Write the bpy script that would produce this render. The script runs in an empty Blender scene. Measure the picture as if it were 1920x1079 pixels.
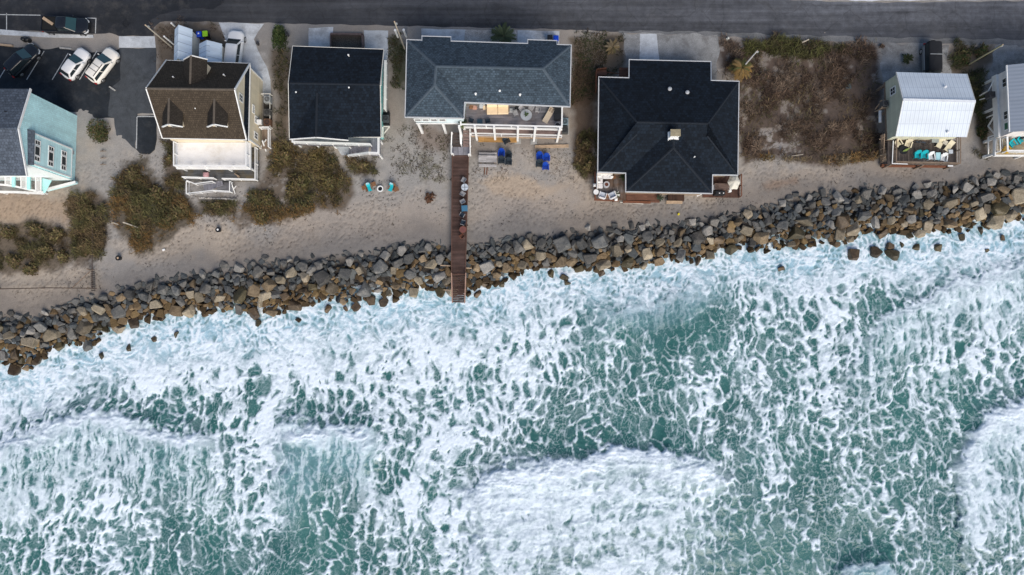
import bpy, bmesh, math, random
import numpy as np
from mathutils import Vector, Matrix
random.seed(7); NPR = np.random.RandomState(11)
SC = bpy.context.scene; COL = SC.collection
PI = math.pi
# ------------------------------------------------------------------ camera model (drone looking almost straight down)
CH, FPX = 84.0, 1344.0
TH = math.atan(80.5/1344.0); CT, ST = math.cos(TH), math.sin(TH)
def P(px, py, z=0.0):
    """survey point of the photograph at height z"""
    dx, dy = (px-960)/FPX, (539.5-py)/FPX
    d = (dx, ST+dy*CT, -CT+dy*ST); t = (z-CH)/d[2]
    return Vector((d[0]*t, d[1]*t, z))
def photo_uv(x, y, z):
    dep = y*ST-(z-CH)*CT; up = y*CT+(z-CH)*ST
    return 960+FPX*x/dep, 539.5-FPX*up/dep
# ------------------------------------------------------------------ noise
def h2(ix, iy, k=0):
    n = (ix.astype(np.int64)*374761393 + iy.astype(np.int64)*668265263 + k*1274126177) & 0xffffffff
    n = ((n ^ (n >> 13))*1274126177) & 0xffffffff
    n = (n ^ (n >> 16)); n = (n*2246822519) & 0xffffffff
    n = n ^ (n >> 15)
    return (n & 0xffffff).astype(np.float32)/16777216.0
def vnoise(x, y, k=0):
    ix = np.floor(x); iy = np.floor(y); fx = x-ix; fy = y-iy
    fx = fx*fx*fx*(fx*(fx*6-15)+10); fy = fy*fy*fy*(fy*(fy*6-15)+10)
    ix = ix.astype(np.int64); iy = iy.astype(np.int64)
    a = h2(ix, iy, k); b = h2(ix+1, iy, k); c = h2(ix, iy+1, k); d = h2(ix+1, iy+1, k)
    return (a+(b-a)*fx)*(1-fy) + (c+(d-c)*fx)*fy
def fbm(x, y, o=4, k=0, g=.5):
    s = 0; a = 1.0; t = 0
    for i in range(o):
        s = s + a*vnoise(x+17.3*i, y-9.1*i, k+i*7); t += a; a *= g
        x, y = (x*.8-y*.6)*2.03, (x*.6+y*.8)*2.03
    return s/t
def ridge(x, y, o=4, k=0, g=.55):
    s = 0; a = 1.0; t = 0
    for i in range(o):
        s = s + a*(1-np.abs(2*vnoise(x+5.3*i, y-3.1*i, k+i*7)-1)); t += a; a *= g
        x, y = (x*.8-y*.6)*2.07, (x*.6+y*.8)*2.07
    return s/t
def worley(x, y, k=0, jit=.95):
    ix = np.floor(x).astype(np.int64); iy = np.floor(y).astype(np.int64)
    f1 = np.full(x.shape, 9., np.float32); f2 = f1.copy()
    for dx in (-1, 0, 1):
        for dy in (-1, 0, 1):
            cx = ix+dx; cy = iy+dy
            d = np.sqrt((cx+.5+jit*(h2(cx, cy, k)-.5)-x)**2 + (cy+.5+jit*(h2(cx, cy, k+3)-.5)-y)**2).astype(np.float32)
            f2 = np.minimum(f2, np.maximum(f1, d)); f1 = np.minimum(f1, d)
    return f1, f2
def sst(a, b, x):
    t = np.clip((x-a)/(b-a), 0, 1); return t*t*(3-2*t)
def pdist(u, v, pts):
    """distance to polyline, signed: + on the right-hand/below side for a line drawn left to right; also 0..1 along it"""
    best = np.full(u.shape, 1e9, np.float32); sg = np.zeros_like(best); al = np.zeros_like(best)
    n = len(pts)-1
    for i in range(n):
        (x0, y0), (x1, y1) = pts[i], pts[i+1]
        dx, dy = x1-x0, y1-y0; L = dx*dx+dy*dy
        t = np.clip(((u-x0)*dx+(v-y0)*dy)/L, 0, 1)
        ex = u-(x0+t*dx); ey = v-(y0+t*dy); d = ex*ex+ey*ey
        m = d < best
        best = np.where(m, d, best); sg = np.where(m, np.sign(dx*ey-dy*ex), sg); al = np.where(m, (i+t)/n, al)
    return np.sqrt(best)*sg, al

ROCK_LOW = [(-300,760),(-60,700),(60,685),(100,650),(180,640),(230,605),(330,590),(430,590),(500,592),(560,570),(640,560),(720,555),(800,540),(870,550),(960,520),(1000,500),(1100,505),(1200,500),(1250,490),(1330,475),(1400,460),(1500,470),(1560,450),(1650,440),(1750,440),(1850,425),(1920,410),(2200,370)]
DP = [(100,720,.8),(200,660,.9),(400,640,.72),(390,720,.36),(430,770,.40),(330,770,.5),(600,640,.72),(740,580,.66),(740,620,.5),(850,700,.45),(850,600,.5),(700,760,.58),(560,730,.6),(1000,640,.52),(1000,720,.45),(1150,640,.34),(1240,640,.06),(1300,640,.1),(1250,600,.05),(1330,590,.2),(1400,650,.34),(1070,770,.22),(1200,760,.42),(1280,800,.36),(1450,750,.48),(1550,560,.62),(1420,520,.62),(1700,480,.78),(1600,530,.66),(1680,650,.36),(1750,700,.45),(1850,600,.44),(1900,700,.5),(1600,800,.4),(1700,850,.26),(1500,880,.26),(1600,900,.45),(1400,950,.15),(1450,1000,.26),(1380,1050,.06),(1600,1000,.32),(1750,980,.26),(1850,1000,.38),(1900,900,.55),(950,1000,.72),(1100,1000,.70),(1200,950,.72),(1000,1060,.58),(1150,1060,.60),(1290,940,.56),(900,1000,.7),(100,900,.44),(210,865,.40),(330,880,.38),(240,920,.42),(200,1000,.46),(300,950,.26),(400,1000,.26),(500,950,.46),(600,950,.12),(640,880,.3),(750,950,.52),(800,1050,.45),(450,1050,.3),(50,1050,.46),(-200,800,.5),(-200,1000,.4),(2150,600,.5),(2150,900,.4),(900,1250,.3),(300,1250,.3),(1500,1250,.3),(770,860,.66),(470,860,.7),(1500,690,.5)]
CRESTS = [  # polyline, band width, bright, tail length, tail D, height
 ([(-200,860),(-60,850),(0,838),(60,812),(120,787),(180,772),(230,782),(280,806),(330,818),(400,815),(440,850)], 24, .95, 150, .0, .5),
 ([(505,865),(515,822),(560,797),(620,790),(680,805),(725,838)], 34, 1.0, 130, -.5, .5),
 ([(842,1010),(868,935),(910,902),(960,882),(1050,865),(1150,838),(1230,841),(1300,851),(1375,880)], 58, 1.0, 340, .22, .45),
 ([(1788,900),(1783,855),(1800,812),(1840,787),(1920,752),(2100,700)], 50, .95, 170, .4, .4),
 ([(1568,700),(1590,642),(1640,602),(1690,575),(1760,546),(1850,520),(1925,490),(2100,440)], 19, .8, 120, .05, .3),
 ([(1550,1084),(1600,1060),(1645,1057),(1700,1084)], 14, .6, 40, .2, .6),
 ([(1085,640),(1110,600),(1180,585),(1240,571),(1340,546)], 12, .45, 60, -.05, .2),
]
def foam_fields(u, v):
    """u, v: position in photo pixels (16 to the metre). Returns foam cover, aeration, height."""
    u = u.astype(np.float32); v = v.astype(np.float32)
    # broad warps
    wx = (fbm(u/90, v/90, 4, 11)-.5); wy = (fbm(u/90, v/90, 4, 23)-.5)
    w2x = (fbm(u/24, v/24, 3, 31)-.5); w2y = (fbm(u/24, v/24, 3, 41)-.5)
    uu = u+70*wx+16*w2x; vv = v+70*wy+16*w2y
    # density: normalised gaussian blend of control points
    num = np.zeros_like(u); den = np.full_like(u, 1e-9)
    for (px, py, d) in DP:
        w = np.exp(-((uu-px)**2+(vv-py)**2)/(2*62.**2))+1e-6/(1+((u-px)**2+(v-py)**2)/1e4)
        num += w*d; den += w
    D = num/den
    mu = u+60*wx+22*w2x; mv = v+50*wy+22*w2y; mass = sst(840, 925, mu+.15*(mv-980))*(1-sst(1230, 1400, mu+.20*(mv-950)))*sst(838, 880, mv+.12*np.abs(mu-1160)*(mu < 1160)*.6)*(1-.35*sst(1030, 1110, mv))
    D = D*(1-mass)+mass*np.maximum(D*.9, .56)+mass*(.8*(fbm((u+30*wx)/60, (v+20*wy)/17, 4, 341)-.5)+.5*(fbm(u/26, v/22, 3, 343)-.5))
    # shore wash
    sd, _ = pdist(u+40*wx+20*w2x, v+40*wy+20*w2y, ROCK_LOW)
    shore = 1-sst(25, 125, sd+30*(fbm(u/60, v/40, 3, 57)-.5))
    D = np.maximum(D, (.70-.25*sst(900, 1250, u)+.15*sst(1450, 1700, u))*(1-.85*np.exp(-((uu-1265)/120)**2-((vv-625)/80)**2))*(1-sst(110, 250, sd+40*(fbm(u/80, v/60, 3, 58)-.5)))); D = D+.08*(1-sst(250, 420, sd)); D = D*(1-.8*np.exp(-((uu-1255)/85)**2-((vv-625)/62)**2))*(1-.5*np.exp(-((uu-1400)/75)**2-((vv-980)/90)**2))*(1-.45*np.exp(-((uu-600)/38)**2-((vv-950)/80)**2)); D = np.maximum(D, shore*.98)
    Hh = .10*(fbm(u/70, v/45, 4, 77)-.5)+.35*(fbm(u/260, v/150, 2, 71)-.5)
    white = np.zeros_like(u); milk = np.zeros_like(u); strk = np.zeros_like(u); face = np.zeros_like(u)
    for ci, (pts, bw, br, tl, td, hh) in enumerate(CRESTS):
        s, al = pdist(u+40*wx+22*w2x+13*(fbm(u/12, v/12, 3, 300+ci)-.5), v+40*wy+22*w2y+17*(fbm(u/12, v/12, 3, 310+ci)-.5), pts)
        xa, xb = min(p[0] for p in pts), max(p[0] for p in pts); fd = min(95, .24*(xb-xa)); ue = u+(70 if ci == 2 else 34)*(fbm(u/30, v/30, 4, 330+ci)-.5)+30*wx; ends = sst(xa-8, xa+(fd if ci != 3 else 45), ue)*(1-sst(xb-fd, xb+8, ue))
        front = sst(-4, 3, s)*ends
        bwv = bw*(.55+.9*fbm(u/30, v/60, 3, 320+ci))
        band = front*(1-sst(bwv*.35, bwv*1.35, s))
        white = np.maximum(white, band*br)
        tail = front*(1-sst(bw*.8, tl, s))
        D = D*(1-tail*.75) + np.clip(D+td, 0, 1)*tail*.75 if td >= 0 else D*(1-tail*.5)+np.clip(D+td, 0, 1)*tail*.5
        milk = np.maximum(milk, tail*(.35+.65*br)*(1., 1., .25, .6, .8, .8, .8)[ci])
        strk = np.maximum(strk, front*(1-sst(tl*.55, tl*1.05, s))*(.85, .85, .2, .4, .6, .6, .25)[ci]); face = np.maximum(face, front*(1-sst(tl*.5, tl, s))*(.10, .62, .2, .25, .12, 1., .35)[ci])
        # dark water just ahead of the front
        ahead = sst(-95, -14, s)*(1-sst(-8, -1, s))*ends
        D = D*(1-.42*ahead*(1-shore))
        Hh = Hh + hh*1.3*ends*(sst(-60, 40, s)*np.exp(-np.maximum(s-20, 0)/(tl*.6)))
        Hh = Hh + .6*hh*ends*(sst(-26, 26, s)*np.exp(-np.maximum(s, 0)/(tl*.45)))
    # lace: cells drawn out up and down the slope of each wave
    lo = fbm(u/75+wx, v/95, 3, 95)-.5
    sk = u+.12*(v-800)*np.clip((900-u)/900, -1, 1)
    st = ridge((sk+50*wx+12*w2x)/34, (v+55*wy)/150, 3, 91, .55)-.60
    stf = fbm((sk+30*wx+9*w2x)/9, (v+30*wy)/70, 3, 97)-.5
    st2 = fbm(sk/5.5+3*w2x+2*wx, v/46, 4, 201, .6)
    n1 = fbm(u/9, v/11, 4, 131)-.5
    n3 = fbm(u/30, v/34, 3, 133)-.5
    Dp = np.clip(D+.34*lo+(.62*st+.42*stf)*(1-.5*shore)+.22*n3, -.2, 1.3)
    au = sk+44*wx+13*w2x; av = v+44*wy+13*w2y
    f1, f2 = worley((au+4*n1)/19, (av+4*n1)/31, 101); big = f2-f1
    g1, g2 = worley((au+6*w2y)/9.6, (av+6*w2x)/13.2, 111); mid = g2-g1
    k1, k2 = worley((sk+9*w2x+20*wx)/5.2, (v+9*w2y+20*wy)/7.4, 121); sml = k2-k1
    e1 = .03+.92*Dp*np.clip(Dp, .3, 1)**.5-(big+.30*n1)
    s1 = sst(-.12, .15, e1)
    e2 = .10+.78*Dp-(mid+.34*n1)
    s2 = sst(-.12, .15, e2)
    e3 = .26+.9*Dp-(sml+.34*n1)
    s3 = sst(-.2, .3, e3)
    body = s1*np.clip(s2+sst(.30, .60, e1), 0, 1)*(.50+.50*s3)
    # thin threads across open water
    m2 = fbm(u/40, v/55, 3, 151)
    thr = (1-sst(.02, .16, mid+.20*n1))*sst(.34, .60, m2+.30*D)*.50
    thr2 = (1-sst(.03, .20, sml))*sst(.42, .66, fbm(u/36, v/50, 3, 161)+.3*D)*.34
    thr3 = (1-sst(.012, .12, big+.22*n1))*.60*sst(.30, .56, fbm(u/30, v/30, 3, 165)+.25*D)
    lines = np.maximum(np.maximum(thr, thr2)*(.45+.55*sst(.02, .4, D)), thr3)
    veil = sst(.44, .74, fbm((sk+20*w2x)/16, v/34, 4, 167)+.10*lo)*.12*sst(-.1, .3, Dp)
    # inner tone of the foam: swirling thick and thin
    sw = ridge((u+50*wx+22*w2x)/17, (v+50*wy+22*w2y)/19, 5, 171, .64)
    fine = fbm(u/4.0, v/4.6, 3, 181)
    depth = sst(0, .45, np.minimum(e1, e2+.25))
    ton = np.clip(.52+.36*depth+1.1*(sw-.60)+.55*(fine-.5)+.25*n3, .12, 1)
    thick = np.maximum(np.maximum(body*ton, lines*(.62+.5*(fine-.5))), veil)
    # the wash against the rocks: pale blue aerated water under swirling white
    sw2 = ridge((u+36*wx+24*w2x)/13, (v+36*wy+24*w2y)/9, 5, 173, .68)
    washw = np.clip(.50+2.7*(sw2-.60)+.55*(fine-.5)+.6*n3+.6*lo, .05, 1)
    spot = sst(.28, .52, mid+.25*n1-.25*n3)*sst(.38, .56, fbm(u/34, v/26, 3, 177))
    wash = washw*(1-.75*spot)
    rows = sst(.30, .58, fbm((u+40*wx+14*w2x)/70, (v+34*wy+14*w2y)/24, 4, 351)); cl = ridge((u+44*wx+20*w2x)/26, (v+44*wy+20*w2y)/20, 4, 353, .6); wash2 = np.clip(.66+1.5*(sw2-.60)+2.3*(cl-.60)+.5*(fine-.5), .04, 1)*(.55+.45*rows); mm = .26*mass*(1-shore); thick = thick*(1-shore)+shore*wash; thick = thick*(1-mm)+mm*np.maximum(wash2, .55*thick)
    # the backs of the breakers: foam drawn out into streaks over pale, aerated green
    sfoam = sst(.43, .66, st2+.25*(fine-.5)+.12*n1)*(.78-.45*face)
    thick = thick*(1-strk)+strk*np.maximum(sfoam, thick*(.55-.4*face))
    # crest bands: bright, crumbly
    rip = ridge((u+30*wx+20*w2x)/30, (v+30*wy+16*w2y)/12, 4, 191, .6); cr = np.clip(.78+1.3*(rip-.58)+.7*(sw2-.58)+.45*(fine-.5), .12, 1); Hh = Hh+.16*white*(rip-.6)
    thick = np.maximum(thick, white*cr)
    foam = np.maximum(np.maximum(body, white), lines*.6)
    aer = np.clip(.03+shore*(.80-.5*spot+.5*n1) + milk*.50*(.05+1.4*np.clip(st2-.34, 0, 1)) + .16*foam*(1-shore) + .16*np.clip(lo+.3*n3, 0, 1)+.10*np.clip(stf+.1, 0, 1), 0, 1)
    thick = np.maximum(thick, milk*sst(.50, .72, st2+.2*n1)*.60)
    aer = np.clip(aer+.42*face*(.5+1.2*(fbm(u/18, v/40, 3, 215)-.35)), 0, 1)
    aer = np.clip(aer*(1-.5*mass)+.10*mass*(.4+1.2*(fbm(u/30, v/20, 3, 345)-.3)), 0, 1); Hh = Hh+.22*mass*(ridge((u+30*wx)/44, (v+24*wy)/22, 4, 347, .55)-.6)
    Hh = Hh + .10*thick+.05*fine*thick
    Hh = Hh*(1-.5*shore)
    return np.clip(thick, 0, 1), aer, Hh
# ------------------------------------------------------------------ materials
def nodes(m):
    m.use_nodes = True; nt = m.node_tree; nt.nodes.clear()
    o = nt.nodes.new('ShaderNodeOutputMaterial'); b = nt.nodes.new('ShaderNodeBsdfPrincipled')
    nt.links.new(b.outputs[0], o.inputs[0]); return nt, b
def N(nt, t, **k):
    n = nt.nodes.new('ShaderNode'+t)
    for a, v in k.items():
        if a.startswith('i_'): n.inputs[a[2:].replace('_', ' ')].default_value = v
        else: setattr(n, a, v)
    return n
def math_(nt, op, a, b=None, c=None):
    n = N(nt, 'Math', operation=op)
    for i, x in enumerate((a, b, c)):
        if x is None: continue
        if isinstance(x, (int, float)): n.inputs[i].default_value = x
        else: nt.links.new(x, n.inputs[i])
    return n.outputs[0]
def mixc(nt, f, a, b, mode='MIX'):
    n = N(nt, 'Mix', data_type='RGBA', blend_type=mode)
    for s, x in ((n.inputs[0], f), (n.inputs[6], a), (n.inputs[7], b)):
        if isinstance(x, (int, float)): s.default_value = x
        elif isinstance(x, tuple): s.default_value = x if len(x) == 4 else x+(1,)
        else: nt.links.new(x, s)
    return n.outputs[2]
def pos(nt, scale=(1, 1, 1), rot=(0, 0, 0)):
    g = N(nt, 'NewGeometry'); mp = N(nt, 'Mapping'); mp.inputs['Scale'].default_value = scale; mp.inputs['Rotation'].default_value = rot
    nt.links.new(g.outputs['Position'], mp.inputs[0]); return mp.outputs[0]
def noise(nt, v, sc, det=4, rough=.55):
    n = N(nt, 'TexNoise'); n.inputs['Scale'].default_value = sc; n.inputs['Detail'].default_value = det; n.inputs['Roughness'].default_value = rough
    nt.links.new(v, n.inputs['Vector']); return n.outputs['Fac']
def ramp(nt, f, lo, hi, a=0.0, b=1.0):
    n = N(nt, 'MapRange'); n.inputs[1].default_value = lo; n.inputs[2].default_value = hi; n.inputs[3].default_value = a; n.inputs[4].default_value = b
    nt.links.new(f, n.inputs[0]); return n.outputs[0]
def bump(nt, b, h, st, dist=.05):
    n = N(nt, 'Bump'); n.inputs['Strength'].default_value = st; n.inputs['Distance'].default_value = dist
    nt.links.new(h, n.inputs['Height']); nt.links.new(n.outputs[0], b.inputs['Normal'])
def vary(nt, col, f, amt):
    """darken/lighten col by a 0..1 noise"""
    k = ramp(nt, f, .3, .7, 1-amt, 1+amt)
    n = N(nt, 'VectorMath', operation='SCALE'); nt.links.new(k, n.inputs['Scale'])
    if isinstance(col, tuple): n.inputs[0].default_value = col[:3]
    else: nt.links.new(col, n.inputs[0])
    return n.outputs[0]
MATS = {}
def M(name, col, rough=.6, var=.12, sc=2.5, bp=.0, metal=0., spec=.4):
    if name in MATS: return MATS[name]
    m = bpy.data.materials.new(name); nt, b = nodes(m); v = pos(nt)
    f = noise(nt, v, sc, 5, .6); f2 = noise(nt, v, sc*7, 3, .6)
    c = vary(nt, vary(nt, tuple(col), f, var), f2, var*.7)
    nt.links.new(c, b.inputs['Base Color']); b.inputs['Roughness'].default_value = rough
    b.inputs['Metallic'].default_value = metal; b.inputs['Specular IOR Level'].default_value = spec
    if bp: bump(nt, b, f2, bp)
    MATS[name] = m; return m
def brick(nt, v, w, h, mortar=.02, c1=(1, 1, 1, 1), c2=(.6, .6, .6, 1), cm=(.3, .3, .3, 1), off=.5):
    n = N(nt, 'TexBrick'); n.offset = off
    n.inputs['Color1'].default_value = c1; n.inputs['Color2'].default_value = c2; n.inputs['Mortar'].default_value = cm
    n.inputs['Scale'].default_value = 1; n.inputs['Mortar Size'].default_value = mortar; n.inputs['Brick Width'].default_value = w; n.inputs['Row Height'].default_value = h
    n.inputs['Bias'].default_value = 0; n.inputs['Mortar Smooth'].default_value = .3
    nt.links.new(v, n.inputs['Vector']); return n
def shingle(name, col, amt=.4, w=.34, h=.30, blot=.16, rot=0.):
    m = bpy.data.materials.new(name); nt, b = nodes(m); v = pos(nt, rot=(0, 0, rot))
    br = brick(nt, v, w, h, .022, (1+amt, 1+amt, 1+amt, 1), (1-amt, 1-amt, 1-amt, 1), (.55, .55, .55, 1))
    f = noise(nt, pos(nt), .35, 5, .6); f2 = noise(nt, pos(nt), 6.0, 3, .65)
    c = mixc(nt, 1.0, vary(nt, vary(nt, tuple(col), f, blot), f2, .28), br.outputs['Color'], 'MULTIPLY')
    nt.links.new(c, b.inputs['Base Color']); b.inputs['Roughness'].default_value = .9; b.inputs['Specular IOR Level'].default_value = .2
    bump(nt, b, br.outputs['Fac'], -.5, .03); MATS[name] = m; return m
def planks(name, col, row=.15, ln=2.4, amt=.28, along='x', rough=.75, worn=None):
    m = bpy.data.materials.new(name); nt, b = nodes(m); v = pos(nt, rot=(0, 0, 0 if along == 'x' else PI/2))
    br = brick(nt, v, ln, row, .008, (1+amt, 1+amt, 1+amt, 1), (1-amt, 1-amt, 1-amt, 1), (.22, .22, .22, 1), .37)
    f = noise(nt, pos(nt, (1, 5, 1) if along == 'x' else (5, 1, 1)), .8, 5, .65); f0 = noise(nt, pos(nt), .6, 4)
    base = tuple(col)
    if worn: base = mixc(nt, ramp(nt, f0, .42, .62), base, tuple(worn))
    c = mixc(nt, 1.0, vary(nt, base, f, .30), br.outputs['Color'], 'MULTIPLY')
    nt.links.new(c, b.inputs['Base Color']); b.inputs['Roughness'].default_value = rough; b.inputs['Specular IOR Level'].default_value = .25
    bump(nt, b, br.outputs['Fac'], -.4, .02); MATS[name] = m; return m
def siding(name, col, h=.17, shingled=False, dirt=.10):
    """boards or shakes on a wall: rows run level, whatever way the wall faces"""
    m = bpy.data.materials.new(name); nt, b = nodes(m)
    g = N(nt, 'NewGeometry'); sp = N(nt, 'SeparateXYZ'); nt.links.new(g.outputs['Position'], sp.inputs[0])
    cb = N(nt, 'CombineXYZ'); nt.links.new(math_(nt, 'ADD', sp.outputs[0], sp.outputs[1]), cb.inputs[0]); nt.links.new(sp.outputs[2], cb.inputs[1])
    br = brick(nt, cb.outputs[0], .22 if shingled else 4.0, h, .012, (1.06, 1.06, 1.06, 1), (.92, .92, .92, 1), (.62, .62, .62, 1))
    f = noise(nt, pos(nt, (1, 1, .4)), .9, 5, .6)
    c = mixc(nt, 1.0, vary(nt, tuple(col), f, dirt), br.outputs['Color'], 'MULTIPLY')
    nt.links.new(c, b.inputs['Base Color']); b.inputs['Roughness'].default_value = .7; b.inputs['Specular IOR Level'].default_value = .3
    bump(nt, b, br.outputs['Fac'], -.5, .03); MATS[name] = m; return m
def ribbed(name, col, pitch=.23, along='x', rough=.35, metal=.0, dots=False):
    m = bpy.data.materials.new(name); nt, b = nodes(m); v = pos(nt)
    w = N(nt, 'TexWave', bands_direction='X' if along == 'x' else 'Y'); w.inputs['Scale'].default_value = .314/pitch*1.0
    nt.links.new(v, w.inputs['Vector']); f = noise(nt, pos(nt, (.6, 1.6, 1)), .5, 5)
    c = vary(nt, vary(nt, tuple(col), f, .07), w.outputs['Fac'], .05)
    if dots:
        d = brick(nt, v, .46, 1.35, .05, (1, 1, 1, 1), (1, 1, 1, 1), (.72, .74, .78, 1), 0); c = mixc(nt, .6, c, d.outputs['Color'], 'MULTIPLY')
    nt.links.new(c, b.inputs['Base Color']); b.inputs['Roughness'].default_value = rough; b.inputs['Metallic'].default_value = metal
    bump(nt, b, w.outputs['Fac'], .25, .03); MATS[name] = m; return m
def pavement(name, col, streak=.0, crack=.0, blot=.25, grain=.2, stain=(.1, .1, .1), stamt=.0, grad=False):
    m = bpy.data.materials.new(name); nt, b = nodes(m)
    f0 = noise(nt, pos(nt), .22, 5, .6); f1 = noise(nt, pos(nt), 1.3, 5, .65); f2 = noise(nt, pos(nt), 11, 3, .7)
    c = vary(nt, vary(nt, vary(nt, tuple(col), f0, blot), f1, blot*.7), f2, grain)
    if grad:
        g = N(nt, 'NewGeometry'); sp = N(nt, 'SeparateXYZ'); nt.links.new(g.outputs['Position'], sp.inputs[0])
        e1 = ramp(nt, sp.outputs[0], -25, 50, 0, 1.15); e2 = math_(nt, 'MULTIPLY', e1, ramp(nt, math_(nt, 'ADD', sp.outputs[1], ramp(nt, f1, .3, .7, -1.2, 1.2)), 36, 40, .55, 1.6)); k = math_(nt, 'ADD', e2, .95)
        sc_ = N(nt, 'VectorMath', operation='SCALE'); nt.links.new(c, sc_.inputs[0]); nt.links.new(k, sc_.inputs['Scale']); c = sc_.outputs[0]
    if streak:
        s = noise(nt, pos(nt, (.035, .9, 1), (0, 0, -.012)), 1.2, 5, .6); c = vary(nt, c, s, streak)
    if stamt:
        s = noise(nt, pos(nt), .55, 6, .7); c = mixc(nt, ramp(nt, s, .50, .66, 0, stamt), c, tuple(stain))
    if crack:
        vo = N(nt, 'TexVoronoi', feature='DISTANCE_TO_EDGE'); vo.inputs['Scale'].default_value = .22
        wv = N(nt, 'VectorMath', operation='ADD'); nt.links.new(pos(nt), wv.inputs[0]); nn = N(nt, 'TexNoise'); nn.inputs['Scale'].default_value = .7
        nt.links.new(pos(nt), nn.inputs['Vector']); nt.links.new(nn.outputs['Color'], wv.inputs[1]); nt.links.new(wv.outputs[0], vo.inputs['Vector'])
        c = mixc(nt, ramp(nt, vo.outputs['Distance'], .004, .018, crack, 0), c, (.02, .02, .02))
    nt.links.new(c, b.inputs['Base Color']); b.inputs['Roughness'].default_value = .92; b.inputs['Specular IOR Level'].default_value = .25
    bump(nt, b, f2, .25, .02); MATS[name] = m; return m
def attr_mat(name, rough=.8, amt=.2, sc=9., bp=.3, trans=0.):
    """base colour from the mesh's own colour attribute, broken up by noise"""
    m = bpy.data.materials.new(name); nt, b = nodes(m); a = N(nt, 'Attribute', attribute_name='tint')
    f = noise(nt, pos(nt), sc, 4, .65); c = vary(nt, a.outputs['Color'], f, amt)
    nt.links.new(c, b.inputs['Base Color']); b.inputs['Roughness'].default_value = rough; b.inputs['Specular IOR Level'].default_value = .2
    if bp: bump(nt, b, f, bp, .05)
    MATS[name] = m; return m
def rockmat(name, c1, c2, wet=0.):
    m = bpy.data.materials.new(name); nt, b = nodes(m)
    f = noise(nt, pos(nt), 1.1, 6, .65); f2 = noise(nt, pos(nt), 6, 5, .7); f3 = noise(nt, pos(nt), .35, 2)
    oi = N(nt, 'ObjectInfo')
    c = mixc(nt, ramp(nt, f, .38, .62), tuple(c1), tuple(c2)); c = vary(nt, c, f2, .34)
    k = math_(nt, 'MULTIPLY_ADD', oi.outputs['Random'], .65, .48)
    s = N(nt, 'VectorMath', operation='SCALE'); nt.links.new(c, s.inputs[0]); nt.links.new(k, s.inputs['Scale'])
    nt.links.new(s.outputs[0], b.inputs['Base Color']); b.inputs['Roughness'].default_value = .88-.4*wet; b.inputs['Specular IOR Level'].default_value = .25+.2*wet
    bump(nt, b, f2, .55, .08); MATS[name] = m; return m
def glassmat(name, col=(.02, .03, .035), rough=.06, spec=.7):
    return M(name, col, rough, .05, 2, 0, 0, spec)

white = M('white_trim', (.78, .79, .78), .5, .06); offwhite = M('off_white_paint', (.66, .65, .60), .6, .10)
glass = glassmat('dark_glass', spec=.3); black = M('black_plastic', (.012, .013, .015), .5); rubber = M('rubber', (.018, .018, .018), .85)
steel = M('brushed_steel', (.45, .46, .47), .35, .08, 3, 0, .8); greymetal = M('grey_metal', (.28, .30, .31), .5, .12)
wood = M('weathered_wood', (.20, .15, .11), .8, .25, 3, .3); redwood = M('red_brown_wood', (.16, .062, .032), .8, .28, 3, .3); palewood = M('pale_timber', (.42, .31, .21), .75, .2, 3, .2)
concrete_m = M('grey_concrete', (.33, .33, .32), .9, .15, 1.5, .3)
dark_fan = M('dark_fan_grille', (.02, .02, .022), .6)
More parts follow.
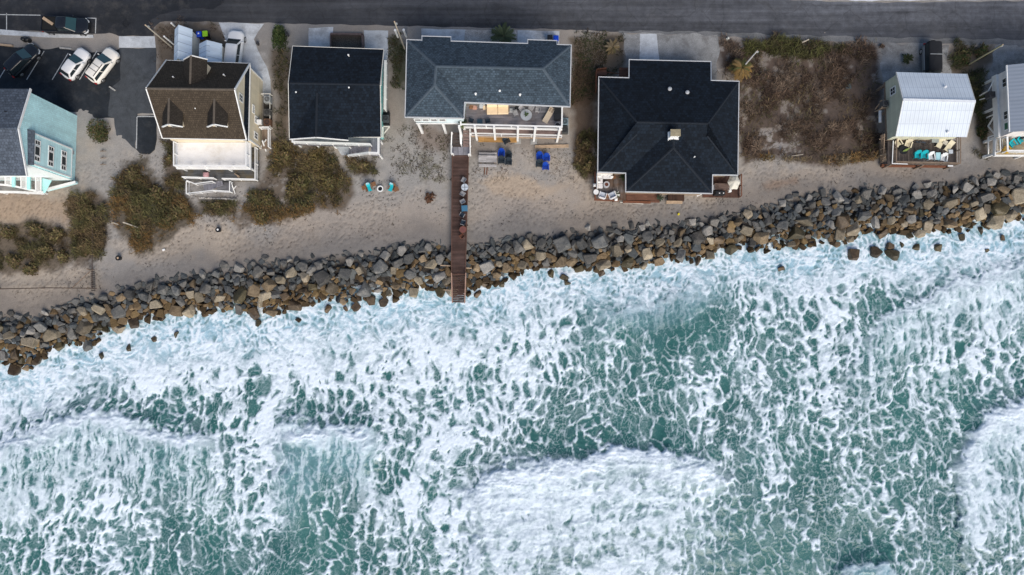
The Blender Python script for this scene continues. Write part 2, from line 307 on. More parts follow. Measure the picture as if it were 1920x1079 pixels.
# ------------------------------------------------------------------ mesh helpers
ORG = {}
class MB:
    def __init__(s): s.v = []; s.f = []
    def poly(s, pts):
        i = len(s.v); s.v += [tuple(p) for p in pts]; s.f.append(tuple(range(i, i+len(pts)))); return s
    def hexa(s, b, t):
        i = len(s.v); n = len(b); s.v += [tuple(p) for p in b]+[tuple(p) for p in t]
        s.f.append(tuple(range(i+n-1, i-1, -1))); s.f.append(tuple(range(i+n, i+2*n)))
        for k in range(n): s.f.append((i+k, i+(k+1) % n, i+n+(k+1) % n, i+n+k))
        return s
    def prism(s, pts, z0, z1): return s.hexa([(p[0], p[1], z0) for p in pts], [(p[0], p[1], z1) for p in pts])
    def box(s, c, size, rz=0.):
        x, y, z = c; a, b, h = size[0]/2, size[1]/2, size[2]/2; cs, sn = math.cos(rz), math.sin(rz)
        return s.prism([(x+u*cs-w*sn, y+u*sn+w*cs) for u, w in ((-a, -b), (a, -b), (a, b), (-a, b))], z-h, z+h)
    def beam(s, p0, p1, w, h, up=(0, 0, 1)):
        p0, p1 = Vector(p0), Vector(p1); d = (p1-p0).normalized(); up = Vector(up)
        if abs(d.dot(up)) > .98: up = Vector((0, 1, 0))
        sd = d.cross(up).normalized()*w/2; u = sd.cross(d).normalized()*h/2
        return s.hexa([p0-sd-u, p0+sd-u, p0+sd+u, p0-sd+u][::-1], [p1-sd-u, p1+sd-u, p1+sd+u, p1-sd+u][::-1])
    def tube(s, p0, p1, r0, r1=None, n=8):
        r1 = r0 if r1 is None else r1; p0, p1 = Vector(p0), Vector(p1); d = (p1-p0).normalized()
        a = d.cross(Vector((0, 0, 1)) if abs(d.z) < .9 else Vector((1, 0, 0))).normalized(); b = d.cross(a)
        c = [(math.cos(2*PI*k/n), math.sin(2*PI*k/n)) for k in range(n)]
        return s.hexa([p0+(a*x+b*y)*r0 for x, y in c], [p1+(a*x+b*y)*r1 for x, y in c])
    def disc(s, c, r, z0, z1, n=20): return s.tube((c[0], c[1], z0), (c[0], c[1], z1), r, r, n)
    def ringz(s, c, r0, r1, z0, z1, n=20):
        i = len(s.v)
        for z in (z0, z1):
            for r in (r0, r1):
                s.v += [(c[0]+r*math.cos(2*PI*k/n), c[1]+r*math.sin(2*PI*k/n), z) for k in range(n)]
        for k in range(n):
            j = (k+1) % n
            a, b, c_, d = i, i+n, i+2*n, i+3*n
            s.f += [(a+k, b+k, b+j, a+j), (c_+k, c_+j, d+j, d+k), (a+k, a+j, c_+j, c_+k), (b+k, d+k, d+j, b+j)]
        return s
    def loft(s, rings):
        i = len(s.v); n = len(rings[0])
        for r in rings: s.v += [tuple(p) for p in r]
        s.f.append(tuple(range(i+n-1, i-1, -1)))
        for q in range(len(rings)-1):
            a = i+q*n; b = a+n
            for k in range(n): s.f.append((a+k, a+(k+1) % n, b+(k+1) % n, b+k))
        e = i+(len(rings)-1)*n; s.f.append(tuple(range(e, e+n))); return s
def link_mesh(name, v, f, mat, parent=None, smooth=False, bevel=0., solid=0., label=None):
    o_ = ORG.get(parent.name, Vector()) if parent else Vector()
    me = bpy.data.meshes.new(name); me.from_pydata([(p[0]-o_[0], p[1]-o_[1], p[2]-o_[2]) for p in v], [], f)
    bm = bmesh.new(); bm.from_mesh(me); bmesh.ops.recalc_face_normals(bm, faces=bm.faces); bm.to_mesh(me); bm.free()
    me.materials.append(mat); ob = bpy.data.objects.new(name, me); COL.objects.link(ob)
    if smooth: me.polygons.foreach_set('use_smooth', [True]*len(me.polygons))
    if parent: ob.parent = parent; ORG[ob.name] = o_
    if solid: md = ob.modifiers.new('solid', 'SOLIDIFY'); md.thickness = solid; md.offset = -1
    if bevel: md = ob.modifiers.new('bevel', 'BEVEL'); md.width = bevel; md.segments = 2; md.limit_method = 'ANGLE'
    if label: ob['label'] = label
    return ob
def part(name, mb, mat, parent, **k): return link_mesh(name, mb.v, mb.f, mat, parent, **k)
def thing(name, label, cat, loc=(0, 0, 0), rz=0., group=None, world=False):
    o = bpy.data.objects.new(name, None); COL.objects.link(o); o.location = loc; o.rotation_euler = (0, 0, rz); o.empty_display_size = .3
    o['label'] = label; o['category'] = cat
    if group: o['group'] = group
    ORG[o.name] = Vector(loc) if world else Vector(); return o
def tag(o, label=None, cat=None, group=None, kind=None):
    for k, v in (('label', label), ('category', cat), ('group', group), ('kind', kind)):
        if v: o[k] = v
    return o
def single(name, mb, mat, label, cat, group=None, **k): return tag(link_mesh(name, mb.v, mb.f, mat, None, **k), label, cat, group)
def dup(root, loc, rz, label, group=None, scale=None):
    r = root.copy(); COL.objects.link(r); r.location = loc; r.rotation_euler = (0, 0, rz); r['label'] = label
    if group: r['group'] = group
    if scale: r.scale = scale
    for ch in list(root.children):
        c = ch.copy(); COL.objects.link(c); c.parent = r
        for g in ch.children:
            d = g.copy(); COL.objects.link(d); d.parent = c
    return r
PROTO = {}
def place(key, maker, loc, rz, label, group=None):
    if key not in PROTO:
        r = maker(); PROTO[key] = r; r.location = loc; r.rotation_euler = (0, 0, rz); r['label'] = label
        if group: r['group'] = group
        return r
    return dup(PROTO[key], loc, rz, label, group)
def np_mesh(name, V, Fc, mat, attrs=None, smooth=False):
    me = bpy.data.meshes.new(name); k = Fc.shape[1]; V = np.ascontiguousarray(V, np.float32); Fc = np.ascontiguousarray(Fc, np.int32)
    me.vertices.add(len(V)); me.vertices.foreach_set('co', V.ravel())
    me.loops.add(Fc.size); me.loops.foreach_set('vertex_index', Fc.ravel())
    me.polygons.add(len(Fc)); me.polygons.foreach_set('loop_start', np.arange(0, Fc.size, k, dtype=np.int32))
    if smooth: me.polygons.foreach_set('use_smooth', np.ones(len(Fc), bool))
    me.update(calc_edges=True)
    for n, a in (attrs or {}).items():
        if a.ndim == 1: at = me.attributes.new(n, 'FLOAT', 'POINT'); at.data.foreach_set('value', np.ascontiguousarray(a, np.float32))
        else:
            at = me.attributes.new(n, 'FLOAT_COLOR', 'POINT'); at.data.foreach_set('color', np.ascontiguousarray(np.c_[a, np.ones(len(a))], np.float32).ravel())
    me.materials.append(mat); ob = bpy.data.objects.new(name, me); COL.objects.link(ob); return ob
def grid(xs, ys):
    X, Y = np.meshgrid(xs, ys); nx, ny = len(xs), len(ys)
    i = (np.arange(ny-1)[:, None]*nx+np.arange(nx-1)[None]).ravel()
    return X.ravel(), Y.ravel(), np.stack([i, i+1, i+1+nx, i+nx], 1)
def axis(a, b, st, lo, hi, g=1.35):
    c = list(np.arange(a, b+st*.5, st)); s = st; x = c[-1]
    while x < hi: s *= g; x += s; c.append(x)
    s = st; x = c[0]; pre = []
    while x > lo: s *= g; x -= s; pre.append(x)
    return np.array(pre[::-1]+c, np.float64)
# ------------------------------------------------------------------ terrain
ROCK_TOP = [(-400,560),(-60,592),(0,585),(60,590),(120,570),(200,548),(300,522),(400,502),(500,490),(600,482),(700,470),(800,452),(850,462),(900,455),(1000,437),(1100,432),(1200,422),(1300,412),(1380,397),(1440,382),(1520,362),(1600,352),(1700,347),(1800,337),(1850,322),(1920,330),(2300,290)]
def poly_sd(u, v, pts):
    """signed distance to a closed polygon, + inside"""
    d, _ = pdist(u, v, list(pts)+[pts[0]]); ins = np.zeros(u.shape, bool); n = len(pts)
    for i in range(n):
        (x0, y0), (x1, y1) = pts[i], pts[(i+1) % n]
        if y0 == y1: continue
        ins ^= ((y0 > v) != (y1 > v)) & (u < (x1-x0)*(v-y0)/(y1-y0)+x0)
    return np.where(ins, np.abs(d), -np.abs(d))
SCRUB = {  # outlines of the overgrown ground, in survey pixels
 'low_dune': [(-80,425),(20,418),(70,415),(140,425),(142,470),(110,500),(60,522),(10,515),(-80,520)],
 'column': [(130,372),(165,366),(200,382),(200,470),(175,490),(135,495),(128,450)],
 'west_mat': [(232,305),(270,300),(285,335),(330,345),(352,372),(382,400),(370,425),(330,440),(290,462),(262,480),(235,455),(212,430),(215,400),(222,350)],
 'rock_strip': [(378,377),(444,376),(442,402),(382,402)],
 'middle_mat': [(508,262),(545,266),(565,278),(620,285),(652,318),(660,350),(645,400),(600,396),(560,410),(520,425),(480,425),(445,432),(433,415),(460,385),(480,350),(500,320)],
 'stair_strip': [(648,297),(710,299),(708,326),(660,325)],
 'side_strip': [(512,95),(546,92),(542,262),(518,270),(512,180)],
 'deck_side': [(306,262),(330,262),(330,318),(350,340),(350,365),(320,345),(300,320)],
 'green_strip': [(727,70),(760,70),(760,160),(735,160)],
 'east_strip': [(1072,65),(1165,66),(1172,128),(1120,150),(1118,200),(1085,200),(1072,200)],
 'corner_shrubs': [(1088,252),(1120,235),(1118,335),(1092,338),(1084,300)],
 'lot': [(1345,78),(1420,72),(1640,80),(1648,130),(1650,290),(1610,306),(1560,306),(1500,300),(1384,304),(1386,152),(1355,150)],
 'street_mat': [(1775,104),(1800,84),(1862,84),(1858,110),(1842,125),(1846,160),(1850,290),(1832,292),(1822,200),(1780,136)],
 'front_dirt': [(292,42),(400,40),(415,62),(428,85),(420,120),(312,118),(296,140),(288,80)],
}
def soften(x, w): return np.clip(x/w+.5, 0, 1)
def terrain_fields(u, v):
    u = u.astype(np.float32); v = v.astype(np.float32)
    a = fbm(u/60, v/60, 5, 501)-.5; b = fbm(u/60, v/60, 5, 511)-.5; c = fbm(u/13, v/13, 4, 521)-.5; e = fbm(u/5, v/5, 3, 531)-.5
    lo = fbm(u/140, v/90, 4, 541)-.5
    wu = u+34*a+12*c; wv = v+34*b+12*e
    G = np.array([.305,.292,.276], np.float32); W = np.array([.375,.325,.27], np.float32)
    col = G+(W-G)*np.clip(.35+3.4*lo+.8*c, 0, 1)[..., None]
    def lay(m, cc):
        nonlocal col
        col = col+(np.array(cc, np.float32)-col)*np.clip(m, 0, 1)[..., None]
    zone = lambda pts, w=14: soften(poly_sd(wu, wv, pts), w)
    # street side: dusty grey brown
    lay((1-sst(95, 300, wv))*.55, (.185,.178,.172))
    lay(zone([(-80,362),(150,366),(150,400),(120,420),(-80,420)], 30)*.8, (.34,.255,.18))
    lay(zone([(890,338),(935,330),(1010,338),(1060,352),(1000,372),(920,366)], 14)*.85, (.43,.345,.26))
    lay(zone([(520,395),(700,372),(845,380),(845,440),(520,462)], 40)*.5, (.35,.29,.235))
    lay(zone([(880,350),(1110,345),(1110,400),(880,420)], 50)*.5, (.34,.28,.225))
    lay(zone([(660,330),(760,250),(845,250),(845,370),(690,365)], 40)*.6, (.29,.285,.275))
    lay(zone([(1440,345),(1495,338),(1500,350),(1445,358)], 10)*.6, (.36,.22,.13))
    # white blown sand in the lots
    wh = .8*sst(.08, .24, c+.5*a)
    lay(zone([(1340,75),(1400,80),(1390,140),(1345,150)], 16)*wh*.9, (.40,.39,.38))
    lay(zone([(1384,250),(1480,250),(1480,300),(1384,300)], 20)*wh, (.42,.41,.40))
    lay(zone([(490,85),(515,95),(512,150),(492,140)], 14)*wh*.8, (.40,.39,.37))
    lay(zone([(730,100),(765,130),(765,250),(728,250)], 16)*.6, (.25,.22,.19))
    # leaf litter and dark soil under the growth
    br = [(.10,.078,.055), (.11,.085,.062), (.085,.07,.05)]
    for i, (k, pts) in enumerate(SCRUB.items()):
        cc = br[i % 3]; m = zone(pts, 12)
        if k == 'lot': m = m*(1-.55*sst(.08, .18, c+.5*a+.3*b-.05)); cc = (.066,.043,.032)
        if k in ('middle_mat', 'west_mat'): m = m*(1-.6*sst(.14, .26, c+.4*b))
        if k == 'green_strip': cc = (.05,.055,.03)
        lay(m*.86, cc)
    lay(zone([(1076,90),(1118,150),(1118,330),(1090,330),(1080,250)], 14)*.85, (.085,.055,.036))
    lay(zone([(780,235),(845,248),(845,285),(790,290)], 14)*.55, (.17,.12,.09))
    lay(zone([(880,262),(1060,262),(1060,282),(880,285)], 12)*.5, (.18,.15,.125))
    lay(zone([(760,300),(845,290),(840,350),(765,345)], 20)*sst(0, .15, c)*.6, (.11,.105,.06))
    lay(zone([(535,105),(560,100),(560,250),(535,250)], 12)*.5, (.15,.11,.085))
    # rock shadow painted into the sand colour along the bank; dark ground under it
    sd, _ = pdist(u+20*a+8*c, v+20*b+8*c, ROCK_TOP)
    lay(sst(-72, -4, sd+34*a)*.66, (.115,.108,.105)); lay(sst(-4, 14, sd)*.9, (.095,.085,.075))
    z = -3.7*sst(-6, 120, sd)+.10*a*sst(160, 260, v)*(1-sst(-20, 10, sd))
    # trodden sand: dints
    z = z+np.where(v > 255, .035*c+.03*e, .01*c)
    # the dimples feet leave: worn into the sand between houses and rocks
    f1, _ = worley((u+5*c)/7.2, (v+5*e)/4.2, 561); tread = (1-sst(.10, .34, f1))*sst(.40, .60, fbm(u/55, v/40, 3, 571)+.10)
    beach = sst(225, 300, v)*(1-sst(-24, 0, sd))*(.4+.6*sst(285, 340, v)); z = z-.11*tread*beach; col = col*(1-.27*tread*beach)[..., None]  # hollows sunk into the mesh, their shading also tinted into the colour
    return col*(1+.12*c+.16*e)[..., None], z
xs = axis(-62, 62, .16, -700, 700, 1.4); ys = axis(0, 42, .16, -700, 700, 1.4)
X, Y, Q = grid(xs, ys); U, Vv = photo_uv(X, Y, 0.0)
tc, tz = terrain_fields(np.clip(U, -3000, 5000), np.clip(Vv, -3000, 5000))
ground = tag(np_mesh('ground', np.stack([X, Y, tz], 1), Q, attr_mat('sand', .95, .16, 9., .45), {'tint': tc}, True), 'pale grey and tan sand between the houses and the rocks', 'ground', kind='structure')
# ------------------------------------------------------------------ sea
def seamat():
    m = bpy.data.materials.new('sea_water'); nt, b = nodes(m)
    fo = N(nt, 'Attribute', attribute_name='foam').outputs['Fac']; ae = N(nt, 'Attribute', attribute_name='aeration').outputs['Fac']
    f = noise(nt, pos(nt), 7, 4, .7); f0 = noise(nt, pos(nt), .12, 3)
    deep = mixc(nt, ramp(nt, f0, .35, .65), (.015,.092,.086), (.028,.132,.116))
    c = mixc(nt, ae, deep, (.34,.55,.67))
    f4 = math_(nt, 'ADD', fo, ramp(nt, f, .3, .7, -.10, .10)); k = ramp(nt, f4, .04, .95)
    c = mixc(nt, k, c, (.75,.85,.94))
    nt.links.new(c, b.inputs['Base Color']); nt.links.new(ramp(nt, fo, 0, .5, .16, .85), b.inputs['Roughness'])
    b.inputs['Specular IOR Level'].default_value = .35
    bump(nt, b, noise(nt, pos(nt), 2.2, 5, .65), .35, .12); return m
xs = axis(-62, 62, .105, -700, 700, 1.4); ys = axis(-31, 18.5, .105, -700, 21, 1.4)
X, Y, Q = grid(xs, ys); U, Vv = photo_uv(X, Y, -2.0)
th, aer, ht = foam_fields(np.clip(U, -2500, 4500), np.clip(Vv, -2500, 4500))
far = 1-sst(66, 90, np.abs(X))*1.0; far = far*(1-sst(36, 60, -Y))
sea = tag(np_mesh('sea', np.stack([X, Y, -2.0+ht*far*1.1], 1), Q, seamat(), {'foam': th, 'aeration': aer}, True), 'green sea churned white by breaking waves', 'sea', kind='structure')
# ------------------------------------------------------------------ paved sheets
def ragged(pts, step=.5, amp=.0, seed=1, z=0.):
    rnd = random.Random(seed); out = []; n = len(pts)
    W_ = [P(a, b, 0) for a, b in pts]
    for i in range(n):
        a, b = W_[i], W_[(i+1) % n]; L = (b-a).length; k = max(1, int(min(L, 300)/step)) if amp else 1
        nn = Vector((-(b-a).y, (b-a).x, 0)).normalized(); ph = rnd.random()*9
        for q in range(k):
            t = q/k; w = amp*(.8*math.sin(ph+t*L*1.3)+.5*math.sin(2.1*ph+t*L*2.9)+rnd.uniform(-.25, .25)) if 0 < q else 0
            p = a.lerp(b, t)+nn*w; out.append((p.x, p.y, z))
    return out
def sheet(name, pts, mat, z, amp=0., label=None, cat='pavement', thick=0., seed=1, step=.5):
    mb = MB(); o = ragged(pts, step, amp, seed, z)
    if thick: mb.prism(o, z-thick, z)
    else: mb.poly(o)
    ob = link_mesh(name, mb.v, mb.f, mat); return tag(ob, label or name.replace('_', ' '), cat, kind='structure')
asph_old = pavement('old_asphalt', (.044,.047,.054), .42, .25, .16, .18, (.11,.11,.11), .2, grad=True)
asph_new = pavement('new_asphalt', (.022,.025,.031), .10, .0, .26, .22, (.10,.095,.09), .35)
asph_lot = pavement('lot_asphalt', (.019,.024,.031), .0, .15, .30, .22, (.07,.072,.075), .45)
asph_drive = pavement('worn_asphalt', (.062,.070,.080), .0, .16, .25, .2, (.03,.035,.04), .5)
conc = pavement('drive_concrete', (.48,.51,.54), .0, .0, .2, .15, (.13,.13,.135), .45)
conc_g = pavement('gravelly_concrete', (.25,.255,.255), .0, .0, .28, .3, (.10,.095,.09), .6)
gravel = pavement('shell_gravel', (.42,.40,.38), .0, .0, .2, .6, (.20,.17,.14), .4)
paint = M('road_paint', (.42,.44,.45), .8, .35, 5)
RT = [(-3600,-130),(-400,-70),(1300,-14),(1500,1),(1620,5),(1770,4),(1925,2),(2300,-4),(5500,-60)]
RB = [(5500,140),(2300,92),(1920,81),(1650,76),(1480,72),(1300,64),(1160,60),(1070,56),(760,49),(560,45),(410,42),(330,40),(300,42),(288,52),(288,68),(222,68),(205,62),(180,64),(0,56),(-3600,20)]
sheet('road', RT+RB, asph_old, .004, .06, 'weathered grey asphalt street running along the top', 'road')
sheet('road_surface', [(-3600,-128),(-400,-68),(440,-40),(420,5),(400,18),(345,16),(300,28),(282,38),(286,66),(222,67),(205,61),(180,63),(0,55),(-3600,19)], asph_new, .008, .10, 'newer black asphalt at the left end of the street', 'road', seed=4)
sheet('road_shoulder', [(2300,96),(1920,86),(1650,80),(1480,75),(1300,67),(1160,62),(1160,58),(1300,59),(1480,66),(1650,70),(1920,75),(2300,86)], pavement('shoulder', (.150,.155,.16), .2, .0, .25, .3), .009, .10, 'dusty grey shoulder along the street edge', 'road', seed=5)
sheet('sidewalk', [(-600,50),(0,56),(60,61),(175,66.5),(176,71.5),(95,71),(0,66),(-600,58)], conc, .12, label='pale concrete kerb walk beside the parked pickup', cat='sidewalk', thick=.14)
sheet('parking_lot', [(-600,80),(0,86),(85,93),(115,88),(135,95),(205,100),(224,92),(240,150),(240,200),(222,222),(150,223),(60,200),(-600,180)], asph_lot, .006, .06, 'black asphalt parking lot with angled bays', 'parking lot', seed=6)
sheet('driveway_apron', [(223,68.5),(290,68.5),(292,90),(223,90)], conc, .011, label='pale concrete apron between street and worn drive', cat='driveway')
sheet('driveway', [(224,90.5),(293,90.5),(291,213),(258,214),(254,280),(235,262),(218,254),(214,222),(203,218),(206,168),(226,150)], asph_drive, .010, .06, 'worn grey asphalt drive beside the dormered house', 'driveway', seed=8)
sheet('parking_pad', [(256,217),(293,217),(294,262),(290,282),(280,290),(262,288),(255,280)], asph_lot, .014, .03, 'small dark asphalt pad outlined in white', 'parking pad', seed=9)
sheet('driveway', [(410,42.5),(495,45),(484,60),(476,74),(484,95),(500,125),(507,150),(508,180),(430,180),(425,80)], conc, .012, .03, 'curving pale concrete drive under the white SUV', 'driveway', seed=10)
sheet('driveway', [(579,53),(625,51),(621,110),(577,110)], conc, .012, .03, 'bluish concrete drive left of the brick planter pit', 'driveway', seed=11)
sheet('driveway', [(682,57),(728,58),(727,112),(682,112)], conc, .012, .03, 'bluish concrete drive right of the brick planter pit', 'driveway', seed=12)
sheet('driveway', [(790,54),(873,56),(868,100),(790,100)], conc, .012, .03, 'pale concrete drive left of the shell garden bed', 'driveway', seed=13)
sheet('driveway', [(970,57),(1049,59),(1049,105),(970,105)], conc, .012, .03, 'pale concrete drive right of the shell garden bed', 'driveway', seed=14)
sheet('garden_bed', [(873,56),(969,57),(968,105),(869,105)], gravel, .012, .04, 'shell gravel garden bed with spiky palm', 'garden bed', seed=15)
sheet('driveway', [(1165,62),(1345,66),(1350,90),(1340,160),(1180,160),(1172,100)], conc_g, .010, .16, 'stained gravelly drive above the dark hip roof', 'driveway', seed=16)
sheet('driveway_slab', [(1200,64),(1231,64),(1237,118),(1199,118)], conc, .014, .02, 'clean concrete slab set in the gravelly drive', 'driveway', seed=17)
sheet('driveway', [(1652,80),(1780,84),(1775,110),(1785,150),(1660,160),(1650,120)], conc_g, .010, .2, 'sandy grey drive under the black jeep', 'driveway', seed=18)
sheet('driveway', [(1866,86),(2300,96),(2300,200),(1880,200),(1850,140),(1862,110)], conc_g, .010, .2, 'sandy grey drive beside the metal roofed house', 'driveway', seed=19)
sheet('roadside_pavement', [(1500,-1),(1620,2),(1770,1),(1925,-1),(2300,-7),(2300,-60),(1500,-60)], conc, .013, .06, 'pale pavement beyond the street at top right', 'pavement', seed=20)
lines = MB()
def stripe(a, b, w=.11, z=.013, mb=lines):
    p, q = P(*a, 0), P(*b, 0); d = (q-p).normalized(); s = Vector((-d.y, d.x, 0))*w/2
    mb.poly([(t.x, t.y, z) for t in (p-s, q-s, q+s, p+s)])
for a, b in [((83,96),(50,150)),((9,131),(-14,168)),((128,100),(98,150)),((182,96),(149,150)),((-600,18),(76,29)),((163,34),(181,35)),((180,35.5),(179,63)),((12.5,25),(12.5,59)),((257,219),(293,219)),((257,220),(256,279))]:
    z = .0175 if a[0] in (257, 256) else .014
    stripe(a, b, .10 if a[0] != 218 else .03, z)
tag(link_mesh('parking_markings', lines.v, lines.f, paint), 'faded white painted bay lines on the asphalt', 'road marking', kind='structure')
# ------------------------------------------------------------------ riprap boulders
greys = [rockmat('slate_rock', (.088,.089,.086), (.16,.154,.143)), rockmat('blue_grey_rock', (.098,.105,.108), (.17,.168,.158)), rockmat('pale_grey_rock', (.20,.20,.19), (.29,.275,.25))]
tans = [rockmat('tan_rock', (.20,.168,.12), (.285,.245,.185)), rockmat('ochre_rock', (.18,.135,.085), (.26,.20,.13)), rockmat('buff_rock', (.25,.215,.155), (.36,.31,.23))]
wets = [rockmat('wet_brown_rock', (.060,.040,.022), (.125,.085,.045), 1.), rockmat('wet_olive_rock', (.050,.042,.02), (.10,.080,.04), 1.)]
def hullrock(seed):
    r = random.Random(seed); bm = bmesh.new()
    for k in range(r.choice((13, 15, 17, 20))):
        p = Vector((r.uniform(-1, 1), r.uniform(-1, 1), r.uniform(-1, 1)))
        m = max(abs(p.x), abs(p.y), abs(p.z)); q = p.normalized(); s = .72*(p/m).length+.28
        p = q*s*r.uniform(.86, 1.04); p.z = min(p.z, .80); bm.verts.new(p)
    g = bmesh.ops.convex_hull(bm, input=bm.verts); bmesh.ops.delete(bm, geom=[x for x in g['geom_interior'] if isinstance(x, bmesh.types.BMVert)], context='VERTS')
    bmesh.ops.dissolve_limit(bm, angle_limit=R_(17), verts=bm.verts, edges=bm.edges)
    bmesh.ops.bevel(bm, geom=list(bm.edges), offset=.085, segments=1, affect='EDGES', clamp_overlap=True)
    bmesh.ops.recalc_face_normals(bm, faces=bm.faces); return bm
R_ = math.radians
SHAPES = []
for k in range(12):
    bm = hullrock(100+k); me = bpy.data.meshes.new('boulder'); bm.to_mesh(me); bm.free(); SHAPES.append(me)
RMESH = {}
def rock_mesh(k, m):
    if (k, m.name) not in RMESH:
        c = SHAPES[k].copy(); c.materials.append(m); RMESH[(k, m.name)] = c
    return RMESH[(k, m.name)]
def band_s(u, v):
    u = np.array([u], np.float32); v = np.array([v], np.float32)
    a, _ = pdist(u, v, ROCK_TOP); b, _ = pdist(u, v, ROCK_LOW); a = float(a[0]); b = float(b[0])
    return a/(a-b+1e-6) if (a > -12) else -1, a, b
def pile_z(s): return float(np.interp(s, [-.3, 0, .3, .65, 1., 1.3], [-.1, .0, .35, -.25, -1.45, -1.8]))
# candidate points over the bank, evaluated together
rr = np.random.RandomState(5); NC = 60000
cu = rr.uniform(-70, 1990, NC).astype(np.float32); cv = rr.uniform(300, 720, NC).astype(np.float32)
wob = 16*(fbm(cu/40, cv/40, 3, 601)-.5)
ca, _ = pdist(cu, cv+wob, ROCK_TOP); cb, _ = pdist(cu, cv+1.6*wob, ROCK_LOW)
ok = (ca > -3) & (cb < 4); cu, cv, ca, cb = cu[ok], cv[ok], ca[ok], cb[ok]; cs = ca/(ca-cb+1e-6)
cell = {}
def free(u, v, r, k):
    gx, gy = int(u//50), int(v//50)
    for a in (gx-1, gx, gx+1):
        for b in (gy-1, gy, gy+1):
            for (x, y, q) in cell.get((a, b), ()):
                if (x-u)**2+(y-v)**2 < (k*(q+r))**2: return False
    return True
def put(u, v, r): cell.setdefault((int(u//50), int(v//50)), []).append((u, v, r))
big = []
ISO = [(483,605,9),(616,580,9),(668,576,9),(697,563,12),(719,566,10),(648,580,6),(826,547,12),(912,527,9),(941,531,9),(895,551,8),(908,534,7),(1034,514,8),(1058,522,8),(1064,531,8),(1127,512,7),(1465,455,8),(1598,479,14),(1641,473,13),(1671,479,13),(1668,463,9),(1719,466,9),(1757,465,9),(1802,446,8),(1838,432,9),(330,628,7),(290,636,7),(385,590,7),(190,668,7),(241,652,7),(303,597,8),(1465,505,7),(560,600,6),(1880,446,7),(1690,458,7),(1850,470,5)]
for (u, v, r) in ISO: big.append((u, v, r, 1.15)); put(u, v, r)
sizes = sorted([min(16.5, max(7.2, rr.lognormal(2.27, .27))) for _ in range(300-len(ISO))], reverse=True)
ci = 0
for r in sizes:
    for t in range(2500):
        ci = (ci+1) % len(cu); u, v, s = float(cu[ci]), float(cv[ci]), float(cs[ci])
        if s < .10 and r > 8.5: continue
        if s < .30 and r > 11.5: continue
        if not (-25 < u < 1945): continue
        if free(u, v, r, .80): put(u, v, r); big.append((u, v, r, s)); break
SECT = [(150,'below the turquoise house'),(262,'below the fence corner'),(365,'below the western scrub'),(460,'below the cream house'),(560,'below the middle scrub'),(650,'below the black gabled roof'),(750,'below the wooden chairs'),(862,'left of the boardwalk'),(960,'right of the boardwalk'),(1045,'below the picnic table'),(1125,'left of the sofa deck'),(1210,'below the sofa deck'),(1300,'below the white chimney'),(1390,'below the umbrella deck'),(1480,'left below the scrub lot'),(1570,'mid below the scrub lot'),(1650,'right below the scrub lot'),(1740,'below the white metal roof'),(1830,'right of the crowded deck'),(4000,'at the far right end')]
recs = []
for (u, v, r, s) in big:
    rn = random.Random(int(u*7+v*13)); x = s+rn.gauss(0, .27)+((.10 if u > 900 else .0))
    if s > 1.1: fam = 'wet'
    elif x > .98: fam = 'wet' if rn.random() < .7 else 'tan'
    elif x > .56: fam = 'tan'
    else: fam = 'grey'
    m = rn.choice({'grey': greys, 'tan': tans, 'wet': wets}[fam])
    col = {'slate_rock': 'dark grey', 'blue_grey_rock': 'blue grey', 'pale_grey_rock': 'pale grey', 'tan_rock': 'tan', 'ochre_rock': 'ochre', 'buff_rock': 'buff', 'wet_brown_rock': 'wet brown', 'wet_olive_rock': 'wet olive'}[m.name]
    sz = 'huge' if r > 14 else 'big' if r > 11 else 'medium' if r > 9 else 'small'
    row = 'standing in foam' if s > 1.1 else 'against the sand' if s < .30 else 'mid bank' if s < .72 else 'at the waterline'
    sec = [n for lim, n in SECT if u < lim][0]
    recs.append((u, v, r, s, m, '%s %s boulder %s %s' % (sz, col, row, sec), rn))
byl = {}
for q in recs: byl.setdefault(q[5], []).append(q)
ORD = ['leftmost', 'second from left', 'third from left', 'fourth from left', 'fifth from left', 'sixth from left', 'seventh from left', 'eighth from left']
for lab, qs in byl.items():
    qs.sort(key=lambda q: q[0])
    for i, (u, v, r, s, m, _, rn) in enumerate(qs):
        z = pile_z(s) if s < 1.1 else -1.95
        p = P(u, v, z); o = bpy.data.objects.new('boulder', rock_mesh(rn.randrange(12), m)); COL.objects.link(o)
        o.location = p; w = r/16.
        o.scale = (w*rn.uniform(.92, 1.18), w*rn.uniform(.72, .95), w*rn.uniform(.70, .95)); o.rotation_euler = (rn.gauss(0, .30), rn.gauss(0, .30), rn.uniform(0, 2*PI))
        l = lab if len(qs) == 1 else lab+', '+(ORD[i] if i < len(qs)-1 else ('rightmost' if i < 8 else 'rightmost'))
        tag(o, l, 'boulder', 'riprap boulders along the shore')
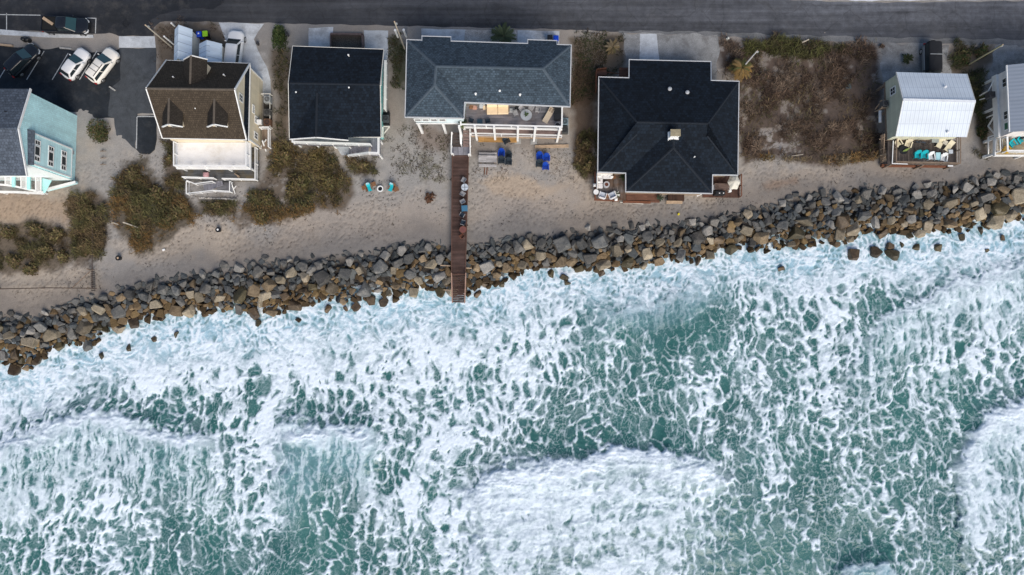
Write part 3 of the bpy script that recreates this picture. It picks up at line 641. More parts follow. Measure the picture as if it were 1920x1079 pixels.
# the smaller stones wedged between them
SV, SF, ST_ = [], [], []; off = 0; nsm = 0
templ = []
for k in range(12):
    me = SHAPES[k]; V0 = np.array([tuple(q.co) for q in me.vertices]); F0 = [tuple(p.vertices) for p in me.polygons]; templ.append((V0, F0))
sv = MB(); cols = []
for k in range(len(cu)):
    u, v, s = float(cu[k]), float(cv[k]), float(cs[k]); rn = random.Random(k)
    r = max(3.2, min(9.5, rn.lognormvariate(1.72, .34)))
    if s < .05: r *= .8
    if s < .02 and rn.random() < .6: continue
    if s > .97 and rn.random() < .7: continue
    if not free(u, v, r, .60): continue
    put(u, v, r); nsm += 1
    V0, F0 = templ[rn.randrange(12)]; z = pile_z(s)-.28*(1 if s > .08 else .5)-.12*rn.random(); p = P(u, v, z); w = r/16.
    mt = Matrix.Rotation(rn.uniform(0, 6.28), 3, 'Z') @ Matrix.Rotation(rn.gauss(0, .5), 3, 'X') @ Matrix.Diagonal((w*rn.uniform(.95, 1.4), w*rn.uniform(.8, 1.05), w*rn.uniform(.75, 1.1)))
    A = V0 @ np.array(mt).T + np.array(p); i0 = len(sv.v); sv.v += [tuple(q) for q in A]; sv.f += [tuple(i0+j for j in f) for f in F0]
    x = s+rn.gauss(0, .27); t = rn.choice([(.17,.12,.06),(.20,.145,.085),(.13,.09,.05)]) if x > .6 else rn.choice([(.07,.08,.086),(.10,.11,.112),(.13,.13,.125)])
    if s > .93: t = (.07,.05,.028)
    b_ = rn.uniform(.5, 1.1); cols += [(t[0]*b_, t[1]*b_, t[2]*b_)]*len(V0)
me = bpy.data.meshes.new('rubble'); me.from_pydata(sv.v, [], sv.f); at = me.attributes.new('tint', 'FLOAT_COLOR', 'POINT')
at.data.foreach_set('color', np.c_[np.array(cols), np.ones(len(cols))].astype(np.float32).ravel()); me.materials.append(attr_mat('rubble_stone', .85, .3, 6., .5))
o = bpy.data.objects.new('riprap_rubble', me); COL.objects.link(o); tag(o, 'smaller stones wedged between the shore boulders', 'rubble', kind='stuff')
print('rocks', len(recs), 'small', nsm)
# ------------------------------------------------------------------ growth
leafmat = attr_mat('foliage', .75, .12, 20., 0)
def blades_arr(pts, L, Wd, el, tint, rs):
    n = len(pts); az = rs.uniform(0, 2*PI, n); e = rs.uniform(el[0], el[1], n); l = rs.uniform(L[0], L[1], n); w = rs.uniform(Wd[0], Wd[1], n)
    d = np.stack([np.cos(az)*np.cos(e), np.sin(az)*np.cos(e), np.sin(e)], 1); sd = np.stack([-np.sin(az), np.cos(az), np.zeros(n)], 1)
    mid = pts+d*(l*.55)[:, None]; tip = mid+(d*np.array([1, 1, .25]))*(l*.5)[:, None]
    V = np.stack([pts-sd*w[:, None]*.4, pts+sd*w[:, None]*.4, mid+sd*w[:, None]*.5, mid-sd*w[:, None]*.5, tip], 1).reshape(-1, 3)
    b = np.arange(n)[:, None]*5; Fq = np.concatenate([b+np.array([[0, 1, 2]]), b+np.array([[0, 2, 3]]), b+np.array([[3, 2, 4]])], 0)
    return V, Fq, np.repeat(tint, 5, 0)
def palette(pal, n, rs, key=None):
    pal = np.array(pal); i = rs.randint(0, len(pal), n) if key is None else np.clip((key*len(pal)+rs.normal(0, .8, n)).astype(int), 0, len(pal)-1)
    return pal[i]*rs.uniform(.55, 1.35, (n, 1))
OLIVE = [(.075,.072,.029),(.098,.085,.034),(.125,.100,.045),(.080,.060,.032),(.118,.083,.043)]; RUST = [(.21,.120,.042),(.17,.10,.04),(.13,.095,.04)]; BROWN = [(.070,.046,.032),(.10,.066,.045),(.135,.092,.064),(.085,.06,.042),(.17,.125,.09)]
GREEN = [(.030,.052,.016),(.042,.066,.02),(.06,.075,.024)]; DRY = [(.20,.155,.09),(.16,.12,.07),(.12,.09,.05)]
def growth(name, key, dens, pal, label, L=(.25, .75), Wd=(.022, .058), el=(.25, 1.3), cut=.38, fringe=None, seed=1, height=.25, fs=38, wp=42.):
    pts = SCRUB[key]; rs = np.random.RandomState(seed); us = [p[0] for p in pts]; vs = [p[1] for p in pts]
    area = (max(us)-min(us)+20)*(max(vs)-min(vs)+20)/256.; n = int(area*dens)
    u = rs.uniform(min(us)-10, max(us)+10, n).astype(np.float32); v = rs.uniform(min(vs)-10, max(vs)+10, n).astype(np.float32)
    sd = poly_sd(u+wp*(fbm(u/26, v/26, 4, 700+seed)-.5), v+wp*(fbm(u/26, v/26, 4, 710+seed)-.5), pts)
    dn = fbm(u/fs, v/fs, 4, 720+seed)+.35*(fbm(u/11, v/11, 3, 730+seed)-.5)
    ok = (sd > 0) & (dn > cut+.10*(1-np.clip(sd/14, 0, 1))+rs.uniform(-.05, .05, n))
    u, v, sd, dn = u[ok], v[ok], sd[ok], dn[ok]; n = len(u)
    W = np.array([tuple(P(a, b, 0)) for a, b in zip(u, v)]); W[:, 2] = rs.uniform(0, 1, n)*height*np.clip((dn-cut)*5, .15, 1.6)
    t = palette(pal, n, rs, np.clip((fbm(u/20, v/20, 3, 740+seed)-.3)*2.4, 0, .99))
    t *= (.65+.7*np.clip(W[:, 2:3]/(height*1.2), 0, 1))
    if fringe is not None:
        fr = np.clip(1-sd/42, 0, 1)*np.array([fringe(a, b) for a, b in zip(u, v)]); k = rs.uniform(0, 1, n) < fr; t[k] = palette(RUST, int(k.sum()), rs)
    V, Fq, T = blades_arr(W, L, Wd, el, t, rs); o = np_mesh(name, V, Fq, leafmat, {'tint': T}); return tag(o, label, 'vegetation', kind='stuff')
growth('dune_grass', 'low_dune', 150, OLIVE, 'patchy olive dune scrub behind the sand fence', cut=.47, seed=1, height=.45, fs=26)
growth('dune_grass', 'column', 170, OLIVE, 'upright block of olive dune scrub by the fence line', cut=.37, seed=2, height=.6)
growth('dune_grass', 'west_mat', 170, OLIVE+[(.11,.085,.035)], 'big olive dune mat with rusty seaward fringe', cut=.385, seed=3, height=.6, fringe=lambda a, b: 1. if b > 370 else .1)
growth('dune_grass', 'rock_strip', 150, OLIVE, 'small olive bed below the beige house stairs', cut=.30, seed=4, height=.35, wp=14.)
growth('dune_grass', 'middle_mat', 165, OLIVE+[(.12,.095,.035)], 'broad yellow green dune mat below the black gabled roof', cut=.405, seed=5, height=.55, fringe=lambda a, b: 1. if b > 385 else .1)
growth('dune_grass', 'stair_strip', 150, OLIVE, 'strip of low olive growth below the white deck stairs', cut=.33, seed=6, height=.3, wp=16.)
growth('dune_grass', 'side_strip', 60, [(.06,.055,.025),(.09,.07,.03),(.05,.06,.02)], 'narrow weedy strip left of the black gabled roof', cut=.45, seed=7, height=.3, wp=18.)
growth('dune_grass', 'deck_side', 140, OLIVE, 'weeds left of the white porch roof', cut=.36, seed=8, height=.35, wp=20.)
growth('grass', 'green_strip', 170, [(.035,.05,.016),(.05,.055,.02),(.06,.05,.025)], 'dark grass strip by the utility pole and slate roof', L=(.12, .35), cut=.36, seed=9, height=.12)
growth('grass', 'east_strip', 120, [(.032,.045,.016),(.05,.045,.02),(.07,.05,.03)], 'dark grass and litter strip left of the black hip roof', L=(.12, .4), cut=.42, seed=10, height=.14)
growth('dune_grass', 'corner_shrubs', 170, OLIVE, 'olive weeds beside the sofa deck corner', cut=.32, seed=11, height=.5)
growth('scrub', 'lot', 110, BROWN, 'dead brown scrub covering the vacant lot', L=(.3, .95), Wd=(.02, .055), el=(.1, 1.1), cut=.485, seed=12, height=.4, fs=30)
SCRUB['lot_green'] = [(1395,86),(1440,76),(1500,72),(1585,88),(1600,104),(1500,108),(1400,104)]
SCRUB['lot_edge'] = [(1384,292),(1470,296),(1550,296),(1560,308),(1490,303),(1400,306)]; SCRUB['lot_mix'] = SCRUB['lot']
SCRUB['lot_edge_right'] = [(1556,296),(1648,284),(1650,294),(1600,308),(1560,312)]
growth('scrub', 'lot_mix', 18, OLIVE, 'scattered olive weeds among the dead scrub of the lot', cut=.50, seed=13, height=.4, fs=24)
growth('scrub', 'lot_green', 190, [(.06,.062,.02),(.085,.085,.03),(.05,.045,.02)], 'yellow green grass along the street edge of the lot', L=(.4, 1.0), cut=.33, seed=14, height=.45, wp=18.)
growth('dune_grass', 'lot_edge', 170, DRY+RUST, 'straw coloured grass fringe on the lot above the beach', cut=.34, seed=15, height=.3, wp=14., fs=18)
growth('dune_grass', 'lot_edge_right', 170, DRY+RUST, 'straw coloured grass fringe left of the lounge chair deck', cut=.33, seed=16, height=.3, wp=14., fs=18)
growth('scrub', 'street_mat', 150, [(.035,.048,.016),(.055,.055,.022),(.07,.06,.03)], 'dark green scrub between the two metal roofed houses', cut=.37, seed=17, height=.5)
growth('scrub', 'front_dirt', 60, BROWN+[(.05,.05,.022)], 'thin brown weeds around the two pale sheds', L=(.12, .4), cut=.44, seed=18, height=.12)
SCRUB['yard'] = [(745,235),(845,250),(845,345),(770,340),(700,320),(715,250)]; SCRUB['yard_east'] = [(884,265),(1075,270),(1085,345),(890,345)]
growth('dune_grass', 'yard', 70, [(.07,.07,.03),(.11,.085,.055),(.08,.06,.04)], 'sparse tufts on the sandy yard left of the boardwalk', L=(.1, .3), cut=.46, seed=19, height=.1, fs=20)
growth('dune_grass', 'yard_east', 22, [(.07,.07,.03),(.11,.085,.055),(.10,.06,.035)], 'sparse dry tufts around the picnic table', L=(.1, .3), cut=.54, seed=20, height=.1, fs=20)
SCRUB['beach'] = [(200,255),(300,300),(380,350),(660,300),(845,240),(1085,262),(1110,380),(1400,320),(1640,315),(1910,320),(1850,330),(1520,352),(1300,404),(1000,428),(800,444),(500,480),(200,540),(0,575),(0,545),(200,480)]
growth('beach_debris', 'beach', 5, [(.07,.055,.045),(.05,.045,.04),(.11,.085,.06),(.16,.15,.14)], 'dark flecks of wrack and twigs strewn over the beach', L=(.06, .28), Wd=(.03, .08), el=(0., .15), cut=.47, seed=21, height=.03, fs=34)
# single bushes
def bush(u, v, r, h, pal, label, seed, grp=None, n=900, leaf=(.09, .22), squash=1.0):
    rs = np.random.RandomState(seed); base = P(u, v, 0); R0 = r/16.
    root = thing('shrub', label, 'shrub', base, 0, grp)
    nb = 7; ba = rs.uniform(0, 2*PI, nb); br = R0*rs.uniform(.15, .55, nb); bc = np.stack([br*np.cos(ba), br*np.sin(ba)*squash], 1); bh = h*rs.uniform(.55, 1., nb); bw = R0*rs.uniform(.42, .66, nb)
    k = rs.randint(0, nb, n); d = rs.normal(size=(n, 3)); d /= np.linalg.norm(d, axis=1)[:, None]; d[:, 2] = np.abs(d[:, 2]); q = rs.uniform(.55, 1.08, n)**.6
    p = np.stack([bc[k, 0]+d[:, 0]*bw[k]*q, bc[k, 1]+d[:, 1]*bw[k]*q*squash, d[:, 2]*bh[k]*q+.08], 1)
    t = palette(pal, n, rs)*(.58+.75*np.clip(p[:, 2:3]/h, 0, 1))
    V, Fq, T = blades_arr(p, leaf, (leaf[0]*.45, leaf[1]*.45), (-.2, 1.1), t, rs); f = np_mesh('foliage', V, Fq, leafmat, {'tint': T}); f.parent = root
    mb = MB()
    for j in range(nb): mb.tube((0, 0, 0), (bc[j, 0], bc[j, 1], bh[j]*.8), .04, .012, 5)
    part('stem', mb, wood, root); return root
bush(523,73,20,1.9,GREEN,'dense round dark green shrub beside the curving drive',31,n=2600,squash=1.35)
bush(189,247,24,1.3,OLIVE+GREEN,'lone olive shrub below the parking lot',32,n=2000,squash=1.1)
SH = [(20,440,19,'leftmost olive shrub of the low dune clump'),(70,432,17,'upper olive shrub in the middle of the low dune clump'),(108,440,16,'upper right olive shrub of the low dune clump'),(92,470,21,'large middle olive shrub of the low dune clump'),(28,490,19,'lower left olive shrub of the low dune clump'),(62,506,16,'lowest olive shrub of the low dune clump'),(120,482,14,'right hand olive shrub of the low dune clump'),(160,395,22,'top shrub of the upright scrub block'),(172,430,21,'middle shrub of the upright scrub block'),(160,468,21,'bottom shrub of the upright scrub block'),
      (255,330,19,'topmost shrub of the big western dune mat'),(250,385,24,'left shrub of the big western dune mat'),(300,370,26,'dark middle shrub of the big western dune mat'),(345,400,20,'right tip shrub of the big western dune mat'),(268,440,19,'lowest shrub of the big western dune mat'),(318,415,18,'lower middle shrub of the big western dune mat'),
      (535,300,24,'upper left shrub of the middle dune mat'),(590,305,24,'upper right shrub of the middle dune mat'),(560,350,27,'large centre shrub of the middle dune mat'),(618,345,22,'right hand shrub of the middle dune mat'),(500,375,22,'left hand shrub of the middle dune mat'),(490,408,16,'lower left shrub of the middle dune mat'),
      (1100,272,13,'upper weed shrub beside the sofa deck house'),(1104,315,14,'lower weed shrub beside the sofa deck house'),(1808,108,17,'left shrub under the leaning pole at right'),(1838,98,15,'right shrub under the leaning pole at right'),(1835,190,12,'upper shrub between the metal roofed houses'),(1838,250,13,'lower shrub between the metal roofed houses'),(680,311,11,'low shrub below the white deck stairs'),(412,388,13,'low shrub below the beige house stairs'),(322,300,10,'small shrub left of the white porch roof')]
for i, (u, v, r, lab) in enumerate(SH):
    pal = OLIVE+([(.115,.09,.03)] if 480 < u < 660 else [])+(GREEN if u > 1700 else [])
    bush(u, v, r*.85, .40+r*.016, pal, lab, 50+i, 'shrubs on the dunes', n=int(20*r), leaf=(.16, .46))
def fronds(root, n, L, pal, seed, droop=.5, leaflets=16, rise=(.2, 1.1), z0=0.):
    rs = np.random.RandomState(seed); Vs, Fs, Ts, o_ = [], [], [], 0
    for k in range(n):
        az = k*2.39996+rs.uniform(-.25, .25); e = rs.uniform(*rise); l = L*rs.uniform(.75, 1.1); t0 = np.array(pal[rs.randint(len(pal))])*rs.uniform(.7, 1.3)
        d = np.array([math.cos(az), math.sin(az)]); prev = None
        for q in range(leaflets):
            s = (q+2)/(leaflets+1); hz = l*s*math.cos(e*(1-.4*s)); zz = z0+l*(s*math.sin(e)-droop*s*s)
            c = np.array([d[0]*hz, d[1]*hz, zz]); ll = l*.34*(1-.75*abs(s-.45))
            for sg in (-1, 1):
                a2 = az+sg*(1.05-.55*s); t_ = c+np.array([math.cos(a2)*ll, math.sin(a2)*ll, -.12*ll]); wv = np.array([-math.sin(a2), math.cos(a2), 0])*.042
                Vs.append(np.stack([c-wv, c+wv, t_])); Fs.append([o_, o_+1, o_+2]); o_ += 3; Ts.append(np.repeat((t0*rs.uniform(.8, 1.2))[None], 3, 0))
    f = np_mesh('crown', np.concatenate(Vs), np.array(Fs), leafmat, {'tint': np.concatenate(Ts)}); f.parent = root; return f
def trunk(root, h, r): mb = MB(); mb.tube((0, 0, -.05), (.05, .03, h*.55), r*1.25, r, 9); mb.tube((.05, .03, h*.55), (.0, .0, h), r, r*.8, 9); part('trunk', mb, wood, root)
t = thing('palm', 'dark spiky palm in the shell bed above the slate roof', 'palm', P(945, 72, 0)); trunk(t, .5, .14); fronds(t, 26, 1.5, [(.08,.10,.05),(.10,.12,.06),(.06,.08,.04)], 3, .35, 18, z0=.5)
t = thing('palm', 'yellow brown cabbage palm at the corner of the vacant lot', 'palm', P(1382, 138, 0)); trunk(t, 1.7, .17); fronds(t, 58, 1.32, [(.20,.125,.04),(.15,.10,.04),(.085,.085,.03),(.24,.16,.07)], 4, .75, 16, (.0, 1.2), 1.7)
t = thing('palm', 'straw coloured palmetto in the dark strip below the street', 'palm', P(1148, 92, 0)); trunk(t, .6, .13); fronds(t, 22, .95, [(.16,.12,.06),(.10,.085,.04),(.20,.16,.10)], 5, .5, 14, z0=.6)
t = thing('yucca', 'small dark yucca on the sandy drive beside the jeep', 'yucca', P(1698, 112, 0)); trunk(t, .25, .08); fronds(t, 18, .72, [(.028,.04,.018),(.04,.05,.02)], 6, .3, 12, z0=.25)
bush(1651,89,5,.5,BROWN,'tiny rust brown tuft at the lot corner by the street',90,n=160)
bush(806,373,10,.35,[(.12,.055,.03),(.10,.06,.04)],'dried reddish weed clump left of the boardwalk on the beach',91,n=140,leaf=(.2, .5))
# ------------------------------------------------------------------ building helpers
def area2(p): return sum(p[i][0]*p[(i+1) % len(p)][1]-p[(i+1) % len(p)][0]*p[i][1] for i in range(len(p)))
def offset(pts, d, closed=True):
    """shift a path sideways (positive: to the left) with mitred corners"""
    n = len(pts); out = []
    for i in range(n):
        p = Vector(pts[i][:2]); a = Vector(pts[i-1][:2]) if (i or closed) else None; b = Vector(pts[(i+1) % n][:2]) if (i < n-1 or closed) else None
        ds = [q.normalized() for q in ([p-a] if a is not None else [])+([b-p] if b is not None else [])]
        ns = [Vector((-q.y, q.x)) for q in ds]; m = sum(ns, Vector((0, 0))); m = m.normalized() if m.length > 1e-6 else ns[0]
        k = max(.35, m.dot(ns[0])); out.append((p.x+m.x*d/k, p.y+m.y*d/k))
    return out
def strip(mb, pts, w, h, closed=False):
    """mitred board along a path; the path is its top centre line"""
    A = offset(pts, w/2, closed); B = offset(pts, -w/2, closed); n = len(pts); i = len(mb.v)
    for k in range(n):
        z = pts[k][2]; mb.v += [(A[k][0], A[k][1], z), (B[k][0], B[k][1], z), (B[k][0], B[k][1], z-h), (A[k][0], A[k][1], z-h)]
    for k in range(n if closed else n-1):
        a = i+4*k; b = i+4*((k+1) % n)
        for q in range(4): mb.f.append((a+q, a+(q+1) % 4, b+(q+1) % 4, b+q))
    if not closed: mb.f.append((i+3, i+2, i+1, i)); e = i+4*(n-1); mb.f.append((e, e+1, e+2, e+3))
    return mb
def roof(parent, faces, mat, thick=.14, name='roof', label=None):
    o_ = ORG.get(parent.name, Vector()); v, f = [], []
    for p in faces:
        p = [Vector(q) for q in p]; nn = sum(((p[i]-p[0]).cross(p[i+1]-p[0]) for i in range(1, len(p)-1)), Vector())
        if nn.z < 0: p = p[::-1]
        i = len(v); v += [tuple(q-o_) for q in p]; f.append(tuple(range(i, i+len(p))))
    me = bpy.data.meshes.new(name); me.from_pydata(v, [], f); bm = bmesh.new(); bm.from_mesh(me)
    bmesh.ops.remove_doubles(bm, verts=bm.verts, dist=.004); bmesh.ops.triangulate(bm, faces=[q for q in bm.faces if len(q.verts) > 4]); bm.to_mesh(me); bm.free()
    me.materials.append(mat); ob = bpy.data.objects.new(name, me); COL.objects.link(ob); ob.parent = parent; ORG[ob.name] = o_
    md = ob.modifiers.new('solid', 'SOLIDIFY'); md.thickness = thick; md.offset = -1
    if label: ob['label'] = label
    return ob
def rim(parent, pts, mat, w=.13, h=.22, name='fascia', lift=.02):
    mb = MB(); strip(mb, [(p[0], p[1], p[2]+lift) for p in pts], w, h, True); return part(name, mb, mat, parent)
def caps(parent, segs, mat, w=.26):
    mb = MB()
    for a, b in segs:
        a, b = Vector(a)+Vector((0, 0, .012)), Vector(b)+Vector((0, 0, .012)); d = (b-a).normalized(); s = d.cross(Vector((0, 0, 1))).normalized()*w/2; dn = Vector((0, 0, -.05))
        mb.poly([a, b, b+s+dn, a+s+dn]); mb.poly([a, a-s+dn, b-s+dn, b])
    return part('ridge_cap', mb, mat, parent)
def walls(parent, pts, z0, z1, mat, inset=.0, name='wall', label=None):
    p = [q[:2] for q in pts]
    if area2(p) < 0: p = p[::-1]
    if inset: p = offset(p, inset)
    mb = MB(); mb.prism(p, z0, z1); return part(name, mb, mat, parent, label=label)
def window(parent, c, ax, nrm, w, h, rows=2, cols=1, fm=white, gm=glass, d=.07):
    c, ax, nrm = Vector(c), Vector(ax).normalized(), Vector(nrm).normalized(); up = Vector((0, 0, 1)); fw = .09
    mb = MB(); off = nrm*d/2
    for s in (-1, 1):
        mb.beam(c+off+ax*s*(w/2+fw/2)-up*(h/2+fw), c+off+ax*s*(w/2+fw/2)+up*(h/2+fw), fw, d, nrm)
        mb.beam(c+off+up*s*(h/2+fw/2)-ax*w/2, c+off+up*s*(h/2+fw/2)+ax*w/2, fw, d, nrm)
    for r in range(1, rows): z = c+nrm*d*.4-up*h/2+up*h*r/rows; mb.beam(z-ax*w/2, z+ax*w/2, .045, d*.6, nrm)
    for r in range(1, cols): z = c+nrm*d*.38-ax*w/2+ax*w*r/cols; mb.beam(z-up*h/2, z+up*h/2, .045, d*.56, nrm)
    f = part('window', mb, fm, parent); g = MB(); b = [c+ax*x*w/2+up*y*h/2+nrm*.004 for x, y in ((-1, -1), (1, -1), (1, 1), (-1, 1))]
    g.hexa(b, [q+nrm*.02 for q in b]); part('pane', g, gm, f); return f
def deck(parent, pts, z, mat, thick=.16, name='deck_floor', label=None):
    mb = MB(); p = [q[:2] for q in pts]
    if area2(p) < 0: p = p[::-1]
    mb.prism(p, z-thick, z); return part(name, mb, mat, parent, label=label)
def railing(parent, pts, z, h=.95, mat=white, post=.11, every=1.6, bal=True, name='railing', rw=.11, mid=(.12,), pickets=True):
    """rail run along pts (floor level z or a list of levels)"""
    zs = z if isinstance(z, (list, tuple)) else [z]*len(pts); mb = MB()
    strip(mb, [(p[0], p[1], q+h) for p, q in zip(pts, zs)], rw, .06)
    for m in mid: strip(mb, [(p[0], p[1], q+m+.05) for p, q in zip(pts, zs)], .05, .05)
    for i in range(len(pts)-1):
        a = Vector((pts[i][0], pts[i][1], zs[i])); b = Vector((pts[i+1][0], pts[i+1][1], zs[i+1])); L = (b-a).length
        if L < .2: continue
        k = max(1, round(L/every))
        for q in range(k+1):
            if q == 0 and i > 0: continue
            p = a.lerp(b, q/k); mb.tube(p+Vector((0, 0, .003)), p+Vector((0, 0, h-.063)), post*.7, post*.7, 4)
        if pickets:
            kk = int(L/.16)
            for q in range(1, kk): p = a.lerp(b, q/kk); mb.tube(p+Vector((0, 0, m+.06)), p+Vector((0, 0, h-.07)), .018, .018, 4)
    return part(name, mb, mat, parent)
def posts(parent, pts, z0, z1, w, mat, name='post'):
    for p in pts: mb = MB(); mb.box((p[0], p[1], (z0+z1)/2), (w, w, z1-z0)); part(name, mb, mat, parent)
def steps(parent, a, b, w, z0, z1, n, mat, name='stair_flight'):
    """flight from a (level z0) to b (level z1), w wide"""
    a, b = Vector((a[0], a[1])), Vector((b[0], b[1])); d = (b-a); L = d.length; d = d/L; s = Vector((-d.y, d.x))*w/2; mb = MB()
    for k in range(n):
        p = a+d*L*k/n; q = a+d*(L*(k+1)/n-.03); z = z0+(z1-z0)*(k+.5)/n
        mb.prism([(t.x, t.y) for t in (p-s, q-s, q+s, p+s)], z-.045, z)
    for sg in (-1, 1): mb.beam(Vector((*(a+s*sg*1.04), z0-.13)), Vector((*(b+s*sg*1.04), z1-.13)), .05, .24)
    return part(name, mb, mat, parent)
def vent(parent, px, py, z, r=.11, mat=white): mb = MB(); p = P(px, py, z); mb.tube((p.x, p.y, z-.3), (p.x, p.y, z+.12), r*.7, r*.7, 10); mb.tube((p.x, p.y, z+.13), (p.x, p.y, z+.20), r*1.15, r*.6, 10); return part('vent_pipe', mb, mat, parent)
def Z(p, z): return Vector((p[0], p[1], z))
EX, NX, UP = Vector((1, 0, 0)), Vector((0, -1, 0)), Vector((0, 0, 1))
def planar(a, b, c, x, y):
    n = (b-a).cross(c-a); return a.z-(n.x*(x-a.x)+n.y*(y-a.y))/n.z
def Pplane(px, py, a, b, c):
    z = a.z
    for _ in range(12): q = P(px, py, z); z = planar(a, b, c, q.x, q.y)
    return P(px, py, z)
slate = shingle('slate_blue_shingles', (.047,.069,.092), .32, .30, .21, blot=.07); darkroof = shingle('black_shingles', (.0072,.0125,.0205), .38, blot=.15); greyroof = shingle('grey_shingles', (.085,.105,.135), .22)
brownroof = shingle('brown_shingles', (.060,.047,.034), .22, .26, .19, blot=.07); shaded_brown = shingle('shaded_brown_shingles', (.034,.029,.024), .2, .26, .19, blot=.07); cap_slate = M('slate_cap', (.064,.088,.112), .9, .2, 4); cap_dark = M('dark_cap', (.0085,.0135,.021), .9, .2, 4); cap_brown = M('brown_cap', (.105,.088,.07), .9, .2, 4)  # dormer shingles: the brown roof darkened, side-slope shade put into the colour
aqua = siding('aqua_siding', (.57,.84,.86), .18); aqua_sh = siding('aqua_shakes', (.53,.83,.86), .22, True, .13); cream = siding('cream_siding', (.74,.65,.48), .2); tealw = siding('teal_siding', (.28,.66,.64), .2)
paleblue = siding('pale_blue_siding', (.70,.83,.86), .2); sage = siding('sage_siding', (.56,.57,.44), .2); pinkwhite = siding('off_white_siding', (.74,.71,.69), .2)
deck_grey = planks('grey_deck_boards', (.145,.147,.168), .15, 2.6, .25, 'x', worn=(.185,.168,.172)); deck_dark = planks('dark_deck_boards', (.075,.062,.056), .15, 2.6, .3, 'y', worn=(.12,.105,.10)); deck_red = planks('red_deck_boards', (.135,.066,.045), .15, 2.4, .28, 'x'); deck_pink = planks('pinkish_deck_boards', (.26,.19,.175), .15, 2.4, .2, 'x')
deck_brown = planks('brown_deck_boards', (.12,.078,.055), .15, 2.4, .3, 'y', worn=(.16,.15,.15)); stair_grey = planks('grey_stair_boards', (.22,.22,.25), .3, 3, .16, 'y'); deck_tan = planks('tan_deck_boards', (.36,.30,.20), .15, 2.4, .2, 'x'); ply = planks('fresh_plywood', (.42,.24,.085), 1.2, 2.4, .18, 'x')
membrane = pavement('white_membrane', (.74,.74,.74), .0, .0, .07, .06, (.42,.37,.28), .30)
metalw = ribbed('white_metal_roof', (.57,.64,.71), .23, 'x', .45, 0, True); metalg = ribbed('grey_metal_roof', (.25,.29,.35), .42, 'y', .4); shedw = ribbed('pale_shed_metal', (.64,.75,.86), .9, 'y', .45)
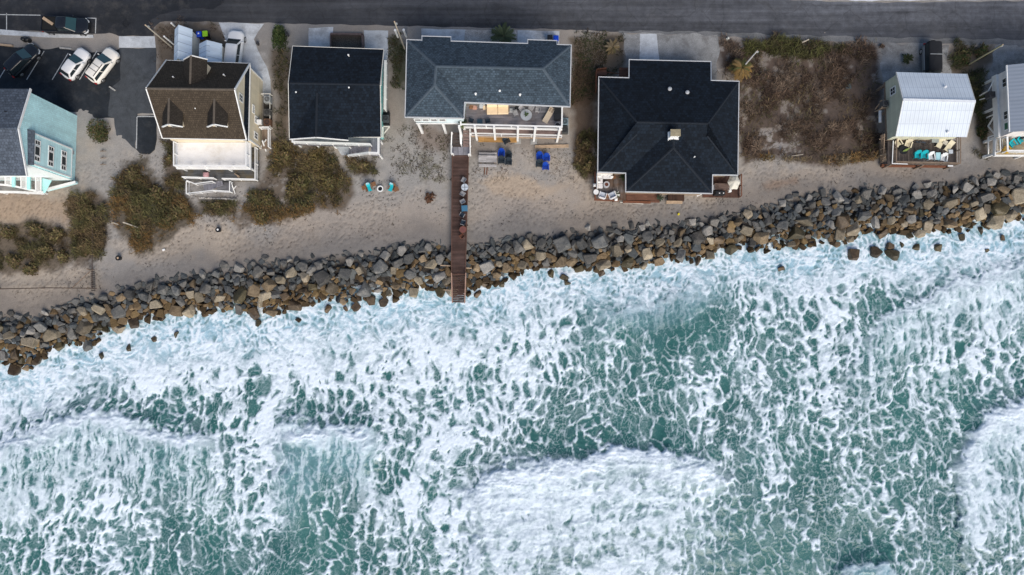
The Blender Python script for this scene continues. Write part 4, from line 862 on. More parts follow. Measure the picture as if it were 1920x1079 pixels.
# ------------------------------------------------------------------ aqua house at the left edge
def house_aqua():
    he, hr = 8.5, 10.1; xE = P(58, 167, he).x; yn, ys, yr = P(58, 167, he).y, P(57, 330, he).y, P(38, 241, hr).y; xW = xE-15.
    t = thing('house', 'tall aqua house with grey shingle roof and three floors of window trios', 'house', (xE-7, yr, 0), world=True)
    roof(t, [[(xW, yn, he), (xE, yn, he), (xE, yr, hr), (xW, yr, hr)], [(xW, ys, he), (xE, ys, he), (xE, yr, hr), (xW, yr, hr)]], greyroof)
    mb = MB()
    for y in (yn, ys): mb.beam((xE-.03, y, he-.02), (xE-.03, yr, hr-.02), .09, .26)
    part('fascia', mb, white, t); mb = MB(); p = P(12, 211, 9.3); mb.box((p.x, p.y, 9.3), (.28, .22, .3)); part('vent_pipe', mb, black, t)
    xw = xE-.16; y0, y1 = ys+1.25, yn-.35
    walls(t, [(xW+.3, y0), (xw, y0), (xw, y1), (xW+.3, y1)], 0, he-.15, aqua_sh)
    mb = MB(); g = [(y0, he-.16), (y1, he-.16), (yr, hr-.30)]; mb.hexa([(xw-.2, y, z) for y, z in g], [(xw-.002, y, z) for y, z in g]); part('gable_wall', mb, aqua_sh, t)
    bx = xE+.12; by0, by1 = y0+.1, yr+.15; mb = MB(); mb.prism([(xw, by0), (bx, by0), (bx, by1), (xw, by1)], 1.15, 7.95); b = part('bay', mb, aqua, t, label='flat aqua bay with the window trios')
    mb = MB(); mb.hexa([(xw, by0-.1, 8.22), (bx+.2, by0-.1, 7.98), (bx+.2, by1+.2, 8.05), (xw, by1+.2, 8.5)], [(xw, by0-.1, 8.3), (bx+.2, by0-.1, 8.06), (bx+.2, by1+.2, 8.13), (xw, by1+.2, 8.58)]); part('bay_roof', mb, greyroof, b)
    mb = MB()
    for y in (by0+.07, by1-.07): mb.box((bx+.015, y, 4.55), (.05, .16, 6.75))
    for z in (1.2, 7.85): mb.box((bx+.012, (by0+by1)/2, z), (.04, by1-by0-.34, .12))
    part('corner_trim', mb, white, b)
    for z, vv in ((7.3, (268, 283.5, 298)), (5.0, (279.5, 294, 307.5)), (2.7, (288, 302, 315))):
        for i, v in enumerate(vv):
            u = 960+F_at(bx, z); y = P(u, v, z).y; window(t, (bx, y, z), (0, 1, 0), EX, .92 if i == 1 else .40, .78, 1 if i == 1 else 2)
    # white seaward face and the low porch framing in front of it
    mb = MB(); mb.prism([(xW+.3, y0-.05), (xw+.02, y0-.05), (xw+.02, y0-.004), (xW+.3, y0-.004)], .5, 8.2); part('facade', mb, M('white_board_wall', (.74,.80,.80), .6, .06), t, label='white boarded seaward face')
    zp = 2.3; aq = M('aqua_paint', (.42,.78,.76), .6, .06)
    for u in (26, 54.5): mb = MB(); mb.beam(P(u, 332, zp), P(u, 351 if u < 40 else 356, zp), .34, .22); part('porch_beam', mb, aq, t); mb = MB(); p = P(u, 350 if u < 40 else 355, 1.1); mb.box((p.x, p.y, 1.1), (.2, .2, 2.18)); part('post', mb, aq, t)
    mb = MB(); mb.hexa([P(78, 334, 2.05), P(97, 339, 2.05), P(85, 362, 2.05), P(78, 362, 2.05)][::-1], [P(78, 334, 2.2), P(97, 339, 2.2), P(85, 362, 2.2), P(78, 362, 2.2)][::-1]); part('porch_panel', mb, aq, t)
    for u0, u1, v1 in ((10, 21, 346), (39.5, 49.5, 354), (67, 77, 359.5)):
        mb = MB()
        for u in (u0, u1): mb.beam(P(u, 332, zp+.1), P(u, v1, zp+.1), .11, .10)
        k = int((v1-332)/1.9)
        for q in range(k+1): v = 332.5+(v1-333)*q/k; mb.beam(P(u0+.9, v, zp+.09), P(u1-.9, v, zp+.09), .055, .06)
        part('lattice_panel', mb, white, t)
    mb = MB(); strip(mb, [P(-30, 345, zp), P(4, 346.5, zp), P(27, 349.5, zp), P(52, 355.5, zp), P(80, 360.5, zp)], .20, .16); part('stair_rail', mb, white, t)
    mb = MB(); strip(mb, [P(-30, 359.5, zp-.6), P(30, 360.5, zp-.6), P(83, 363, zp-.6)], .26, .14); part('stair_rail', mb, white, t)
    deck(t, [P(-30, 349, .9), P(20, 350, .9), P(60, 358, .9), P(-30, 359, .9)], .9, planks('porch_planks', (.34,.33,.31), .15, 2.4, .2, 'x'), name='porch_floor')
    for u in (5, 45, 81): mb = MB(); p = P(u, 361.5, .8); mb.box((p.x, p.y, .75), (.16, .16, 1.5)); part('post', mb, white, t)
    mb = MB(); a, b2 = P(88, 357, .6), P(144, 342.5, .6); mb.beam(a, b2, .24, .5); part('low_wall', mb, aqua, t); mb = MB(); strip(mb, [(a.x, a.y, .90), (b2.x, b2.y, .90)], .30, .06); part('rail_cap', mb, white, t)
    p = P(140, 286, .9); mb = MB(); mb.box((xw+.12, p.y, 1.0), (.24, .42, .6)); part('meter_box', mb, greymetal, t)
def F_at(x, z): return FPX*x/((CH-z)*CT)
house_aqua()
# ------------------------------------------------------------------ cream house with dormers
def house_cream():
    hn, hs, hr = 4.6, 5.6, 8.95
    RL, RR, NL, NR, SL, SR = P(274, 166, hr), P(440, 168, hr), P(312, 113.6, hn), P(468.5, 119.5, hn), P(304.5, 259, hs), P(462, 262, hs)
    t = thing('house', 'cream house with brown shingle roof, dormers and white seaward deck', 'house', (-33.6, 23, 0), world=True)
    roof(t, [[NL, NR, RR, RL], [SL, SR, RR, RL]], brownroof)
    caps(t, [(RL, RR)], cap_brown); mb = MB()
    for ab in (((NR, RR), (SR, RR)), ((NL, RL), (SL, RL))):
        mb = MB(); [mb.beam(a-UP*.05, b-UP*.05, .10, .24) for a, b in ab]; part('fascia', mb, white, t)
    mb = MB(); strip(mb, [NL+UP*.0, NR], .10, .16); part('gutter', mb, white, t); mb = MB(); strip(mb, [SL, SR], .12, .18); part('gutter', mb, white, t)
    xw = NR.x-.10; xg = xw-.42; xl = NL.x+.5; y0, y1 = SR.y+.35, NR.y-.3; ym = RR.y
    walls(t, [(xl, y0), (xw, y0), (xw, y1), (xl, y1)], 0, hn-.35, cream)
    mb = MB(); g = [(y0, hn-.4), (y1, hn-.4), (y1, hn-.25), (ym, hr-.3), (y0, hs-.35)]; mb.hexa([(xl+.3, y, z) for y, z in g], [(xg, y, z) for y, z in g]); part('gable_wall', mb, cream, t)
    mb = MB(); mb.hexa([(xg, y0-.2, hn-.05), (xw+.05, y0-.2, hn-.22), (xw+.05, y1+.2, hn-.22), (xg, y1+.2, hn-.05)], [(xg, y0-.2, hn+.03), (xw+.05, y0-.2, hn-.14), (xw+.05, y1+.2, hn-.14), (xg, y1+.2, hn+.03)]); part('pent_roof', mb, darkroof, t, label='dark strip of pent roof below the gable')
    mb = MB(); strip(mb, [(xw+.09, y0-.2, hn-.12), (xw+.09, y1+.2, hn-.12)], .09, .14)
    for y in (y0+.08, y1-.08): mb.box((xw+.012, y, (hn-.4)/2), (.05, .18, hn-.5))
    part('corner_trim', mb, white, t)
    for (u, v, x, z, w, h) in ((451, 184, xg, 5.7, .7, 1.0), (484, 226, xw, 1.9, .7, 1.0), (481, 255, xw, 2.0, .65, 1.0), (473, 205, xw, 3.0, .8, .5)):
        window(t, (x, P(960+F_at(x, z), v, z).y, z), (0, 1, 0), EX, w, h, 2, 2)
    mb = MB(); mb.box((xw+.28, P(486, 229, 1.8).y, 1.65), (.5, .55, .42)); part('window_air_conditioner', mb, white, t)
    # dormers on the seaward slope and the street slope
    def dormer(cx, w, yf, zr, ze, face, yb, sgn):
        hw = w/2; A = [(cx-hw, yf, ze), (cx, yf, zr), (cx, yb, zr), (cx-hw, yb, ze)]; B = [(cx+hw, yf, ze), (cx, yf, zr), (cx, yb, zr), (cx+hw, yb, ze)]
        d = roof(t, [A, B], shaded_brown, .10, 'dormer', 'gabled dormer')
        mb = MB(); iy = yf+sgn*.30; g = [(cx-hw+.25, ze-1.5), (cx+hw-.25, ze-1.5), (cx+hw-.25, ze+.02), (cx, zr-.22), (cx-hw+.25, ze+.02)]
        mb.hexa([(x, iy, z) for x, z in g], [(x, yb, z) for x, z in g]); part('dormer_wall', mb, cream, d)
        mb = MB(); mb.beam((cx-hw, yf, ze-.03), (cx, yf, zr-.03), .10, .18); mb.beam((cx+hw, yf, ze-.03), (cx, yf, zr-.03), .10, .18); part('dormer_trim', mb, white, d)
        caps_mb = MB(); caps_mb.beam((cx, yf, zr+.0), (cx, yb, zr+.0), .22, .05); part('dormer_cap', caps_mb, cap_brown, d)
        if face:
            mb = MB(); mb.box((cx, iy-.02, ze-.55), (1.0, .05, .85)); f = part('window_surround', mb, white, d); mb = MB(); mb.box((cx, iy-.05, ze-.55), (.75, .03, .62)); part('window_pane', mb, glass, d)
    for u0, u1, uc in ((304, 343, 319.5), (388.5, 427, 403)):
        zr = 8.3; ze = 7.35; yf = P(uc, 233.5, zr).y; dormer(P((u0+u1)/2, 233, ze).x, (u1-u0)*(84-ze)/1344., yf, zr, ze, True, P(uc, 178, zr).y, 1)
    zr, ze = 8.35, 7.2; dormer(P(367, 106, ze).x, 45*(84-ze)/1344., P(363, 104.5, zr).y, zr, ze, False, P(363, 158, zr).y, -1)
    for u, v, z in ((325, 145, 7.4), (420, 141, 7.3), (367, 204, 7.5)): vent(t, u, v, z, .08)
    # upper deck with its membrane, lower porch, stairs
    zu, zl = 3.1, .9; UD = [P(331, 262, zu), P(469, 262, zu), P(469, 317, zu), P(331, 316, zu)]; UD[0].y = UD[1].y = y0-.02
    deck(t, UD, zu, membrane, .25, 'upper_deck', 'flat white membrane deck over the porch'); cor = offset(UD if area2(UD) > 0 else UD[::-1], .12)
    q = [Vector((*p, 0)) for p in cor]; q.sort(key=lambda p: p.y); fr = sorted(q[:2], key=lambda p: p.x); bk = sorted(q[2:], key=lambda p: p.x)
    railing(t, [bk[0], fr[0], fr[1], bk[1]], zu, .95, pickets=False, mid=(.1, .45), rw=.15)
    mb = MB(); strip(mb, [(p.x, p.y, zu+.004) for p in (UD[0], UD[3], UD[2], UD[1])], .10, .30); part('deck_fascia', mb, white, t)
    LD = [P(344, 266, zl), P(485, 266, zl), P(485, 341, zl), P(344, 338, zl)]; LD[0].y = LD[1].y = y0-.02
    deck(t, LD, zl, planks('porch_boards', (.11,.115,.12), .15, 2.4, .22, 'x', worn=(.15,.12,.07)), .2, 'porch_floor')
    posts(t, [fr[0]+Vector((.1, .1, 0)), fr[0].lerp(fr[1], .33)+Vector((0, .1, 0)), fr[0].lerp(fr[1], .66)+Vector((0, .1, 0)), fr[1]+Vector((-.1, .1, 0))], 0, zu-.26, .16, white)
    c = [P(348, 335, zl), P(406, 337, zl), P(422, 338, zl), P(483.5, 339.5, zl), P(483.5, 280, zl)]
    railing(t, c[:2], zl, .95, pickets=False, mid=(.1, .5)); railing(t, c[2:], zl, .95, pickets=False, mid=(.1, .5))
    steps(t, P(421, 341, 0), P(383, 352.5, 0), 1.0, .85, .15, 5, stair_grey); lz = .45
    deck(t, [P(407, 341.6, lz), P(436, 342, lz), P(436, 362, lz), P(407, 360, lz)], lz, planks('landing_boards', (.16,.16,.17), .15, 2.4, .2, 'x'), .15, 'stair_landing')
    railing(t, [P(405, 344, lz), P(372, 348, 0), P(357, 342, 0)], [lz+.2, .1, .1], .9, pickets=False); railing(t, [P(436, 343, lz), P(436, 362, lz), P(405, 360, lz), P(356, 366, 0), P(356, 343, 0)], [lz, lz, lz, .05, .05], .9, pickets=False)
    mb = MB(); a = P(441, 345, .2); mb.beam(P(434, 343, 1.), P(441, 364, 0.05), .07, .07); mb.beam(P(443, 349, .6), P(433, 361, .1), .07, .07); part('brace', mb, white, t)
    # side porch on the right
    z1 = 1.0; sp = [P(491, 243, z1), P(508, 243, z1), P(508, 279, z1), P(491, 279, z1)]; deck(t, sp, z1, planks('side_porch_boards', (.2,.15,.11), .15, 2.4, .25, 'y'), .15, 'side_porch')
    railing(t, [sp[0], sp[1], sp[2]], z1, .95, pickets=False, mid=(.1, .5)); mb = MB(); mb.beam(P(492, 264, 1.9), P(499, 284, .0), .12, .12); mb.beam(P(499, 262, 1.5), P(489, 276, .1), .1, .1); part('brace', mb, white, t)
    r2 = P(494, 180, .6), P(510, 180, .6), P(510, 241, .6), P(494, 241, .6); deck(t, r2, .6, planks('unit_shelf', (.05,.045,.04), .15, 2.4, .3, 'y'), .1, 'equipment_platform'); railing(t, [r2[0], r2[1], r2[2], r2[3]], .6, .75, pickets=False, mid=(), mat=offwhite, rw=.07)
house_cream()
# ------------------------------------------------------------------ black gabled house with teal wall
def house_teal():
    he, hr = 4.8, 6.4; NL, NR, RL, RR, SL, SR = P(548.6, 87, he), P(719.6, 93.2, he), P(540.5, 156, hr), P(713, 159, hr), P(542.5, 259, he), P(714.6, 257.5, he)
    t = thing('house', 'black shingled gable house with a teal side wall and white deck', 'house', (-19.3, 25, 0), world=True)
    roof(t, [[NL, NR, RR, RL], [SL, SR, RR, RL]], darkroof); caps(t, [(RL, RR)], cap_dark)
    mb = MB(); strip(mb, [NL, NR], .12, .16); part('gutter', mb, offwhite, t)
    mb = MB()
    for ab in (((NR, RR), (SR, RR)), ((NL, RL), (SL, RL))):
        mb = MB(); [mb.beam(a-UP*.08, b-UP*.08, .06, .2) for a, b in ab]; part('fascia', mb, offwhite, t)
    mb = MB(); strip(mb, [SR+UP*.01, P(655, 256.6, he)+UP*.01], .09, .16); part('gutter', mb, offwhite, t)
    zr = 6.1; gN, gS = P(594.5, 172, zr), P(592.5, 258, zr); eL, eR = P(543, 261.5, 4.72), P(653, 263.5, 4.72)
    d = roof(t, [[gN, gS, eL, Z(P(545, 176, 4.72), 4.72)], [gN, gS, eR, Z(P(651, 176, 4.72), 4.72)]], darkroof, .12, 'cross_gable', 'low cross gable facing the sea')
    mb = MB(); mb.beam(gN+UP*.01, gS+UP*.01, .24, .04); part('ridge_cap', mb, cap_dark, d); mb = MB(); mb.beam(eL-UP*.06, gS-UP*.06, .08, .22); mb.beam(eR-UP*.06, gS-UP*.06, .08, .22); part('gable_trim', mb, white, d)
    xw, xl, y0, y1 = NR.x-.75, NL.x+.5, SR.y+1.05, NR.y-.35
    walls(t, [(xl, y0), (xw, y0), (xw, y1), (xl, y1)], 0, he-.18, tealw); mb = MB(); g = [(y0, he-.2), (y1, he-.2), ((y0+y1)/2, hr-.3)]; mb.hexa([(xl, y, z) for y, z in g], [(xw-.002, y, z) for y, z in g]); part('gable_wall', mb, tealw, t)
    for v in (150, 200): window(t, (xw, P(716, v, 2.8).y, 2.8), (0, 1, 0), EX, .8, 1.1)
    a, b = P(723, 113, 1.9), P(723.5, 205, 1.9); a.x = b.x = xw+.42; railing(t, [a, b], .9, 1.0, pickets=False, rw=.30, mid=(.1,)); deck(t, [(xw, a.y), (xw+.55, a.y), (xw+.55, b.y), (xw, b.y)], .9, planks('side_walk_boards', (.3,.3,.3), .15, 2.4, .2, 'y'), .15, 'side_walk')
    for u, v, z in ((653.5, 104, 5.4), (555.5, 173.5, 6.1), (654.5, 165, 6.2)): vent(t, u, v, z, .09)
    zd = 2.0; D1 = [P(550, 258, zd), P(696, 258, zd), P(696, 276, zd), P(550, 272, zd)]; D1[0].y = D1[1].y = y0-.02; deck(t, D1, zd, deck_grey, .2)
    D2 = [P(694.2, 258, zd), P(713, 258, zd), P(713, 292, zd), P(694.2, 291, zd)]; D2[0].y = D2[1].y = y0-.02; D2[0].x = D2[3].x = D1[1].x+.004; deck(t, D2, zd, stair_grey, .2, 'stair_landing')
    railing(t, [P(552, 260, zd), P(553, 270, zd), P(697, 274.5, zd)], zd, .95, pickets=False, mid=(.1, .5), rw=.20); railing(t, [P(712, 258, zd), P(712, 291, zd), P(693.5, 290, zd), P(655, 295, .2)], [zd, zd, zd, .15], .92, pickets=False, mid=(.1, .5), rw=.20)
    posts(t, [P(556, 270, zd)+Vector((0, .12, 0)), P(591, 271, zd)+Vector((0, .12, 0)), P(623, 272, zd)+Vector((0, .12, 0)), P(652, 273, zd)+Vector((0, .12, 0)), P(711.4, 290, zd), P(711.4, 262, zd)], 0, zd-.21, .17, white)
    steps(t, P(694, 283.5, 1.), P(655, 284, 0.), 1.0, 1.95, .12, 9, stair_grey)
    mb = MB(); mb.beam(P(718, 237.5, 2.0), P(731, 237.5, 2.0), .1, .1); mb.beam(P(730, 238.5, 2.0), P(720.5, 250, 1.0), .1, .1); mb.beam(P(718, 238, 2.2), P(718, 258, 1.0), .1, .1); part('brace', mb, offwhite, t)
house_teal()
sheet('stair_pad', [(629,274),(655,274),(655,293),(640,291)], conc, .03, label='small grey pad at the foot of the white stairs', cat='pad', thick=.04)
# ------------------------------------------------------------------ slate hip roof house with long deck
def house_slate():
    he, hr = 7.2, 9.1; p = lambda u, v: P(u, v, he); q = lambda u, v: P(u, v, hr)
    NW, NE, SE, IN, SW2, SW = p(763, 75), p(1070.8, 85), p(1068.5, 200), p(870.9, 192), p(869.7, 221.8), p(759.7, 219.5); RW, RE, WS = q(817.6, 124.5), q(1018, 129), q(814.5, 160)
    t = thing('house', 'pale blue house under a slate blue hip roof with long furnished deck', 'house', (-2.5, 26, 0), world=True)
    n1 = [Pplane(u, v, NW, NE, RE) for u, v in ((791.4, 76), (791.4, 68.3), (845.4, 69.8), (845.4, 77.6))]; n2 = [Pplane(u, v, NW, NE, RE) for u, v in ((989.7, 82.2), (989.7, 75), (1044, 77), (1044, 84))]
    roof(t, [[NW]+n1+n2+[NE, RE, RW], [NE, SE, RE], [RW, RE, SE, IN], [NW, SW, WS, RW], [RW, WS, SW2, IN], [WS, SW, SW2]], slate)
    rim(t, [NW]+n1+n2+[NE, SE, IN, SW2, SW], M('pale_gutter', (.50,.52,.54), .5, .08)); caps(t, [(RW, RE), (RW, NW), (RE, NE), (RE, SE), (RW, WS), (WS, SW), (WS, SW2)], cap_slate, .3)
    for u, v in ((891.8, 176.4), (937, 171), (975, 178)): vent(t, u, v, 7.9, .12)
    fp = [(NW.x+.8, NW.y-.6), (NE.x-.5, NE.y-.6), (SE.x-.5, SE.y+.80), (IN.x+.0, IN.y+.80), (SW2.x-.15, SW2.y+.25), (SW.x+.8, SW.y+.25)]
    walls(t, fp, 4.3, he-.15, paleblue); zf = 4.3; ysw = fp[4][1]
    walls(t, [(fp[0][0]+.6, fp[0][1]-.6), (fp[1][0]-.6, fp[1][1]-.6), (fp[1][0]-.6, SE.y+2.2), (fp[0][0]+.6, SE.y+2.2)], 0, 4.29, siding('grey_siding', (.35,.33,.31), .2), name='ground_floor')  # warm grey boards on the ground floor walls
    for u in (784.5, 799.5, 815, 831): window(t, (P(u-2, 236, 6.0).x, ysw, 5.75), (1, 0, 0), NX, .62, .72, 2)
    mb = MB(); mb.box(((fp[5][0]+fp[4][0])/2, ysw-.02, 4.32), (fp[4][0]-fp[5][0], .06, .26)); part('skirt_trim', mb, white, t)
    posts(t, [(fp[5][0]+.2, ysw+.15), (fp[5][0]*.45+fp[4][0]*.55, ysw+.15), (fp[4][0]-.15, ysw+.15)], 0, 4.29, .28, white)
    wy = fp[2][1]; window(t, (P(1000, 195, 5.8).x, wy, 5.9), (1, 0, 0), NX, 1.8, .9, 1, 3); window(t, (P(930, 195, 5.8).x, wy, 5.75), (1, 0, 0), NX, 2.6, 1.7, 1, 2)
    zd, zl = 4.7, 1.8
    D = [(IN.x+.0, wy-.02), (P(1054, 220, zd).x, wy-.02), (P(1053.5, 243, zd).x, P(1053.5, 243.5, zd).y), (P(864, 238, zd).x, P(864, 239, zd).y), (P(864, 238, zd).x, ysw-.06), (IN.x, ysw-.06)]; deck(t, D, zd, deck_grey, .22, 'upper_deck', 'weathered grey deck boards with furniture')
    c0, c1 = Vector((D[3][0]+.06, D[3][1]+.06, 0)), Vector((D[2][0]-.06, D[2][1]+.06, 0)); railing(t, [Vector((c0.x, ysw-.15, 0)), c0, c1, Vector((D[1][0]-.06, wy-.2, 0))], zd, .98, pickets=False, mid=(.1,), rw=.17, every=3)
    mb = MB(); strip(mb, [(D[4][0], D[4][1]-.05, zd+.004), (D[3][0], D[3][1], zd+.004), (D[2][0], D[2][1], zd+.004), (D[1][0], D[1][1]-.05, zd+.004)], .08, .26); part('deck_fascia', mb, white, t)
    xs_ = [P(u, 265, 0).x for u in (867.3, 894.6, 928.6, 970.5, 1000.8, 1044)]
    for x in xs_: mb = MB(); f = (x-D[3][0])/(D[2][0]-D[3][0]); y = D[3][1]*(1-f)+D[2][1]*f-.13; mb.box((x, y, 2.83), (.24, .24, 5.66)); part('post', mb, white, t)
    for x in xs_[3:5]: mb = MB(); f = (x-D[3][0])/(D[2][0]-D[3][0]); y = D[3][1]*(1-f)+D[2][1]*f-.2; mb.prism([(x-.4, y-.35), (x+.38, y-.3), (x+.4, y+.35), (x-.36, y+.3)], -.05, .12); part('post_footing', mb, concrete_m, t)
    yl0 = D[2][1]-.12; L = [(P(884, 258, zl).x, wy-1.4), (P(1053, 258, zl).x, wy-1.4), (P(1053, 259, zl).x, P(1050, 259.5, zl).y), (P(884, 258, zl).x, P(884, 255.5, zl).y)]; deck(t, L, zl, deck_pink, .2, 'lower_deck')
    railing(t, [Vector((L[3][0], L[3][1]+.06, 0)), Vector((L[2][0]-.06, L[2][1]+.06, 0))], zl, 1.0, pickets=False, mid=(.1,), rw=.15, every=3)
    mb = MB(); strip(mb, [(L[3][0], L[3][1]-.03, zl+.004), (L[2][0], L[2][1]-.03, zl+.004)], .07, .22); part('deck_fascia', mb, palewood, t)
    a, b = P(897, 262, .5), P(969, 262.5, .5); mb = MB(); mb.prism([(a.x, P(897, 266, .5).y), (b.x, P(969, 267, .5).y), (b.x, wy-1.6), (a.x, wy-1.6)], .3, .5); part('plywood_platform', mb, ply, t)
    mb = MB(); y = P(1010, 277.5, 0).y; mb.beam((P(1003, 277, 0).x, y+.1, .09), (P(1066, 276, 0).x, y+.2, .09), .35, .18); part('landscape_timber', mb, palewood, t)
house_slate()
# ------------------------------------------------------------------ black hip roof house
def house_black():
    he, hr = 4.2, 6.8; p = lambda u, v: P(u, v, he); q = lambda u, v, z=hr: P(u, v, z)
    NW, NE, SE, IR, BR, BL, IL, SW = p(1123, 144.8), p(1385.5, 153), p(1383.2, 328.4), p(1336, 328), p(1335.5, 363), p(1173.4, 359.5), p(1173.4, 324.7), p(1120.9, 322.8); RW, RE = q(1194.4, 229), q(1327.5, 232)
    n = [Pplane(u, v, NW, NE, RE) for u, v in ((1179.4, 146.4), (1179.8, 112.3), (1332.9, 116), (1333.2, 151.3))]
    RW2, RE2 = q(1193.5, 252, 6.35), q(1327, 255, 6.35); A0, A1 = q(1263, 239, 6.55), q(1263, 277.4, 6.55)
    t = thing('house', 'large black hip roofed house with small white chimney', 'house', (17.8, 22.5, 0), world=True)
    roof(t, [[NW]+n+[NE, RE, RW], [NW, SW, RW2, RW], [NE, SE, RE2, RE], [RW, RE, A0], [RW, A0, IL], [RW, IL, SW, RW2], [RE, IR, A0], [RE, RE2, SE, IR], [A0, A1, BL, IL], [A0, A1, BR, IR], [A1, BL, BR]], darkroof)
    rim(t, [NW]+n+[NE, SE, IR, BR, BL, IL, SW], M('pale_gutter', (.5,.5,.5)), .12); caps(t, [(RW, RE), (A0, A1), (A1, BL), (A1, BR), (RE, NE), (RW, NW), (RW2, SW), (RE2, SE)], cap_dark, .24)
    nz = n[1].z; fp = [NW, n[0], Z(n[1], 0), Z(n[2], 0), n[3], NE, SE, IR, BR, BL, IL, SW]; walls(t, fp, 0, 3.0, siding('tan_siding', (.30,.24,.18), .2), .5)
    walls(t, [NW, NE, SE, IR, BR, BL, IL, SW], 3.01, he-.16, MATS['tan_siding'], .5, 'upper_wall')
    mb = MB(); c = P(1266.5, 249.5, 7.6); mb.box((c.x, c.y, 6.6), (.98, .66, 2.0)); ch = part('chimney', mb, white, t); mb = MB(); mb.box((c.x, c.y, 7.63), (1.10, .76, .06)); part('chimney_cap', mb, M('tan_cap', (.30,.26,.17), .8, .25), ch)
    mb = MB(); mb.box((c.x-.52, c.y-.05, 6.15), (.10, .9, .9)); mb.box((c.x, c.y-.37, 6.15), (1.2, .10, .8)); part('chimney_flashing', mb, white, ch)
    for u, v, z in ((1255.6, 167.5, 5.1), (1288.5, 174, 5.2)): vent(t, u, v, z, .20, M('grey_vent', (.4,.42,.44)))
    vent(t, 1302, 294.5, 5.6, .08)
    # fence and stairs by the street
    mb = MB(); z = 1.5
    for (u0, v0, u1, v1) in ((1117.5, 171, 1117.5, 134), (1117.5, 134, 1136, 132), (1136, 136, 1160, 138.5)): mb.beam(P(u0, v0, z/2), P(u1, v1, z/2), .10 if u0 != 1136 else .06, z if u0 != 1136 else .1)
    part('fence_panel', mb, redwood, t); st = [P(1119, 133, 1.2), P(1137, 131, 1.2), P(1138, 141, 1.2), P(1119, 143, 1.2)]; deck(t, st, 1.2, deck_red, .15, 'stair_landing'); st = [P(1161, 127, 1.3), P(1178, 127, 1.3), P(1178, 146, 1.3), P(1161, 145, 1.3)]; deck(t, st, 1.3, deck_red, .15, 'stair_landing')
    # seaward decks
    za = .75; D = [P(1117, 322, za), P(1173, 322, za), P(1173, 375, za), P(1117, 373.5, za)]; deck(t, D, za, deck_brown, .3, 'sofa_deck', 'brown deck with white sofa and fire table')
    mb = MB(); strip(mb, [(q_.x, q_.y, za+.006) for q_ in (P(1116, 322, za), P(1116, 374.5, za), P(1160, 376.5, za))], .16, .3); part('deck_edge', mb, redwood, t)
    zb = .55; D2 = [P(1174, 360, zb), P(1237, 362, zb), P(1237, 380, zb), P(1174, 378, zb)]; deck(t, D2, zb, deck_red, .25, 'walkway_deck'); mb = MB(); strip(mb, [(q_.x, q_.y, zb+.10) for q_ in (P(1168, 378.5, zb), P(1220, 380, zb))], .22, .35); part('deck_edge', mb, redwood, t)
    D3 = [P(1253, 362, .6), P(1283, 362, .6), P(1283, 377, .6), P(1253, 377, .6)]; deck(t, D3, .6, planks('dark_box_boards', (.05,.028,.02), .15, 2.4, .3, 'y'), .5, 'storage_box', 'dark wooden box at the seaward wall'); mb = MB(); a, b = P(1249, 379.6, .5), P(1279, 379.8, .5); mb.beam(a, b, .30, .35); part('timber_step', mb, palewood, t)
    zc = .75; D4 = [P(1337, 328, zc), P(1386, 328, zc), P(1386, 370.5, zc), P(1337, 370, zc)]; deck(t, D4, zc, planks('dark_red_boards', (.085,.046,.034), .15, 2.4, .3, 'y'), .3, 'umbrella_deck', 'dark deck with covered umbrella')
    D5 = [P(1318, 364, zc), P(1336.6, 364, zc), P(1336.6, 370, zc), P(1318, 370, zc)]; deck(t, D5, zc-.02, deck_red, .25, 'walkway_deck'); railing(t, [P(1386, 330, zc), P(1386, 370, zc)], zc, .9, redwood, pickets=True)
    mb = MB(); mb.beam(P(1163, 379.5, .05), P(1206, 382.5, .05), .12, .06); part('hose_edging', mb, offwhite, t)
house_black()
